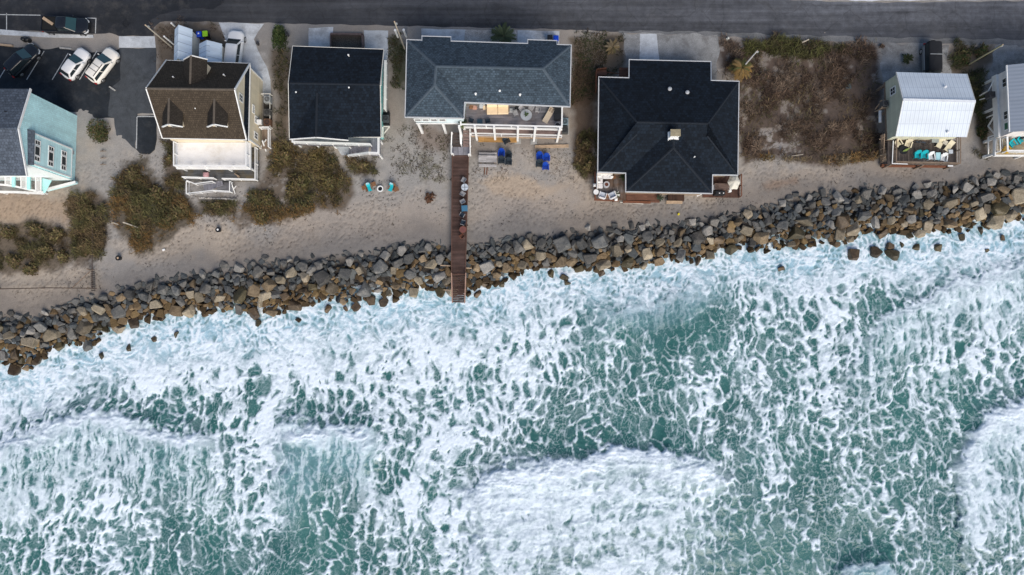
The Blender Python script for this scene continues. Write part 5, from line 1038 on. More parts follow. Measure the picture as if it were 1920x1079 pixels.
# ------------------------------------------------------------------ small sage house, white metal roof
def house_sage():
    he, hr, zf = 5.0, 6.4, 2.4; NL, NR, RL, RR, SL, SR = P(1680.5, 135.5, he), P(1813.4, 139, he), P(1693.3, 187.6, hr), P(1829, 190.6, hr), P(1679.5, 256, he), P(1812.6, 257.6, he)
    t = thing('house', 'small sage green house on stilts with a white metal roof', 'house', (46, 25, 0), world=True)
    roof(t, [[NL, NR, RR, RL], [SL, SR, RR, RL]], metalw); mb = MB(); mb.beam(RL+UP*.03, RR+UP*.03, .30, .06); part('ridge_cap', mb, M('white_ridge', (.7,.74,.78), .4), t)
    mb = MB()
    for ab in (((NR, RR), (SR, RR)), ((NL, RL), (SL, RL))):
        mb = MB(); [mb.beam(a-UP*.06, b-UP*.06, .05, .16) for a, b in ab]; part('fascia', mb, offwhite, t)
    xl, xr, y0, y1 = P(1661.5, 200, zf).x, NR.x-.5, SL.y+.3, P(1661, 154, zf).y; walls(t, [(xl, y0), (xr, y0), (xr, y1), (xl, y1)], zf, he-.1, sage)
    ym = RL.y; mb = MB(); g = [(y0, he-.12), (y1, he-.12), (ym, hr-.25)]; mb.hexa([(xl+.002, y, z) for y, z in g], [(xr-.002, y, z) for y, z in g]); part('gable_wall', mb, sage, t)
    window(t, (xl, P(1672, 171, 4.0).y, 4.0), (0, 1, 0), -EX, .75, .95, 2, 2); deck(t, [(xl-.03, y0-.03), (xr+.03, y0-.03), (xr+.03, y1+.03), (xl-.03, y1+.03)], zf-.01, wood, .3, 'floor_frame')
    posts(t, [(x, y) for x in (xl+.2, (xl+xr)/2, xr-.2) for y in (y0+.2, (y0+y1)/2, y1-.2)], 0, zf-.32, .25, wood, 'stilt')
    mb = MB(); mb.beam((xr-.4, y0+.9, he-.2), (xr-.4, y0+.9, 0), .1, .1); part('downpipe', mb, white, t)
    for u, v, z in ((1772, 163, 5.8), (1776.5, 248, 5.3)): vent(t, u, v, z, .13, M('white_vent', (.7,.72,.75)))
    mb = MB()
    for i in range(8): a = P(1676+i*14.5, 262.5, 3.9); b = P(1690+i*14.5, 257.2, 4.5); mb.beam((a.x, y0-.10, 3.9), (b.x-.3, y0-.06, 4.55), .06, .10)
    part('shutter_brace', mb, offwhite, t)
    zd = 2.2; D = [P(1664, 258, zd), P(1793, 258, zd), P(1793, 310, zd), P(1664, 308, zd)]; D[0].y = D[1].y = y0-.02; deck(t, D, zd, deck_dark, .25, 'deck_floor', 'dark weathered deck crowded with chairs')
    railing(t, [P(1674, 260, zd), P(1673, 307, zd), P(1731, 308, zd), P(1792, 309.5, zd), P(1792, 259, zd)], zd, .9, wood, pickets=False, mid=(.1, .5), rw=.12)
    mb = MB(); strip(mb, [(p_.x, p_.y, zd+.91) for p_ in (P(1675, 264, zd+.9), P(1673, 307, zd+.9), P(1702, 308, zd+.9))], .09, .03); strip(mb, [(p_.x, p_.y, zd+.92) for p_ in (P(1777, 311.5, zd+.9), P(1787, 311.5, zd+.9))], .16, .03); part('rail_cap', mb, white, t)
    posts(t, [P(1673, 307.5, zd), P(1733, 309, zd), P(1791, 309, zd)], 0, zd-.26, .18, wood); mb = MB(); mb.beam(P(1652, 311, .5), P(1775, 312.5, .5), .25, .5); part('retaining_board', mb, redwood, t)
    steps(t, P(1660, 252, 2), P(1657, 300, 0), .95, 2.1, .1, 9, wood); railing(t, [P(1652, 255, 2.2), P(1650, 306, .2)], [2.1, .1], .9, wood, pickets=False, mid=(.4,)); mb = MB(); mb.beam(P(1650, 292, .9), P(1663, 289, 1.9), .1, .1); mb.beam(P(1651, 306, .2), P(1662, 290, 1.6), .1, .1); mb.beam(P(1649, 262, 1.6), P(1664, 254, 2.2), .1, .1); part('brace', mb, palewood, t)
    pl = [P(1650, 191, zf), P(1668, 191, zf), P(1668, 205, zf), P(1650, 205, zf)]; deck(t, pl, zf, wood, .12, 'equipment_platform'); railing(t, [pl[1], pl[0], pl[3], pl[2]], zf, .5, palewood, pickets=False, mid=(), rw=.08)
    mb = MB(); mb.beam(P(1651, 192, zf-.1), P(1641, 205, .6), .08, .08); mb.beam(P(1651, 205, zf-.1), P(1640, 210, .6), .08, .08); part('platform_brace', mb, palewood, t)
    mb = MB(); mb.tube(P(1650.5, 208, 1.0), P(1650.5, 230, 1.0), .19, .19, 12); part('water_tank', mb, white, t)
house_sage()
def house_right():
    he, hr, zf = 5.2, 7.4, 2.6; NL, SL = P(1887.7, 122.5, he), P(1887.7, 247.6, he); SL.x = NL.x; xr = NL.x+13; ym = (NL.y+SL.y)/2
    t = thing('house', 'off white house with ribbed grey metal roof at the right edge', 'house', (NL.x+6, ym, 0), world=True)
    roof(t, [[NL, (xr, NL.y, he), (xr, ym, hr), (NL.x, ym, hr)][:4], [SL, (xr, SL.y, he), (xr, ym, hr), (NL.x, ym, hr)]] if False else [[NL, SL, (NL.x+6.5, SL.y, hr), (NL.x+6.5, NL.y, hr)], [(xr, NL.y, he), (xr, SL.y, he), (NL.x+6.5, SL.y, hr), (NL.x+6.5, NL.y, hr)]], metalg)
    mb = MB(); strip(mb, [NL+UP*.02, SL+UP*.02], .10, .18); part('gutter', mb, white, t)
    xw = P(1866, 200, zf).x; y0, y1 = SL.y+.0, NL.y-.3; xw2 = NL.x+.45; walls(t, [(xw2, y0), (xr-.4, y0), (xr-.4, y1), (xw2, y1)], zf, he-.1, pinkwhite)
    walls(t, [(xw2-.25, y0), (xw2-.002, y0), (xw2-.002, y1), (xw2-.25, y1)], zf-.3, zf+.5, white, name='skirt_trim')
    for v, w, gm in ((155, .9, glass), (216, .85, glass), (236.5, .75, M('green_blind', (.02,.13,.07), .5))): window(t, (xw2, P(1883, v, 4.2).y, 4.25), (0, 1, 0), -EX, w, .85, 1, 2 if gm is glass else 1, gm=gm)
    posts(t, [(xw2+.1, y) for y in (y0+.2, (y0+y1)/2, y1-.2)], 0, zf-.31, .25, white, 'stilt')
    pl = [P(1852, 172, zf), P(1870, 172, zf), P(1870, 183, zf), P(1852, 183, zf)]; deck(t, pl, zf, offwhite, .12, 'equipment_platform'); mb = MB(); mb.beam(P(1852, 171, zf), P(1837, 180, .8), .1, .1); mb.beam(P(1853, 183, zf), P(1837, 187.5, .8), .1, .1); mb.beam(P(1866, 146, zf), P(1853, 171, zf), .1, .1); part('platform_brace', mb, white, t)
    mb = MB(); mb.beam(P(1866, 214, zf), P(1850, 221, .6), .14, .14); mb.beam(P(1866, 216, zf), P(1853, 237, .8), .14, .14); mb.beam(P(1853, 237, .9), P(1864, 250, 2.2), .14, .14); part('stilt_brace', mb, white, t)
    D = [(P(1867, 252, zf).x, y0-.02), (xr-.4, y0-.02), (xr-.4, P(1880, 291, zf).y), (P(1867, 291, zf).x, P(1867, 291, zf).y)]; deck(t, D, zf, deck_tan, .25, 'porch_floor', 'tan porch floor'); a = Vector((P(1879, 292, zf).x, y0-.1, 0)); b = Vector((a.x, D[3][1]+.25, 0)); railing(t, [a, b, Vector((xr-.5, b.y, 0))], zf, 1.0, rw=.2, mid=(.08,)); railing(t, [Vector((D[3][0]+.08, y0-.2, 0)), Vector((D[3][0]+.08, D[3][1]+.3, 0))], zf, .75, rw=.1)
    mb = MB(); mb.beam(P(1866, 253, 2.), P(1853, 258, 1.2), .12, .12); mb.beam(P(1853, 258, 1.2), P(1853, 290, .5), .12, .12); mb.beam(P(1869, 288, 2), P(1842, 294, .3), .2, .12); part('stair_rail', mb, white, t)
    mb = MB(); strip(mb, [(D[0][0]-.04, D[0][1], zf+.006), (D[3][0]-.04, D[3][1]-.04, zf+.006), (D[2][0], D[2][1]-.04, zf+.006)], .14, .36); part('deck_fascia', mb, white, t)
    posts(t, [(D[3][0]+.2, D[3][1]+.25), (D[3][0]+4, D[3][1]+.25)], 0, zf-.37, .2, white)
house_right()
# ------------------------------------------------------------------ boardwalk
def boardwalk():
    zb = .75; t = thing('boardwalk', 'long dark red boardwalk running over the rocks to the sea', 'boardwalk', P(862, 400, 0), world=True)
    xl, xr = P(848, 291, zb), P(878.5, 291, zb); el, er = P(846.6, 515, zb), P(872.5, 515, zb); mb = MB(); n = 92
    rn = random.Random(3)
    for k in range(n):
        a, b = k/n, (k+.91)/n; A, B, C, D = xl.lerp(el, a), xr.lerp(er, a), xr.lerp(er, b), xl.lerp(el, b); dz = rn.uniform(-.008, .008); e = rn.uniform(-.02, .02); mb.prism([(A.x+e, A.y), (D.x+e, D.y), (C.x+e, C.y), (B.x+e, B.y)], zb-.06+dz, zb+dz)
    part('walkway', mb, planks('boardwalk_boards', (.066,.038,.031), .19, 9, .30, 'x', worn=(.085,.053,.045)), t)
    for a, b in ((xl, el), (xr, er)): mb = MB(); strip(mb, [(a.x, a.y, zb+.10), (b.x, b.y, zb+.10)], .11, .12); part('kerb_board', mb, M('dark_kerb_wood', (.10,.052,.038), .8, .25, 3), t)
    mb = MB(); f = P(847, 514.5, zb+.12); g = P(873, 514.5, zb+.12); strip(mb, [f, g], .14, .1); part('cross_board', mb, MATS['dark_kerb_wood'], t)
    s0, s1 = P(859.6, 516, zb), P(859.8, 568, -1.2); steps(t, s0, s1, 1.36, zb-.02, -1.3, 15, MATS['boardwalk_boards'])
    for u0, u1 in ((846.5, 848), (873.5, 871.5)): mb = MB(); strip(mb, [P(u0, 512, zb+.85), P(u1, 568, .0)], .12, .08); mb.tube(P(u0, 514, zb), P(u0, 514, zb+.76), .07, .07, 6); mb.tube(P(u1, 566, -1.4), P(u1, 566, -.1), .07, .07, 6); mb.tube((P((u0+u1)/2, 542, 0).x, P(860, 541, .2).y, -1.2), (P((u0+u1)/2, 542, 0).x, P(860, 541, .2).y, .33), .07, .07, 6); part('handrail', mb, M('faded_rail_wood', (.28,.18,.14), .8, .2, 4), t)
    mb = MB()
    for v in (330, 372, 415, 455, 490, 512):
        for u in (850, 876 if v < 400 else 871): p = P(u, v, .3); mb.box((p.x, p.y, -.6), (.16, .16, 2.4))
    part('pile', mb, wood, t)
    mb = MB(); mb.beam(P(826, 498, .2), P(845, 499, .5), .12, .12); mb.beam(P(874, 503, .4), P(884, 503.5, .2), .1, .1); mb.beam(P(832, 544, -.6), P(846, 545, -.4), .1, .1); part('cross_brace', mb, palewood, t)
    lz = 1.0; L = [P(847.5, 275.5, lz), P(881, 275.5, lz), P(881, 290.7, lz), P(847.5, 290.7, lz)]; deck(t, L, lz, stair_grey, .15, 'landing'); steps(t, P(856.5, 275.3, 1.2), P(856.5, 248.5, 1.7), .85, 1.02, 1.8, 5, planks('dark_stairs', (.07,.055,.05), .3, 3, .25, 'x')); steps(t, P(874.6, 275.3, 1.2), P(874.6, 244.5, 1.8), .72, 1.02, 1.85, 5, deck_pink)
    railing(t, [P(848, 251, 1.9), P(847.2, 276, 1.05), P(847.2, 291, 1.0), P(850.5, 292, 1.0)], [1.7, 1.0, 1.0, 1.0], .95, pickets=False, mid=(.4,)); railing(t, [P(882, 246, 1.9), P(882.5, 276, 1.0), P(882.5, 293, 1.0), P(879, 293, 1.0)], [1.8, 1.0, 1.0, 1.0], .95, pickets=False, mid=(.4,)); railing(t, [P(864, 247, 1.9), P(865.5, 274, 1.05)], [1.8, 1.02], .95, pickets=False, mid=(.4,), rw=.22)
boardwalk()
# ------------------------------------------------------------------ vehicles
def rrect(xf, xr, hw, cr, z, n=5, hwf=None):
    hwf = hw if hwf is None else hwf; pts = []
    for cx, cy, a0 in ((xf-cr, hwf-cr, 0), (xr+cr, hw-cr, 90), (xr+cr, -hw+cr, 180), (xf-cr, -hwf+cr, 270)):
        for k in range(n): a = R_(a0+90*k/(n-1)); pts.append((cx+cr*math.cos(a), cy+cr*math.sin(a), z))
    return pts
def carpaint(name, col, rough=.25): return M(name, col, rough, .03, 1, 0, 0, .6)
def car(name, label, cat, loc, rz, paint, L=4.6, W=1.84, H=1.62, kind='suv', rails=False, glassm=glass):
    t = thing(name, label, cat, loc, rz); f, r, w = L/2, -L/2, W/2; hz = .98 if kind != 'hatch' else .94
    mb = MB(); mb.loft([rrect(f-.18, r+.14, w-.14, .35, .26), rrect(f-.03, r+.02, w-.03, .50, .40), rrect(f, r, w, .58, .62), rrect(f-.05, r+.02, w-.02, .60, .82), rrect(f-.16, r+.05, w-.08, .62, hz-.03), rrect(f-.30, r+.10, w-.16, .55, hz+.02)])
    b = part('body', mb, paint, t, smooth=True); b.modifiers.new('edge', 'EDGE_SPLIT').split_angle = R_(40)
    cow = f-1.12 if kind != 'pickup' else f-1.35; rb = r+.12; rf = cow-.92; rr = r+(.42 if kind == 'suv' else .62)
    if kind == 'pickup': rb, rr = r+1.95, r+2.12
    if kind == 'jeep': cow, rf, rb, rr = f-1.05, f-1.30, r+.08, r+.12
    zt = H-.06; cw, tw = w-.10, w-.27
    if kind == 'jeep': tw = w-.20; cw = w-.12
    mb = MB(); mb.loft([rrect(cow, rb, cw, .22, hz-.01), rrect(rf+(cow-rf)*.10, rr+(rb-rr)*.10, tw+.02, .22, zt-.06), rrect(rf, rr, tw-.02, .22, zt), rrect(rf-.16, rr+.14, tw-.14, .2, H)])
    roofm = paint if kind != 'jeep' else M('soft_top', (.012,.013,.016), .8); c = part('cabin', mb, roofm, t, smooth=True); c.modifiers.new('edge', 'EDGE_SPLIT').split_angle = R_(35)
    def lerp(a, b, s): return a+(b-a)*s
    def pane(nm, q, out, gm=None):
        mb = MB(); q = [Vector(p) for p in q]; o = Vector(out); mb.hexa([p+o*.012 for p in q], [p+o*.028 for p in q]); part(nm, mb, gm or (glassm if nm == 'windshield' else glass), t)
    def edge(x0, x1, s): return lerp(x0, x1, s)
    s0, s1 = .05, .95; xa, xb = edge(cow, rf, s0), edge(cow, rf, s1); za, zb = lerp(hz, zt, s0), lerp(hz, zt, s1); wa, wb = lerp(cw, tw, s0)-.08, lerp(cw, tw, s1)-.06
    pane('windshield', [(xa, -wa, za), (xa, wa, za), (xb, wb, zb), (xb, -wb, zb)], (.65, 0, .75))
    xa, xb = edge(rb, rr, .25), edge(rb, rr, .92); za2 = lerp(hz, zt, .25)
    pane('rear_window', [(xa, wa-.03, za2), (xa, -wa+.03, za2), (xb, -wb, zb), (xb, wb, zb)], (-.8, 0, .5))
    for sg in (-1, 1):
        y0, y1 = lerp(cw, tw, .2)*sg, lerp(cw, tw, .85)*sg; zz0, zz1 = lerp(hz, zt, .2), lerp(hz, zt, .85); f0, f1, r0, r1 = lerp(cow, rf, .2)-.28, lerp(cow, rf, .85)-.16, lerp(rb, rr, .2)+.20, lerp(rb, rr, .85)+.16
        m0, m1 = (f0+r0)/2, (f1+r1)/2
        pane('side_window', [(f0, y0, zz0), (m0+.04, y0, zz0), (m1+.04, y1, zz1), (f1, y1, zz1)], (0, sg*.9, .3)); pane('side_window', [(m0-.04, y0, zz0), (r0, y0, zz0), (r1, y1, zz1), (m1-.04, y1, zz1)], (0, sg*.9, .3))
        mb = MB(); mb.box((cow-.38, sg*(w+.07), hz+.10), (.14, .2, .13)); part('mirror', mb, paint if kind != 'jeep' else black, t, bevel=.03)
        mb = MB(); mb.loft([[(f-.34, sg*(w-.30), .70), (f-.02, sg*(w-.52), .66), (f-.04, sg*(w-.56), .80), (f-.44, sg*(w-.20), .84)], [(f-.33, sg*(w-.04), .70), (f-.04, sg*(w-.30), .66), (f-.06, sg*(w-.34), .80), (f-.43, sg*(w+.004), .84)]]); part('headlight', mb, M('headlight_glass', (.55,.58,.6), .15), t)
        mb = MB(); mb.box((r+.09, sg*(w-.22), .80), (.14, .30, .18)); part('taillight', mb, M('taillight_red', (.35,.012,.01), .3), t, bevel=.02)
        if rails: mb = MB(); mb.beam((rf-.15, sg*(tw-.10), H+.045), (rr+.2, sg*(tw-.10), H+.045), .05, .05); part('roof_rail', mb, black, t)
        for x in (f-.86, r+.86):
            wl = MB(); wl.tube((x, sg*(w-.20), .345), (x, sg*(w+.012), .345), .345, .345, 18); k = part('wheel', wl, rubber, t, smooth=False); rm = MB(); rm.tube((x, sg*(w+.013), .345), (x, sg*(w+.028), .345), .215, .20, 12); part('rim', rm, steel, k)
    if rails:
        mb = MB()
        for x in (lerp(rf, rr, .33), lerp(rf, rr, .62)): mb.beam((x, -tw+.12, H+.03), (x, tw-.12, H+.03), .05, .035)
        part('roof_bar', mb, black, t)
    if kind == 'jeep':
        mb = MB(); mb.beam((-.75, -tw+.05, H+.015), (-.75, tw-.05, H+.015), .08, .04); part('roof_seam', mb, greymetal, t); mb = MB(); mb.tube((r-.16, 0, 1.0), (r+.04, 0, 1.0), .38, .38, 16); part('spare_wheel', mb, rubber, t)
    mb = MB(); mb.box((f-.02, 0, .50), (.06, W*.55, .18)); part('grille', mb, black, t); mb = MB(); mb.box((r+.0, 0, .62), (.04, .34, .14)); part('number_plate', mb, offwhite, t)
    if kind == 'pickup':
        mb = MB(); mb.prism([(r+.12, -w+.14), (r+1.88, -w+.14), (r+1.88, w-.14), (r+.12, w-.14)], hz+.022, hz+.06); part('bed_liner', mb, M('bed_black', (.008,.009,.01), .9), t)
        for sg in (-1, 1): mb = MB(); mb.box((r+1.0, sg*(w-.09), hz+.10), (1.86, .09, .16)); part('bed_side', mb, paint, t)
        mb = MB(); mb.box((r+.10, 0, hz+.10), (.09, W-.28, .16)); part('tailgate', mb, paint, t)
    return t
whitecar = carpaint('white_car_paint', (.72,.73,.74)); creamcar = carpaint('pearl_car_paint', (.74,.72,.67)); blackcar = carpaint('black_car_paint', (.010,.012,.016)); greycar = carpaint('grey_car_paint', (.16,.17,.18))
tealglass = glassmat('green_tinted_glass', (.020,.055,.060), .05, .8)
def heading(a, b): d = P(*b, 0)-P(*a, 0); return math.atan2(d.y, d.x)
car('pickup_truck','black pickup truck with planks in its bed, parked along the kerb','pickup',P(122,47,.7)*Vector((1,1,0)) if False else Z(P(122,47,.9),0),heading((77,46),(164,49)),blackcar,5.5,1.95,1.78,'pickup',glassm=tealglass)
car('parked_car','black four wheel drive car in the left bay with a green tinted windscreen','car',Z(P(41,112,.9),0),heading((10,145),(66,90)),blackcar,4.5,1.86,1.75,'suv',glassm=tealglass)
car('parked_car','small white hatchback without roof rails in the angled bay','car',Z(P(140,119,.9),0),heading((119,149),(161,92)),whitecar,4.05,1.78,1.55,'hatch',glassm=tealglass)
car('parked_car','pearl white SUV with black roof rails in the right hand bay','car',Z(P(191,122,.9),0),heading((168,153),(214,92)),creamcar,4.6,1.84,1.66,'suv',True,glassm=tealglass)
car('parked_car','white SUV on the curving concrete drive, its tail under the cream house eave','car',Z(P(438,95,.9),0),heading((435,128),(444,60)),whitecar,5.0,1.90,1.80,'suv',glassm=glass)
car('parked_car','black soft top jeep style car backed to the street above the metal roof','car',Z(P(1747,119,.9),0),heading((1746,80),(1747,145)),greycar,4.9,1.92,1.84,'jeep')
mb = MB(); z = 1.10; mb.beam(P(80.5, 33.5, 1.12), P(99, 46, 1.12), .34, .05); single('timber_plank', mb, palewood, 'pale timber plank lying in the bed of the black pickup', 'plank')
mb = MB()
for dx in (-.2, 0, .2): mb.box((P(236, 45, 0).x+dx, P(236, 45, 0).y, .03), (.08, .62, .035))
mb.ringz((P(236, 45, 0).x, P(236, 45, 0).y), .40, .52, .012, .05, 4); single('storm_drain', mb, black, 'square black drain grate in the street left of the pole', 'drain')
for u, v, l in ((48, 76.5, 'left of two black bollards behind the sidewalk'), (56, 77, 'right of two black bollards behind the sidewalk')): mb = MB(); p = P(u, v, 0); mb.tube((p.x, p.y, 0), (p.x, p.y, .6), .26, .24, 12); mb.tube((p.x, p.y, .6), (p.x, p.y, .68), .24, .12, 12); single('trash_can', mb, black, l.replace('bollards', 'trash cans'), 'trash can', 'trash cans behind the sidewalk')
mb = MB(); mb.beam(P(0, 84, .12), P(24, 86.5, .12), .22, .22); single('parking_stop', mb, palewood, 'yellowish timber wheel stop at the left end of the lot', 'wheel stop')
for a, b, l in (((112, 90), (134, 92), 'white concrete wheel stop in front of the small hatchback'), ((205, 163), (216, 170), 'short pale kerb piece by the lone olive shrub')): mb = MB(); mb.beam(P(*a, .08), P(*b, .08), .18, .15); single('kerb_stone' if 'kerb' in l else 'parking_stop', mb, concrete_m, l, 'kerb stone' if 'kerb' in l else 'wheel stop')
# ------------------------------------------------------------------ sheds
def shed(label, ul, ur, vn, vs, ze, zr, door):
    zN = ze; a, b, c, d = P(ul, vn, ze), P(ur, vn, ze), P(ur, vs, ze), P(ul, vs, ze); x0, x1, y1, y0 = a.x, b.x, a.y, c.y; xm = (x0+x1)/2
    t = thing('shed', label, 'shed', (xm, (y0+y1)/2, 0), world=True)
    r = roof(t, [[(x0, y0, ze), (x0, y1, ze), (xm, y1, zr), (xm, y0, zr)], [(x1, y0, ze), (x1, y1, ze), (xm, y1, zr), (xm, y0, zr)]], shedw, .08)
    walls(t, [(x0+.12, y0+.12), (x1-.12, y0+.12), (x1-.12, y1-.12), (x0+.12, y1-.12)], 0, ze-.1, offwhite); mb = MB(); g = [(x0+.14, ze-.12), (x1-.14, ze-.12), (xm, zr-.12)]; mb.hexa([(x, y0+.14, z) for x, z in g], [(x, y1-.14, z) for x, z in g]); part('gable_wall', mb, offwhite, t)
    mb = MB(); k = 4
    for q in range(1, k): y = y0+(y1-y0)*q/k; mb.beam((x0+.02, y, ze+.02), (xm, y, zr+.02), .06, .03); mb.beam((x1-.02, y, ze+.02), (xm, y, zr+.02), .06, .03)
    part('roof_batten', mb, M('shed_seam', (.40,.47,.55), .5), t)
    if door: mb = MB(); s = (zr-ze)/(xm-x1); mb.hexa([(x1-.12-.9, y0+1.0, ze+.02-s*1.02*-1 if False else ze+.03+(zr-ze)*1.02/(x1-xm)), (x1-.12, y0+1.0, ze+.03+(zr-ze)*.12/(x1-xm)), (x1-.12, y0+2.0, ze+.03+(zr-ze)*.12/(x1-xm)), (x1-1.02, y0+2.0, ze+.03+(zr-ze)*1.02/(x1-xm))], [(x1-1.02, y0+1.0, ze+.06+(zr-ze)*1.02/(x1-xm)), (x1-.12, y0+1.0, ze+.06+(zr-ze)*.12/(x1-xm)), (x1-.12, y0+2.0, ze+.06+(zr-ze)*.12/(x1-xm)), (x1-1.02, y0+2.0, ze+.06+(zr-ze)*1.02/(x1-xm))]); part('roof_hatch', mb, shedw, t)
shed('long pale blue metal shed with seamed roof left of the bins', 327.6, 361, 55.5, 118, 2.4, 3.7, False)
shed('shorter pale grey shed with a hatch in its roof beside the white SUV', 373.5, 416.5, 82.5, 122, 2.3, 3.4, True)
mb = MB(); mb.beam(P(329, 113.5, 2.65), P(334, 113.5, 2.65), .3, .12); single('roof_scrap', mb, greymetal, 'small grey box on the lower end of the long shed roof', 'box')
def bin_(label, u, v, body, lid, rz=0., z=0.):
    t = thing('wheelie_bin', label, 'trash bin', Z(P(u, v, .9), z), rz, 'wheelie bins by the street'); mb = MB(); mb.loft([rrect(.24, -.24, .22, .05, .06, 3), rrect(.31, -.31, .28, .06, .98, 3)]); part('bin_body', mb, body, t)
    mb = MB(); mb.loft([rrect(.34, -.36, .31, .08, .985, 4), rrect(.33, -.35, .30, .08, 1.04, 4), rrect(.24, -.26, .2, .06, 1.09, 4)]); part('lid', mb, lid, t); mb = MB(); mb.tube((-.38, -.22, .95), (-.38, .22, .95), .025, .025, 6); part('handle', mb, black, t)
    for s in (-1, 1): w = MB(); w.tube((-.24, s*.25, .11), (-.24, s*.30, .11), .11, .11, 12); part('wheel', w, rubber, t)
    return t
blueb = M('bright_blue_plastic', (.006,.055,.50), .4, .06); lime = M('lime_plastic', (.30,.62,.015), .45, .06); royal = M('royal_blue_plastic', (.005,.05,.36), .4, .08)
b1 = bin_('bright blue wheelie bin beside the long shed', 373.5, 65, blueb, blueb, R_(95)); mb = MB(); mb.box((.05, .0, 1.095), (.18, .16, .012)); part('label_patch', mb, white, b1)
bin_('black wheelie bin with a lime green lid by the sheds', 385, 64, black, lime, R_(95)); bin_('black wheelie bin above the slate roof', 1031, 71.5, black, black, R_(90)); bin_('blue wheelie bin above the slate roof', 1042.5, 72.5, blueb, blueb, R_(90))
# ------------------------------------------------------------------ poles and small street things
polem = M('bleached_pole_wood', (.42,.38,.31), .8, .2, 4)
def pole(label, u, v, h, mat, r=.13, top=None, lean=(0, 0)):
    t = thing('utility_pole', label, 'pole', Z(P(u, v, 0), 0)); mb = MB(); mb.tube((0, 0, -.1), (lean[0], lean[1], h), r, r*.72, 10); part('pole_shaft', mb, mat, t); mb = MB(); mb.tube((lean[0], lean[1], h), (lean[0], lean[1], h+.05), r*.8, r*.5, 10); part('pole_cap', mb, palewood, t)
    mb = MB(); mb.box((lean[0]*.93+.16, lean[1]*.93, h*.93), (.16, .12, .28)); part('junction_box', mb, greymetal, t); return t
pole('bleached utility pole at the corner of the worn drive', 322, 88.5, 6.2, polem, .10); pole('utility pole standing left of the slate roof', 759, 92, 7.6, polem, .10); pole('slim white pole above the cabbage palm', 1388, 132, 6.0, M('white_pole', (.6,.6,.6)), .09); pole('weathered pole over the green scrub at right', 1815, 122, 6.1, M('mossy_pole', (.26,.25,.16), .8, .2, 4), .10)
def pvc(label, u, v, h, r=.07): mb = MB(); p = P(u, v, 0); mb.tube((p.x, p.y, -.05), (p.x, p.y, h), r, r, 8); mb.tube((p.x, p.y, h), (p.x, p.y, h+.05), r*1.3, r, 8); single('marker_post', mb, white, label, 'post', 'short white posts')
pvc('short white post beside the corner utility pole', 326, 84, 2.4, .09); pvc('left short white post by the slate roof pole', 746, 70, 2.0, .13); pvc('right short white post by the slate roof pole', 761.5, 69.5, 2.0, .13); pvc('stubby white post beside the long shed', 328, 50, .9, .1)
mb = MB(); p = P(1362, 76, 0); mb.tube((p.x, p.y, 0), (p.x, p.y, .75), .12, .12, 10); mb.tube((p.x, p.y, .75), (p.x, p.y, .9), .13, .05, 10); mb.tube((p.x-.2, p.y, .5), (p.x+.2, p.y, .5), .06, .06, 8); single('hydrant', mb, M('hydrant_white', (.5,.52,.5)), 'small white topped hydrant at the edge of the vacant lot', 'hydrant')
mb = MB(); p = P(1100, 64, 0); mb.tube((p.x, p.y, 0), (p.x, p.y, 1.0), .06, .06, 8); mb.box((p.x, p.y, 1.15), (.18, .45, .3)); single('mailbox', mb, M('dark_mailbox', (.03,.025,.022)), 'dark mailbox on a post at the street left of the black roof', 'mailbox')
mb = MB(); p = P(485, 84, 0); mb.box((p.x, p.y, .25), (.2, .28, .5)); mb.box((p.x, p.y, .52), (.26, .34, .05)); single('utility_pedestal', mb, M('dark_box', (.04,.04,.045)), 'small dark utility box beside the curving drive', 'utility box')
mb = MB(); mb.beam(P(538, 62, .5), P(541, 68, .5), .25, .3); mb.beam(P(534, 56, .8), P(536, 65, .8), .06, .06); single('cart', mb, M('dark_cart', (.03,.03,.034)), 'dark folded hand cart leaning on the round green shrub', 'cart')
mb = MB()
for a, b, w in (((621, 65), (681, 66), .22), ((620.5, 65), (620.5, 95), .10), ((680.5, 66), (681, 96), .24)): mb.beam(P(*a, .3), P(*b, .3), w, .6)
single('planter_wall', mb, M('brown_brick', (.13,.095,.09), .9, .25, 4, .3), 'brown brick planter wall above the black gabled roof', 'planter')
sheet('planter_soil', [(622,67),(679,68),(679,100),(622,100)], pavement('planter_litter', (.085,.075,.065), 0, 0, .3, .8), .016, 0, 'dark litter inside the brick planter', 'soil')
mb = MB(); rn = random.Random(9)
for k in range(24): p = P(374+k*3.0+rn.uniform(-.6, .6), 371.5+k*.13+rn.uniform(-.7, .7), 0); mb.tube((p.x, p.y, -.05), (p.x, p.y, rn.uniform(.1, .2)), rn.uniform(.09, .15), rn.uniform(.05, .1), 6)
single('stone_edging', mb, M('pale_stone', (.5,.48,.45), .9, .2), 'row of pale stones edging the bed below the cream house stairs', 'edging')
sheet('conduit_cover', [(1586,157),(1596,157),(1596,167),(1586,167)], M('teal_cover', (.085,.11,.125), .8, .2), .02, 0, 'square blue grey cover slab in the vacant lot', 'cover slab')
mb = MB(); mb.beam(P(1484, 293, .35), P(1506, 290, .35), .06, .06); single('driftwood', mb, polem, 'thin bleached stick on the seaward edge of the vacant lot', 'stick')
for a, b, l in (((231, 417), (259, 427), 'pale driftwood pole on the big western dune mat'), ((209, 417), (222, 421), 'small pale stick left of the big western dune mat'), ((1504, 80), (1517, 74), 'pale plank in the street side grass of the vacant lot')): mb = MB(); mb.tube(P(*a, .75 if 'western dune mat' in l and 'left' not in l else .3), P(*b, .75 if 'left' not in l else .2), .09, .06, 6); single('driftwood', mb, polem, l, 'stick')
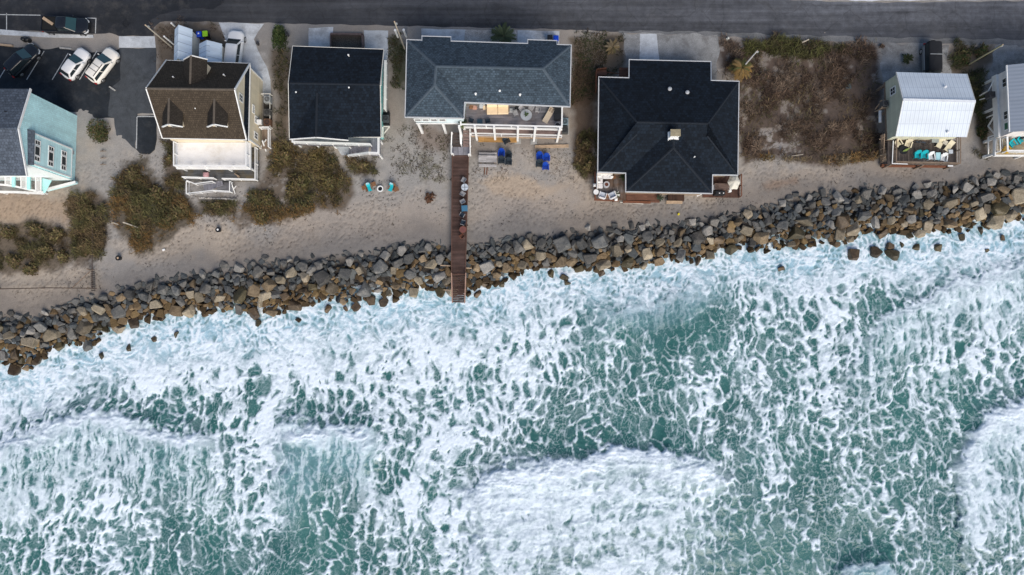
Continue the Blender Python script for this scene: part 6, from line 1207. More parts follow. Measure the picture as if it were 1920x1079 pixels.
# ------------------------------------------------------------------ sand fence on the beach
t = thing('sand_fence', 'thin dark beach fence with a braced corner above the rocks', 'fence', Z(P(175, 540, 0), 0), world=True)
mb = MB(); strip(mb, [P(-60, 544, .75), P(0, 542, .75), P(90, 540, .75), P(181, 541, .75)], .11, .07); strip(mb, [P(172, 541, .8), P(172.5, 507, .8), P(173, 400, .8)], .08, .06); part('rail', mb, M('dark_fence_wood', (.07,.05,.04), .85, .2, 4), t)
mb = MB(); a, b = P(172.5, 506, .4), P(174, 545, .4)
for i in range(12): q = a.lerp(b, i/11); mb.box((q.x+.06, q.y, .4), (.03, .12, .85))
part('mesh_panel', mb, M('dark_net', (.10,.09,.085), .9), t)
for u, v in ((2, 541), (83, 541), (130, 541), (173, 541), (172.5, 506)): mb = MB(); p = P(u, v, 0); mb.tube((p.x, p.y, -.2), (p.x, p.y, 1.1), .06, .05, 6); part('fence_post', mb, wood, t)
mb = MB(); mb.beam(P(136, 540, .3), P(170, 508, .9), .08, .08); mb.beam(P(164, 506, .8), P(178, 507, .8), .06, .06); part('brace', mb, wood, t)
def tub(u, v, label, inner): t = thing('bucket', label, 'bucket', Z(P(u, v, .3), 0)); mb = MB(); mb.tube((0, 0, 0), (0, 0, .48), .22, .27, 14); part('bucket_body', mb, black, t); mb = MB(); mb.ringz((0, 0), .22, .31, .485, .53, 14); part('bucket_rim', mb, black, t); mb = MB(); mb.tube((-.05, .02, .486), (-.05, .02, .52), .13, .10, 9); part('contents', mb, inner, t)
tub(223, 484.5, 'black bucket on the sand left of the western dune mat', palewood); tub(410, 431.5, 'black bucket holding something white on the open sand', white)
mb = MB(); p = P(1272, 402, 0); mb.tube((p.x, p.y, 0), (p.x, p.y, .25), .14, .10, 10); single('beach_toy', mb, M('yellow_plastic', (.65,.55,.02)), 'small yellow bucket on the sand below the chimney house', 'toy bucket')
mb = MB(); mb.box((*P(307.5, 469, 0)[:2], .06), (.3, .2, .12), .3); single('litter', mb, white, 'small white piece of litter on the open beach', 'litter')
mb = MB(); mb.beam(P(496, 366, .25), P(503, 368.5, .25), .2, .1); single('board', mb, white, 'small white board lying in the middle dune mat', 'board')
for i, v in enumerate((284, 297, 309)):
    mb = MB(); a, b = P(188, v, .25), P(199, v-.5, .25); mb.tube(a, b, .05, .04, 6); c = P(194, v-3, .2); mb.tube(P(190, v, .2), c, .05, .03, 6); single('driftwood', mb, wood, ('top', 'middle', 'bottom')[i]+' one of three dark sticks in the sand below the lone shrub', 'stick', 'three sticks in a column')
# ------------------------------------------------------------------ outdoor furniture
def adirondack(mat, name='adirondack_chair', lab='', cat='chair'):
    t = thing(name, lab, cat); mb = MB()
    for k in range(5): x0 = .26-k*.125; mb.hexa([(x0, -.25, .36-k*.035), (x0, .25, .36-k*.035), (x0-.11, .25, .33-k*.035), (x0-.11, -.25, .33-k*.035)], [(x0, -.25, .385-k*.035), (x0, .25, .385-k*.035), (x0-.11, .25, .355-k*.035), (x0-.11, -.25, .355-k*.035)])
    part('seat', mb, mat, t); mb = MB()
    for k, y in enumerate((-.22, -.11, 0, .11, .22)): h = (.62, .72, .76, .72, .62)[k]; mb.beam((-.24, y*.85, .24), (-.24-h*.42, y*1.12, .24+h*.9), .10, .025, (1, 0, .4))
    part('backrest', mb, mat, t)
    for s in (-1, 1):
        mb = MB(); mb.box((-.02, s*.34, .56), (.72, .13, .03)); part('armrest', mb, mat, t); mb = MB(); mb.box((.26, s*.30, .27), (.09, .04, .54)); part('leg', mb, mat, t); mb = MB(); mb.beam((-.42, s*.27, .05), (.22, s*.27, .33), .04, .10); part('leg', mb, mat, t)
    return t
def dining(mat, seatm=None, lab=''):
    t = thing('patio_chair', lab, 'chair'); sm = seatm or mat; mb = MB(); mb.box((0, 0, .44), (.46, .48, .05)); part('seat', mb, sm, t); mb = MB(); mb.hexa([(-.23, -.24, .46), (-.23, .24, .46), (-.20, .24, .46), (-.20, -.24, .46)], [(-.34, -.22, .88), (-.34, .22, .88), (-.31, .22, .88), (-.31, -.22, .88)]); part('backrest', mb, sm, t)
    for x in (-.2, .2):
        for y in (-.22, .22): mb = MB(); mb.tube((x, y, 0), (x, y, .415), .02, .02, 6); part('leg', mb, mat, t)
    for s in (-1, 1): mb = MB(); mb.beam((-.27, s*.26, .66), (.2, s*.26, .66), .05, .03); mb.beam((.19, s*.26, .42), (.19, s*.26, .64), .03, .03); part('armrest', mb, mat, t)
    return t
def lounge(mat, slat, lab=''):
    t = thing('chaise_lounge', lab, 'lounge chair'); mb = MB(); mb.box((.28, 0, .34), (1.25, .62, .07)); part('seat', mb, mat, t); b = MB(); b.hexa([(-.36, -.31, .34), (-.36, .31, .34), (-.33, .31, .38), (-.33, -.31, .38)], [(-.92, -.31, .62), (-.92, .31, .62), (-.90, .31, .67), (-.90, -.31, .67)]); k = part('backrest', b, mat, t)
    if slat:
        mb = MB()
        for i in range(4):
            for j in range(2): f = .18+.2*i; mb.box((-.36-.56*f, -.14+.28*j, .40+.28*f+.012), (.075, .2, .02))
        part('backrest_slot', mb, M('slot_brown', (.10,.06,.035), .8), k)
    for x in (-.3, .8):
        for y in (-.27, .27): mb = MB(); mb.box((x, y, .15), (.06, .06, .30)); part('leg', mb, mat, t)
    return t
def round_table(lab, loc, r, top, h=.72, mat=None, name='round_table'):
    t = thing(name, lab, 'table', loc); mb = MB(); mb.disc((0, 0), r, h-.03, h, 24); part('table_top', mb, top, t); mb = MB(); mb.ringz((0, 0), r, r+.03, h-.05, h+.012, 24); part('rim', mb, mat or greymetal, t); mb = MB(); mb.tube((0, 0, .04), (0, 0, h-.031), .05, .04, 8); mb.disc((0, 0), r*.5, 0, .04, 14); part('pedestal', mb, mat or greymetal, t); return t
def square_table(lab, loc, rz, w, d, h, mat, name='side_table'):
    t = thing(name, lab, 'table', loc, rz); mb = MB(); mb.box((0, 0, h-.02), (w, d, .04)); part('table_top', mb, mat, t)
    for x in (-1, 1):
        for y in (-1, 1): mb = MB(); mb.box((x*(w/2-.05), y*(d/2-.05), (h-.041)/2), (.05, .05, h-.042)); part('leg', mb, mat, t)
    return t
def at(u, v, z, hgt=.4): p = P(u, v, z+hgt); return (p.x, p.y, z)
turq = M('turquoise_plastic', (.010,.40,.46), .45, .06); aquaP = M('pale_aqua_plastic', (.42,.70,.76), .5, .06); whiteP = M('white_plastic', (.74,.77,.78), .45, .06); navy = M('dark_slate_plastic', (.018,.030,.042), .5, .08); creamP = M('cream_plastic', (.66,.60,.44), .55, .06); greyW = M('silver_wicker', (.33,.33,.34), .6, .15, 20); teak = M('brown_wood_chair', (.20,.10,.05), .7, .2, 6); yel = M('yellow_plastic_chair', (.60,.36,.02), .5); navycush = M('navy_cushion', (.020,.036,.055), .85, .1)
G_ = 'blue and dark lawn chairs by the picnic table'
for u, v, m, k, l in ((940, 288.5, royal, 'royal', 'bright blue lawn chair at the top of the left group'), (953.7, 292.5, navy, 'navy', 'dark lawn chair at the upper right of the left group'), (940.3, 302.5, navy, 'navy', 'dark lawn chair below the blue one in the left group'), (953.6, 305, navy, 'navy', 'dark lawn chair at the lower right of the left group'), (1012, 294.5, royal, 'royal', 'bright blue lawn chair at the upper left of the right group'), (1024.8, 297.5, royal, 'royal', 'bright blue lawn chair at the upper right of the right group'), (1011, 309, navy, 'navy', 'only dark lawn chair of the right hand group'), (1023, 314, royal, 'royal', 'lowest bright blue lawn chair of the right group')):
    place('adi_'+k, lambda m=m: adirondack(m), at(u, v, 0), R_(-90+((u*7) % 16)-8), l, G_)
# picnic table
t = thing('picnic_table', 'weathered grey picnic table right of the boardwalk landing', 'picnic table', at(914.5, 300.5, 0, .6), R_(-1)); gw = planks('silvered_boards', (.40,.39,.39), .16, 3, .2, 'x')
mb = MB()
for k in range(5): mb.box((0, .16*(k-2)+.12, .74), (2.15, .145, .045))
part('table_top', mb, gw, t)
for y in (-.62, .80): mb = MB(); mb.box((0, y-.09, .45), (2.1, .14, .04)); mb.box((0, y+.065, .45), (2.1, .14, .04)); part('bench', mb, gw, t)
for x in (-.8, .8): mb = MB(); mb.beam((x, -.72, .40), (x, .9, .40), .05, .1); mb.beam((x, -.55, 0), (x, -.1, .70), .06, .1); mb.beam((x, .75, 0), (x, .3, .70), .06, .1); part('leg_frame', mb, wood, t)
for i, u in enumerate((909, 913.5)): mb = MB(); mb.beam(P(u, 315, .06), P(u-1, 328, .06), .10, .08); single('timber', mb, redwood, ('left', 'right')[i]+' of two short reddish timbers below the picnic table', 'timber', 'two short timbers')
# fire ring with two towel covered chairs
def towel(lab, loc, rz): t = thing('towel', lab, 'towel', loc, rz); mb = MB(); mb.box((.05, 0, .42), (.60, .46, .03)); mb.hexa([(-.25, -.23, .43), (-.25, .23, .43), (-.22, .23, .45), (-.22, -.23, .45)], [(-.52, -.23, .92), (-.52, .23, .92), (-.50, .23, .94), (-.50, -.23, .94)]); part('cloth', mb, turq, t); mb = MB(); mb.box((-.47, 0, .97), (.2, .34, .08)); part('rolled_end', mb, aquaP, t)
for u, v, rz, l in ((691, 352.5, -70, 'wooden lawn chair with teal towel left of the fire ring'), (735.5, 352.5, -110, 'wooden lawn chair with teal towel right of the fire ring')):
    place('adi_teak', lambda: adirondack(teak), at(u, v, 0), R_(rz), l, 'wooden chairs by the fire ring'); p = at(u+2 if u < 700 else u-3, v+1, .02); towel('teal towel draped over the chair '+('left' if u < 700 else 'right')+' of the fire ring', p, R_(rz))
for u, v, l in ((682.5, 352, 'small wooden table at the far left of the fire ring chairs'), (743, 355, 'small wooden table at the far right of the fire ring chairs'), (700.5, 345.5, 'small wooden stool behind the left fire ring chair')): square_table(l, at(u, v, 0), R_(20), .52, .5, .42, teak)
t = thing('fire_ring', 'white rimmed round fire ring on the beach between two chairs', 'fire ring', at(713, 354.5, 0, .2)); mb = MB(); mb.ringz((0, 0), .26, .36, 0, .26, 22); part('ring_wall', mb, concrete_m, t); mb = MB(); mb.ringz((0, 0), .25, .38, .263, .29, 22); part('rim', mb, white, t); mb = MB(); mb.disc((0, 0), .255, 0, .10, 18); part('ash_bed', mb, black, t)
# boardwalk furniture
Gb = 'seats along the boardwalk'
for u, v, rz, k, m, l in ((869, 338, 150, 'gw', greyW, 'grey patio chair above the round mosaic table on the boardwalk'), (868, 363.5, 60, 'gw', greyW, 'grey patio chair just below the round mosaic table on the boardwalk'), (867.3, 378, 120, 'gw', greyW, 'grey patio chair above the blue table on the boardwalk'), (867, 403, 60, 'dk', navycush, 'dark patio chair below the blue table on the boardwalk'), (867.6, 418, 160, 'dk', navycush, 'dark patio chair above the red table on the boardwalk'), (866, 443, 130, 'rd', redwood, 'red brown patio chair nearest the sea on the boardwalk')):
    place('din_'+k, lambda m=m: dining(greymetal if m is not redwood else redwood, m), at(u, v, .75), R_(rz), l, Gb)
tt = round_table('round blue and white mosaic table on the boardwalk', at(871.5, 351.5, .75, .7), .40, M('mosaic_white', (.5,.56,.62), .4, .25, 9)); mb = MB(); mb.box((0, 0, .728), (.72, .05, .01)); mb.box((0, 0, .734), (.05, .72, .008)); part('mosaic_bands', mb, navy, tt)
square_table('blue square table on the boardwalk', at(871, 391, .75, .7), R_(3), .70, .68, .70, M('blue_table', (.05,.16,.26), .5, .1)); round_table('round red brown table on the boardwalk', at(868, 431, .75, .7), .38, M('red_table', (.16,.06,.05), .6, .2), mat=redwood)
# slate house deck, 4.7 m up
zd = 4.7; tanc = M('tan_cushion', (.80,.62,.40), .85, .06, 3)
t = thing('sofa', 'long tan two seat glider sofa against the pale blue wall', 'sofa', at(933, 205, zd), R_(-89)); mb = MB(); mb.box((0, 0, .22), (.86, 2.4, .20)); part('frame', mb, wood, t)
for s in (-1, 1): mb = MB(); mb.box((.10, s*.61, .42), (1.0, 1.2, .19)); part('seat_cushion', mb, tanc, t, bevel=.06); mb = MB(); mb.hexa([(-.40, s*.61-.59, .5), (-.40, s*.61+.59, .5), (-.2, s*.61+.59, .5), (-.2, s*.61-.59, .5)], [(-.55, s*.61-.57, .95), (-.55, s*.61+.57, .95), (-.38, s*.61+.57, .95), (-.38, s*.61-.57, .95)]); part('back_cushion', mb, tanc, t, bevel=.05)
for s in (-1, 1): mb = MB(); mb.box((0, s*1.29, .5), (.8, .09, .08)); part('armrest', mb, wood, t)
tb = round_table('round glass table on the slate house deck', at(986.7, 216, zd, .7), .62, M('frosted_glass', (.34,.37,.40), .15, .1)); t = thing('potted_plant', 'small green plant in the middle of the glass table', 'plant', (tb.location[0], tb.location[1], zd+.73)); mb = MB(); mb.tube((0, 0, 0), (0, 0, .14), .08, .1, 10); part('pot', mb, concrete_m, t); fronds(t, 9, .3, [(.05,.09,.03),(.07,.11,.04)], 8, .3, 6, z0=.14)
for u, v, rz, l in ((967, 212.5, 20, 'silver wicker chair left of the glass table'), (978.5, 205.5, -50, 'wicker chair behind the left side of the glass table'), (996, 203.5, -120, 'wicker chair behind the right side of the glass table'), (1007.6, 206.8, 170, 'silver wicker chair right of the glass table')): place('din_wick', lambda: dining(greyW, greyW), at(u, v, zd), R_(rz), l, 'wicker chairs around the glass table')
for u, v, rz, l in ((883.5, 226.5, 70, 'left dark cushioned chair of the trio by the deck plants'), (914.5, 227.6, 100, 'right dark cushioned chair of the trio by the deck plants')): place('din_navy', lambda: dining(black, navycush), at(u, v, zd), R_(rz), l, 'dark chairs on the slate house deck')
square_table('dark blue square table between two dark deck chairs', at(899.7, 229.3, zd), 0, .62, .6, .45, M('dark_blue_table', (.018,.045,.07), .5))
t_ = lounge(M('beige_frame', (.50,.42,.32), .7, .1), True, 'beige chaise lounge on the slate house deck'); p = at(1028.5, 216.5, zd, .4); t_.location = p; t_.rotation_euler = (0, 0, heading((1033, 206), (1020, 228)))
t = thing('hot_tub_cover', 'tall black storage cabinet at the right end of the deck', 'cabinet', at(1046, 211, zd, .9)); mb = MB(); mb.box((0, 0, .44), (.74, 1.45, .88)); part('cabinet_body', mb, black, t); mb = MB(); mb.box((0, .37, .905), (.78, .73, .04)); part('lid', mb, black, t); mb = MB(); mb.box((0, -.38, .905), (.78, .73, .04)); part('lid', mb, black, t); t.name = 'storage_cabinet'
t = thing('kettle_grill', 'round black kettle grill at the deck corner by the rail', 'grill', at(1045.5, 235, zd, .7)); mb = MB(); mb.tube((0, 0, .5), (0, 0, .72), .2, .28, 16); part('bowl', mb, black, t); mb = MB(); mb.ringz((0, 0), .27, .31, .722, .75, 16); part('rim', mb, steel, t)
for k in range(3): mb = MB(); a = k*2.1; mb.tube((.15*math.cos(a), .15*math.sin(a), .52), (.3*math.cos(a), .3*math.sin(a), 0), .02, .02, 6); part('leg', mb, black, t)
def potplant(lab, loc, r, pal, seed): t = thing('potted_plant', lab, 'plant', loc); mb = MB(); mb.tube((0, 0, 0), (0, 0, .36), r*.7, r, 12); part('pot', mb, M('dark_pot', (.03,.03,.03), .7), t); fronds(t, 14, r*2.1, pal, seed, .5, 7, z0=.36)
potplant('leafy green potted plant at the left corner of the deck', at(866.5, 232.5, zd), .22, [(.06,.09,.03),(.09,.11,.03)], 11); potplant('dark potted plant above the leafy one at the deck corner', at(869, 226.5, zd), .2, [(.02,.03,.02)], 12)
rn = random.Random(4)
for i, (u, v, m, l) in enumerate(((884, 200.5, teak, 'brown wooden toy crate at the left end of the deck wall'), (890, 201.5, M('pink_stuff', (.45,.25,.19)), 'pinkish bag beside the brown crate on the deck'), (902.5, 199, M('pale_stuff', (.5,.52,.53)), 'pale round cushion left of the tan sofa'), (909.5, 201.5, tanc, 'small tan pouf touching the left arm of the sofa'), (957.5, 207, M('grey_stuff', (.35,.36,.37)), 'narrow grey stand touching the right arm of the sofa'), (970, 202.5, black, 'black planter on the deck left of the wicker chairs'))):
    mb = MB(); p = at(u, v, zd, .3); mb.loft([[(p[0]+q[0]*k, p[1]+q[1]*k, zd+z) for q in rrect(.28, -.28, .24, .12, 0, 3)] for z, k in ((0, .8), (.18, 1.), (.38, .7))]); single(('crate', 'bag', 'cushion', 'pouf', 'plant_stand', 'planter')[i], mb, m, l, ('crate', 'bag', 'cushion', 'pouf', 'stand', 'planter')[i])
t = place('adi_navy', None, at(949.5, 265, .5), R_(-60), 'dark lawn chair on the plywood platform under the deck', G_)
def ac(lab, loc, z, mat=greymetal, s=.82, rz=0., group='air conditioner units'):
    t = thing('air_conditioner', lab, 'air conditioner', (loc[0], loc[1], z), rz, group); mb = MB(); mb.box((0, 0, .4), (s, s, .8)); part('cabinet', mb, mat, t, bevel=.02); mb = MB(); mb.disc((0, 0), s*.42, .803, .815, 20); f = part('fan_grille', mb, dark_fan, t); mb = MB()
    for r in (.14, .26, .38): mb.ringz((0, 0), s*r, s*(r+.035), .817, .832, 20)
    part('grille_ring', mb, mat, f); mb = MB(); mb.disc((0, 0), s*.09, .817, .845, 10); part('fan_hub', mb, mat, f); return t
ac('blue grey air conditioner above the darker one right of the slate deck', at(1058.5, 228.5, 0, .9), .25, M('blue_grey_unit', (.16,.23,.27), .5)); ac('dark air conditioner below the blue grey one right of the slate deck', at(1058.5, 243.5, 0, .9), .25, M('dark_unit', (.055,.06,.06), .5))
p0, p1 = P(1054, 222, .2), P(1067, 252, .2); mb = MB(); mb.box(((p0.x+p1.x)/2, (p0.y+p1.y)/2, .12), (abs(p1.x-p0.x), abs(p1.y-p0.y), .25)); single('equipment_pad', mb, concrete_m, 'concrete pad carrying two air conditioners beside the slate deck', 'pad')
for v, l, m in ((186, 'top air conditioner of three beside the cream house', greymetal), (210.5, 'middle air conditioner of three beside the cream house', M('dark_unit2', (.08,.08,.078), .5)), (229, 'lowest rusty topped air conditioner beside the cream house', M('rusty_unit', (.14,.075,.045), .7, .3, 5))): ac(l, at(500.5, v, .6, .8), .6, m, .78)
ac('dark air conditioner at the right wall of the black gabled house', at(722.5, 221.5, .7, .8), .7, M('dark_unit3', (.06,.07,.08), .5), .75); p0 = P(722.5, 222, .6); mb = MB(); mb.box((p0.x, p0.y, .34), (.95, 1.6, .68)); single('equipment_stand', mb, black, 'black stand under the air conditioner of the black gabled house', 'stand')
ac('air conditioner on the timber shelf of the sage house', at(1661, 193.5, 2.4, .8), 2.4, M('dark_unit4', (.10,.10,.10), .5), .62); ac('dark air conditioner on the white shelf of the right edge house', at(1861, 177, 2.6, .8), 2.6, M('dark_unit5', (.03,.035,.045), .5), .7)
# sofa deck
zs = .75; wc = M('white_cushion', (.68,.68,.69), .85, .06, 3); pil = M('white_pillow', (.78,.75,.71), .9, .05, 3)
t = thing('sectional_sofa', 'white L shaped sofa on the brown deck', 'sofa', at(1133, 337, zs), 0); o = Vector(t.location)
def ub(mb, u0, v0, u1, v1, z0, z1): a, b = P(u0, v0, zs+z1)-o, P(u1, v1, zs+z1)-o; mb.prism([(a.x, b.y), (b.x, b.y), (b.x, a.y), (a.x, a.y)], z0, z1); return mb
part('seat_cushion', ub(MB(), 1122, 328, 1130.2, 335.2, .2, .48), wc, t, bevel=.05); part('seat_cushion', ub(MB(), 1130.6, 328, 1148.5, 335.2, .2, .48), wc, t, bevel=.05); part('seat_cushion', ub(MB(), 1122, 335.6, 1130.2, 344, .2, .48), wc, t, bevel=.05); part('seat_cushion', ub(MB(), 1122, 344.4, 1130.2, 353, .2, .48), wc, t, bevel=.05)
part('back_cushion', ub(MB(), 1119.5, 324, 1149, 328, .2, .8), pil, t, bevel=.06); part('back_cushion', ub(MB(), 1119, 328.4, 1122, 353, .2, .8), pil, t, bevel=.06)
for u, v in ((1124, 331), (1143, 329), (1147, 332), (1123.5, 342)): mb = MB(); q = P(u, v, zs+.6)-o; mb.hexa([(q.x-.22, q.y-.1, .49), (q.x+.18, q.y-.14, .49), (q.x+.22, q.y+.12, .49), (q.x-.16, q.y+.14, .49)], [(q.x-.18, q.y-.02, .78), (q.x+.12, q.y-.05, .80), (q.x+.16, q.y+.1, .80), (q.x-.14, q.y+.12, .78)]); part('pillow', mb, white, t, bevel=.04)
t = thing('fire_table', 'round grey fire table with brown centre before the sofa', 'fire table', at(1137.4, 346, zs, .5)); mb = MB(); mb.ringz((0, 0), .22, .37, .0, .48, 24); part('stone_ring', mb, M('pale_grey_stone', (.42,.43,.45), .8), t); mb = MB(); mb.disc((0, 0), .215, .1, .42, 18); part('burner_bed', mb, M('rust_brown', (.12,.04,.025), .9, .3, 12), t)
def armchair(lab=''):
    t = thing('armchair', lab, 'armchair'); mb = MB(); mb.box((0, 0, .32), (.66, .68, .22)); part('seat', mb, M('blue_white_cushion', (.52,.58,.66), .85), t, bevel=.05); mb = MB(); mb.box((-.38, 0, .5), (.16, .70, .55)); part('backrest', mb, wc, t, bevel=.05)
    for s in (-1, 1): mb = MB(); mb.box((-.02, s*.39, .40), (.72, .10, .38)); part('armrest', mb, wc, t, bevel=.03)
    for x in (-.3, .28):
        for y in (-.3, .3): mb = MB(); mb.box((x, y, .1), (.06, .06, .21)); part('leg', mb, wood, t)
    return t
place('armc', armchair, at(1130, 366, zs), R_(72), 'left white armchair with pale blue seat on the brown deck', 'white armchairs on the brown deck'); place('armc', armchair, at(1147.5, 366, zs), R_(115), 'right white armchair with pale blue seat on the brown deck', 'white armchairs on the brown deck')
round_table('small brown side table between two white armchairs', at(1138.5, 368.5, zs), .25, teak, .5, teak, 'side_table'); round_table('small round white table at the left edge of the brown deck', at(1117.6, 360.5, zs, .5), .28, white, .55, white, 'side_table')
def lantern(lab, u, v, m): t = thing('lantern', lab, 'lantern', at(u, v, zs)); mb = MB(); mb.loft([rrect(.16, -.16, .16, .05, 0, 3), rrect(.18, -.18, .18, .05, .3, 3), rrect(.05, -.05, .05, .02, .5, 3)]); part('lantern_body', mb, m, t); mb = MB(); mb.ringz((0, 0), .04, .07, .5, .56, 10); part('handle', mb, m, t)
lantern('white lantern at the left rail of the brown deck', 1115.5, 347, white); lantern('white lantern at the front corner of the brown deck', 1155.5, 373.5, white); potplant('white flowering potted plant right of the armchairs', at(1155.5, 364, zs), .2, [(.55,.57,.55),(.06,.09,.05)], 21); potplant('green potted shrub by the wall corner of the brown deck', at(1169.5, 331, zs), .26, [(.03,.05,.02),(.045,.06,.02)], 22)
potplant('dark green potted plant on the dark walkway', at(1237, 371, .55), .2, [(.03,.06,.04),(.04,.05,.03)], 23); square_table('small orange wood stool at the end of the brown sofa', at(1151, 333, zs), .4, .4, .4, .5, teak)
# umbrella deck
t = thing('patio_umbrella', 'cream covered round umbrella at the right deck corner', 'umbrella', at(1377, 341, zs, 1.8)); mb = MB(); rings = []
for z, r in ((1.55, 1.0), (1.62, 1.02), (1.9, .62), (2.12, .10)): rings.append([(r*(.92+.08*math.cos(6*2*PI*k/24))*.72*math.cos(2*PI*k/24), r*(.92+.08*math.cos(6*2*PI*k/24))*.95*math.sin(2*PI*k/24), z) for k in range(24)])
mb.loft(rings); part('canopy', mb, M('cream_canvas', (.62,.60,.52), .85, .06), t); mb = MB(); mb.tube((0, 0, 0), (0, 0, 1.6), .03, .03, 8); part('pole', mb, steel, t); mb = MB(); mb.disc((0, 0), .28, 0, .08, 16); part('base', mb, concrete_m, t)
t = thing('bench_table', 'long brown slatted table on the umbrella deck', 'table', at(1354, 350.5, zs, .7), R_(-1.5)); mb = MB()
for k in range(7): mb.box((0, -.33+.11*k, .72), (1.75, .09, .04))
part('table_top', mb, planks('grey_brown_slats', (.14,.10,.085), .5, 3, .2, 'x'), t)
for x in (-.75, .75):
    for y in (-.3, .3): mb = MB(); mb.box((x, y, .345), (.08, .08, .69)); part('leg', mb, wood, t)
t = thing('gas_grill', 'black covered gas grill below the slatted table', 'grill', at(1350, 361.5, zs, .8)); mb = MB(); mb.loft([rrect(.62, -.62, .26, .08, .0, 3), rrect(.62, -.62, .27, .08, .7, 3), rrect(.55, -.55, .18, .08, .98, 3)]); part('grill_cover', mb, black, t)
for x in (-.1, .35): mb = MB(); mb.disc((x, -.1), .07, .975, 1.0, 10); part('knob', mb, white, t)
for u, v, l in ((1368.5, 355.5, 'white seat cushion at the right end of the slatted table'), (1338.5, 351.5, 'white seat cushion at the left end of the slatted table')): mb = MB(); p = at(u, v, zs, .4); mb.box((p[0], p[1], zs+.23), (.36, .62, .46), .15); single('stool', mb, white, l.replace('seat cushion', 'cushioned stool'), 'stool', bevel=.05)
mb = MB(); mb.beam(P(1306, 366.5, .3), P(1316, 362.5, .5), .35, .06); mb.tube(P(1306, 366.5, .05), P(1306, 366.5, .27), .05, .05, 6); mb.tube(P(1316, 362.5, .05), P(1316, 362.5, .47), .05, .05, 6); single('surfboard', mb, white, 'white board propped beside the umbrella deck walkway', 'board')
# sage house deck
zf = 2.2; Gs = 'chairs crowded on the dark deck'
for u, v, rz, k, m, mk, l in ((1684.5, 269.5, -60, 'cream', creamP, adirondack, 'leftmost cream lawn chair on the dark deck'), (1702.5, 271, -110, 'cream', creamP, adirondack, 'cream lawn chair right of the round black fire pit'), (1720.5, 292.5, -95, 'turq', turq, adirondack, 'left turquoise lawn chair in the deck front row'), (1733, 292.5, -95, 'turq', turq, adirondack, 'right turquoise lawn chair in the deck front row'), (1746, 295, -85, 'wht', whiteP, adirondack, 'left white lawn chair in the deck front row'), (1769, 297.5, -100, 'wht', whiteP, adirondack, 'right white lawn chair in the deck front row')): place('adi_'+k, lambda m=m, mk=mk: mk(m), at(u, v, zf), R_(rz), l, Gs)
for i, (u, v, a) in enumerate(((1764, 267.5, 62), (1780, 274.5, 55))):
    p = at(u, v, zf, .35); l = ('left', 'right')[i]+' cream sun lounger at the upper right of the dark deck'
    if i == 0: lt = lounge(creamP, False); lt.location = p; lt.rotation_euler = (0, 0, R_(180+a)); lt['label'] = l; lt['group'] = 'cream sun loungers'; lt.scale = (.72, .95, .9)
    else: dup(lt, p, R_(180+a), l)
square_table('cream side table between the two cream sun loungers', at(1772.5, 267.5, zf), R_(-30), .5, .5, .42, M('pale_cream', (.5,.47,.4), .6)); square_table('grey table against the shutters of the sage house', at(1752, 265, zf), 0, .8, .45, .6, M('grey_green_table', (.28,.31,.31), .6)); square_table('small pale table by the right rail of the dark deck', at(1782, 285, zf), .05, .48, .44, .5, M('pale_blue_table', (.5,.55,.6), .5)); square_table('pale aqua table between the two white lawn chairs', at(1758.5, 293.5, zf), 0, .52, .85, .5, aquaP)
square_table('small aqua stool behind the left white lawn chair', at(1746.5, 287, zf), 0, .34, .25, .42, aquaP)
t = thing('fire_pit', 'round black fire pit on the dark deck', 'fire pit', at(1694.5, 281.5, zf, .5)); mb = MB(); mb.tube((0, 0, .2), (0, 0, .45), .28, .46, 22); part('bowl', mb, black, t); mb = MB(); mb.ringz((0, 0), .44, .50, .452, .48, 22); part('rim', mb, black, t)
for k in range(3): mb = MB(); a = k*2.1; mb.tube((.2*math.cos(a), .2*math.sin(a), .22), (.3*math.cos(a), .3*math.sin(a), 0), .025, .025, 6); part('leg', mb, black, t)
mb = MB(); a, b = at(1696, 283, zf+.55), at(1709, 277.5, zf+.55); mb.loft([[(a[0], a[1], zf+.56), (a[0]+.05, a[1]+.1, zf+.56), (a[0]+.05, a[1]+.1, zf+.6), (a[0], a[1], zf+.6)], [((a[0]+b[0])/2, (a[1]+b[1])/2-.14, zf+.6), ((a[0]+b[0])/2, (a[1]+b[1])/2+.14, zf+.6), ((a[0]+b[0])/2, (a[1]+b[1])/2+.14, zf+.64), ((a[0]+b[0])/2, (a[1]+b[1])/2-.14, zf+.64)], [(b[0], b[1], zf+.64), (b[0], b[1]+.05, zf+.64), (b[0], b[1]+.05, zf+.67), (b[0], b[1], zf+.67)]]); single('palm_leaf', mb, M('leaf_lime', (.20,.28,.07), .6), 'lime green leaf shaped fan lying over the black fire pit', 'fan')
t = thing('bicycle', 'dark bicycle leaning at the wall of the sage house', 'bicycle', at(1726, 268, zf), heading((1718, 266), (1735, 271)))
for x in (-.5, .5): mb = MB(); n = 18; [mb.tube((x+.32*math.cos(2*PI*k/n), 0, .34+.32*math.sin(2*PI*k/n)), (x+.32*math.cos(2*PI*(k+1)/n), 0, .34+.32*math.sin(2*PI*(k+1)/n)), .03, .03, 5) for k in range(n)]; part('wheel', mb, rubber, t)
mb = MB(); [mb.tube(a, b, .025, .025, 6) for a, b in (((-.5, 0, .34), (-.1, 0, .34)), ((-.1, 0, .34), (-.25, 0, .85)), ((-.1, 0, .34), (.35, 0, .8)), ((-.25, 0, .78), (.35, 0, .8)), ((.35, 0, .9), (.5, 0, .34)), ((-.5, 0, .34), (-.25, 0, .8)))]; part('frame', mb, M('slate_blue_frame', (.06,.09,.14), .4), t); mb = MB(); mb.box((-.27, 0, .9), (.28, .14, .06)); part('saddle', mb, black, t); mb = MB(); mb.tube((.33, -.3, .96), (.33, .3, .96), .02, .02, 6); part('handlebar', mb, black, t)
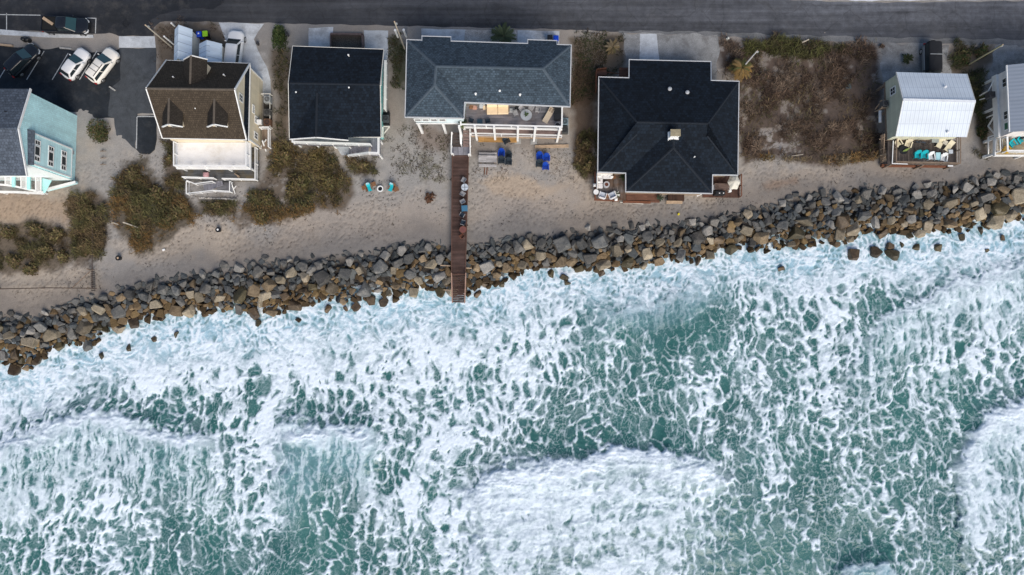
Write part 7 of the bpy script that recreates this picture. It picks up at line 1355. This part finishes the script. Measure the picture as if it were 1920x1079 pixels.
# porch of the right hand house
for u, v, rz, k, m, l in ((1899, 270.5, -60, 'turq', turq, 'left turquoise chair on the tan porch'), (1914, 263.5, -60, 'turq', turq, 'right turquoise chair on the tan porch'), (1888, 281, -40, 'yel', yel, 'yellow chair at the left corner of the tan porch')): place('adi_'+k, lambda m=m: adirondack(m), at(u, v, 2.6), R_(rz), l, 'chairs on the tan porch')
mb = MB(); p = at(1916, 256, 2.6); mb.loft([[(p[0]+a*k, p[1]+b*k, 2.6+z) for a, b, _ in rrect(.3, -.3, .3, .1, 0, 3)] for z, k in ((0, .8), (.5, 1.), (.7, .7))]); single('grill_cover', mb, black, 'black covered grill at the wall of the tan porch', 'grill')
# cream house porch
mb = MB(); p = at(385, 327, .9); mb.loft([[(p[0]+a*k, p[1]+b*k, .9+z) for a, b, _ in rrect(.32, -.32, .28, .12, 0, 3)] for z, k in ((.02, .9), (.3, 1.), (.45, .6))]); single('cushion', mb, M('pink_white_cloth', (.62,.36,.38), .9, .35, 9), 'pink and white cushion on the lower porch of the cream house', 'cushion')
p = at(444, 329, .9); mb = MB(); mb.beam((p[0]-.3, p[1]+.2, 1.3), (p[0]+.2, p[1]-.1, 1.15), .1, .05); mb.tube((p[0]+.1, p[1]-.05, .9), (p[0]+.1, p[1]-.05, 1.13), .14, .14, 8); single('stool', mb, palewood, 'small pale wooden stool on the lower porch of the cream house', 'stool')
# ------------------------------------------------------------------ light and camera
EL, AZ = R_(42), R_(160)   # low hazy sun out over the sea
W = bpy.data.worlds.new('World'); SC.world = W; W.use_nodes = True; nt = W.node_tree; bg = nt.nodes['Background']
sk = nt.nodes.new('ShaderNodeTexSky'); sk.sky_type = 'NISHITA'; sk.sun_disc = False; sk.sun_elevation = EL; sk.sun_rotation = AZ; sk.air_density = 1.0; sk.dust_density = 2.2; sk.ozone_density = 1.6
nt.links.new(sk.outputs[0], bg.inputs[0]); bg.inputs[1].default_value = .135
sl = bpy.data.lights.new('sun', 'SUN'); sl.energy = 3.1; sl.angle = R_(42); sl.color = (1, .90, .78); so = bpy.data.objects.new('sun', sl); COL.objects.link(so)
dirv = Vector((math.sin(AZ)*math.cos(EL), math.cos(AZ)*math.cos(EL), math.sin(EL))); so.rotation_euler = dirv.to_track_quat('Z', 'Y').to_euler(); so.location = (0, -40, 40)
cam = bpy.data.cameras.new('camera'); co = bpy.data.objects.new('camera', cam); COL.objects.link(co); co.location = (0, 0, CH); co.rotation_euler = (TH, 0, 0)
cam.sensor_width = 36; cam.lens = 36*FPX/1920; cam.clip_start = .5; cam.clip_end = 3000; SC.camera = co
SC.view_settings.view_transform = 'Standard'; SC.view_settings.look = 'None'; SC.view_settings.exposure = 0; SC.view_settings.gamma = 1
SC.cycles.max_bounces = 5; SC.cycles.diffuse_bounces = 2; SC.cycles.glossy_bounces = 2; SC.cycles.use_denoising = True
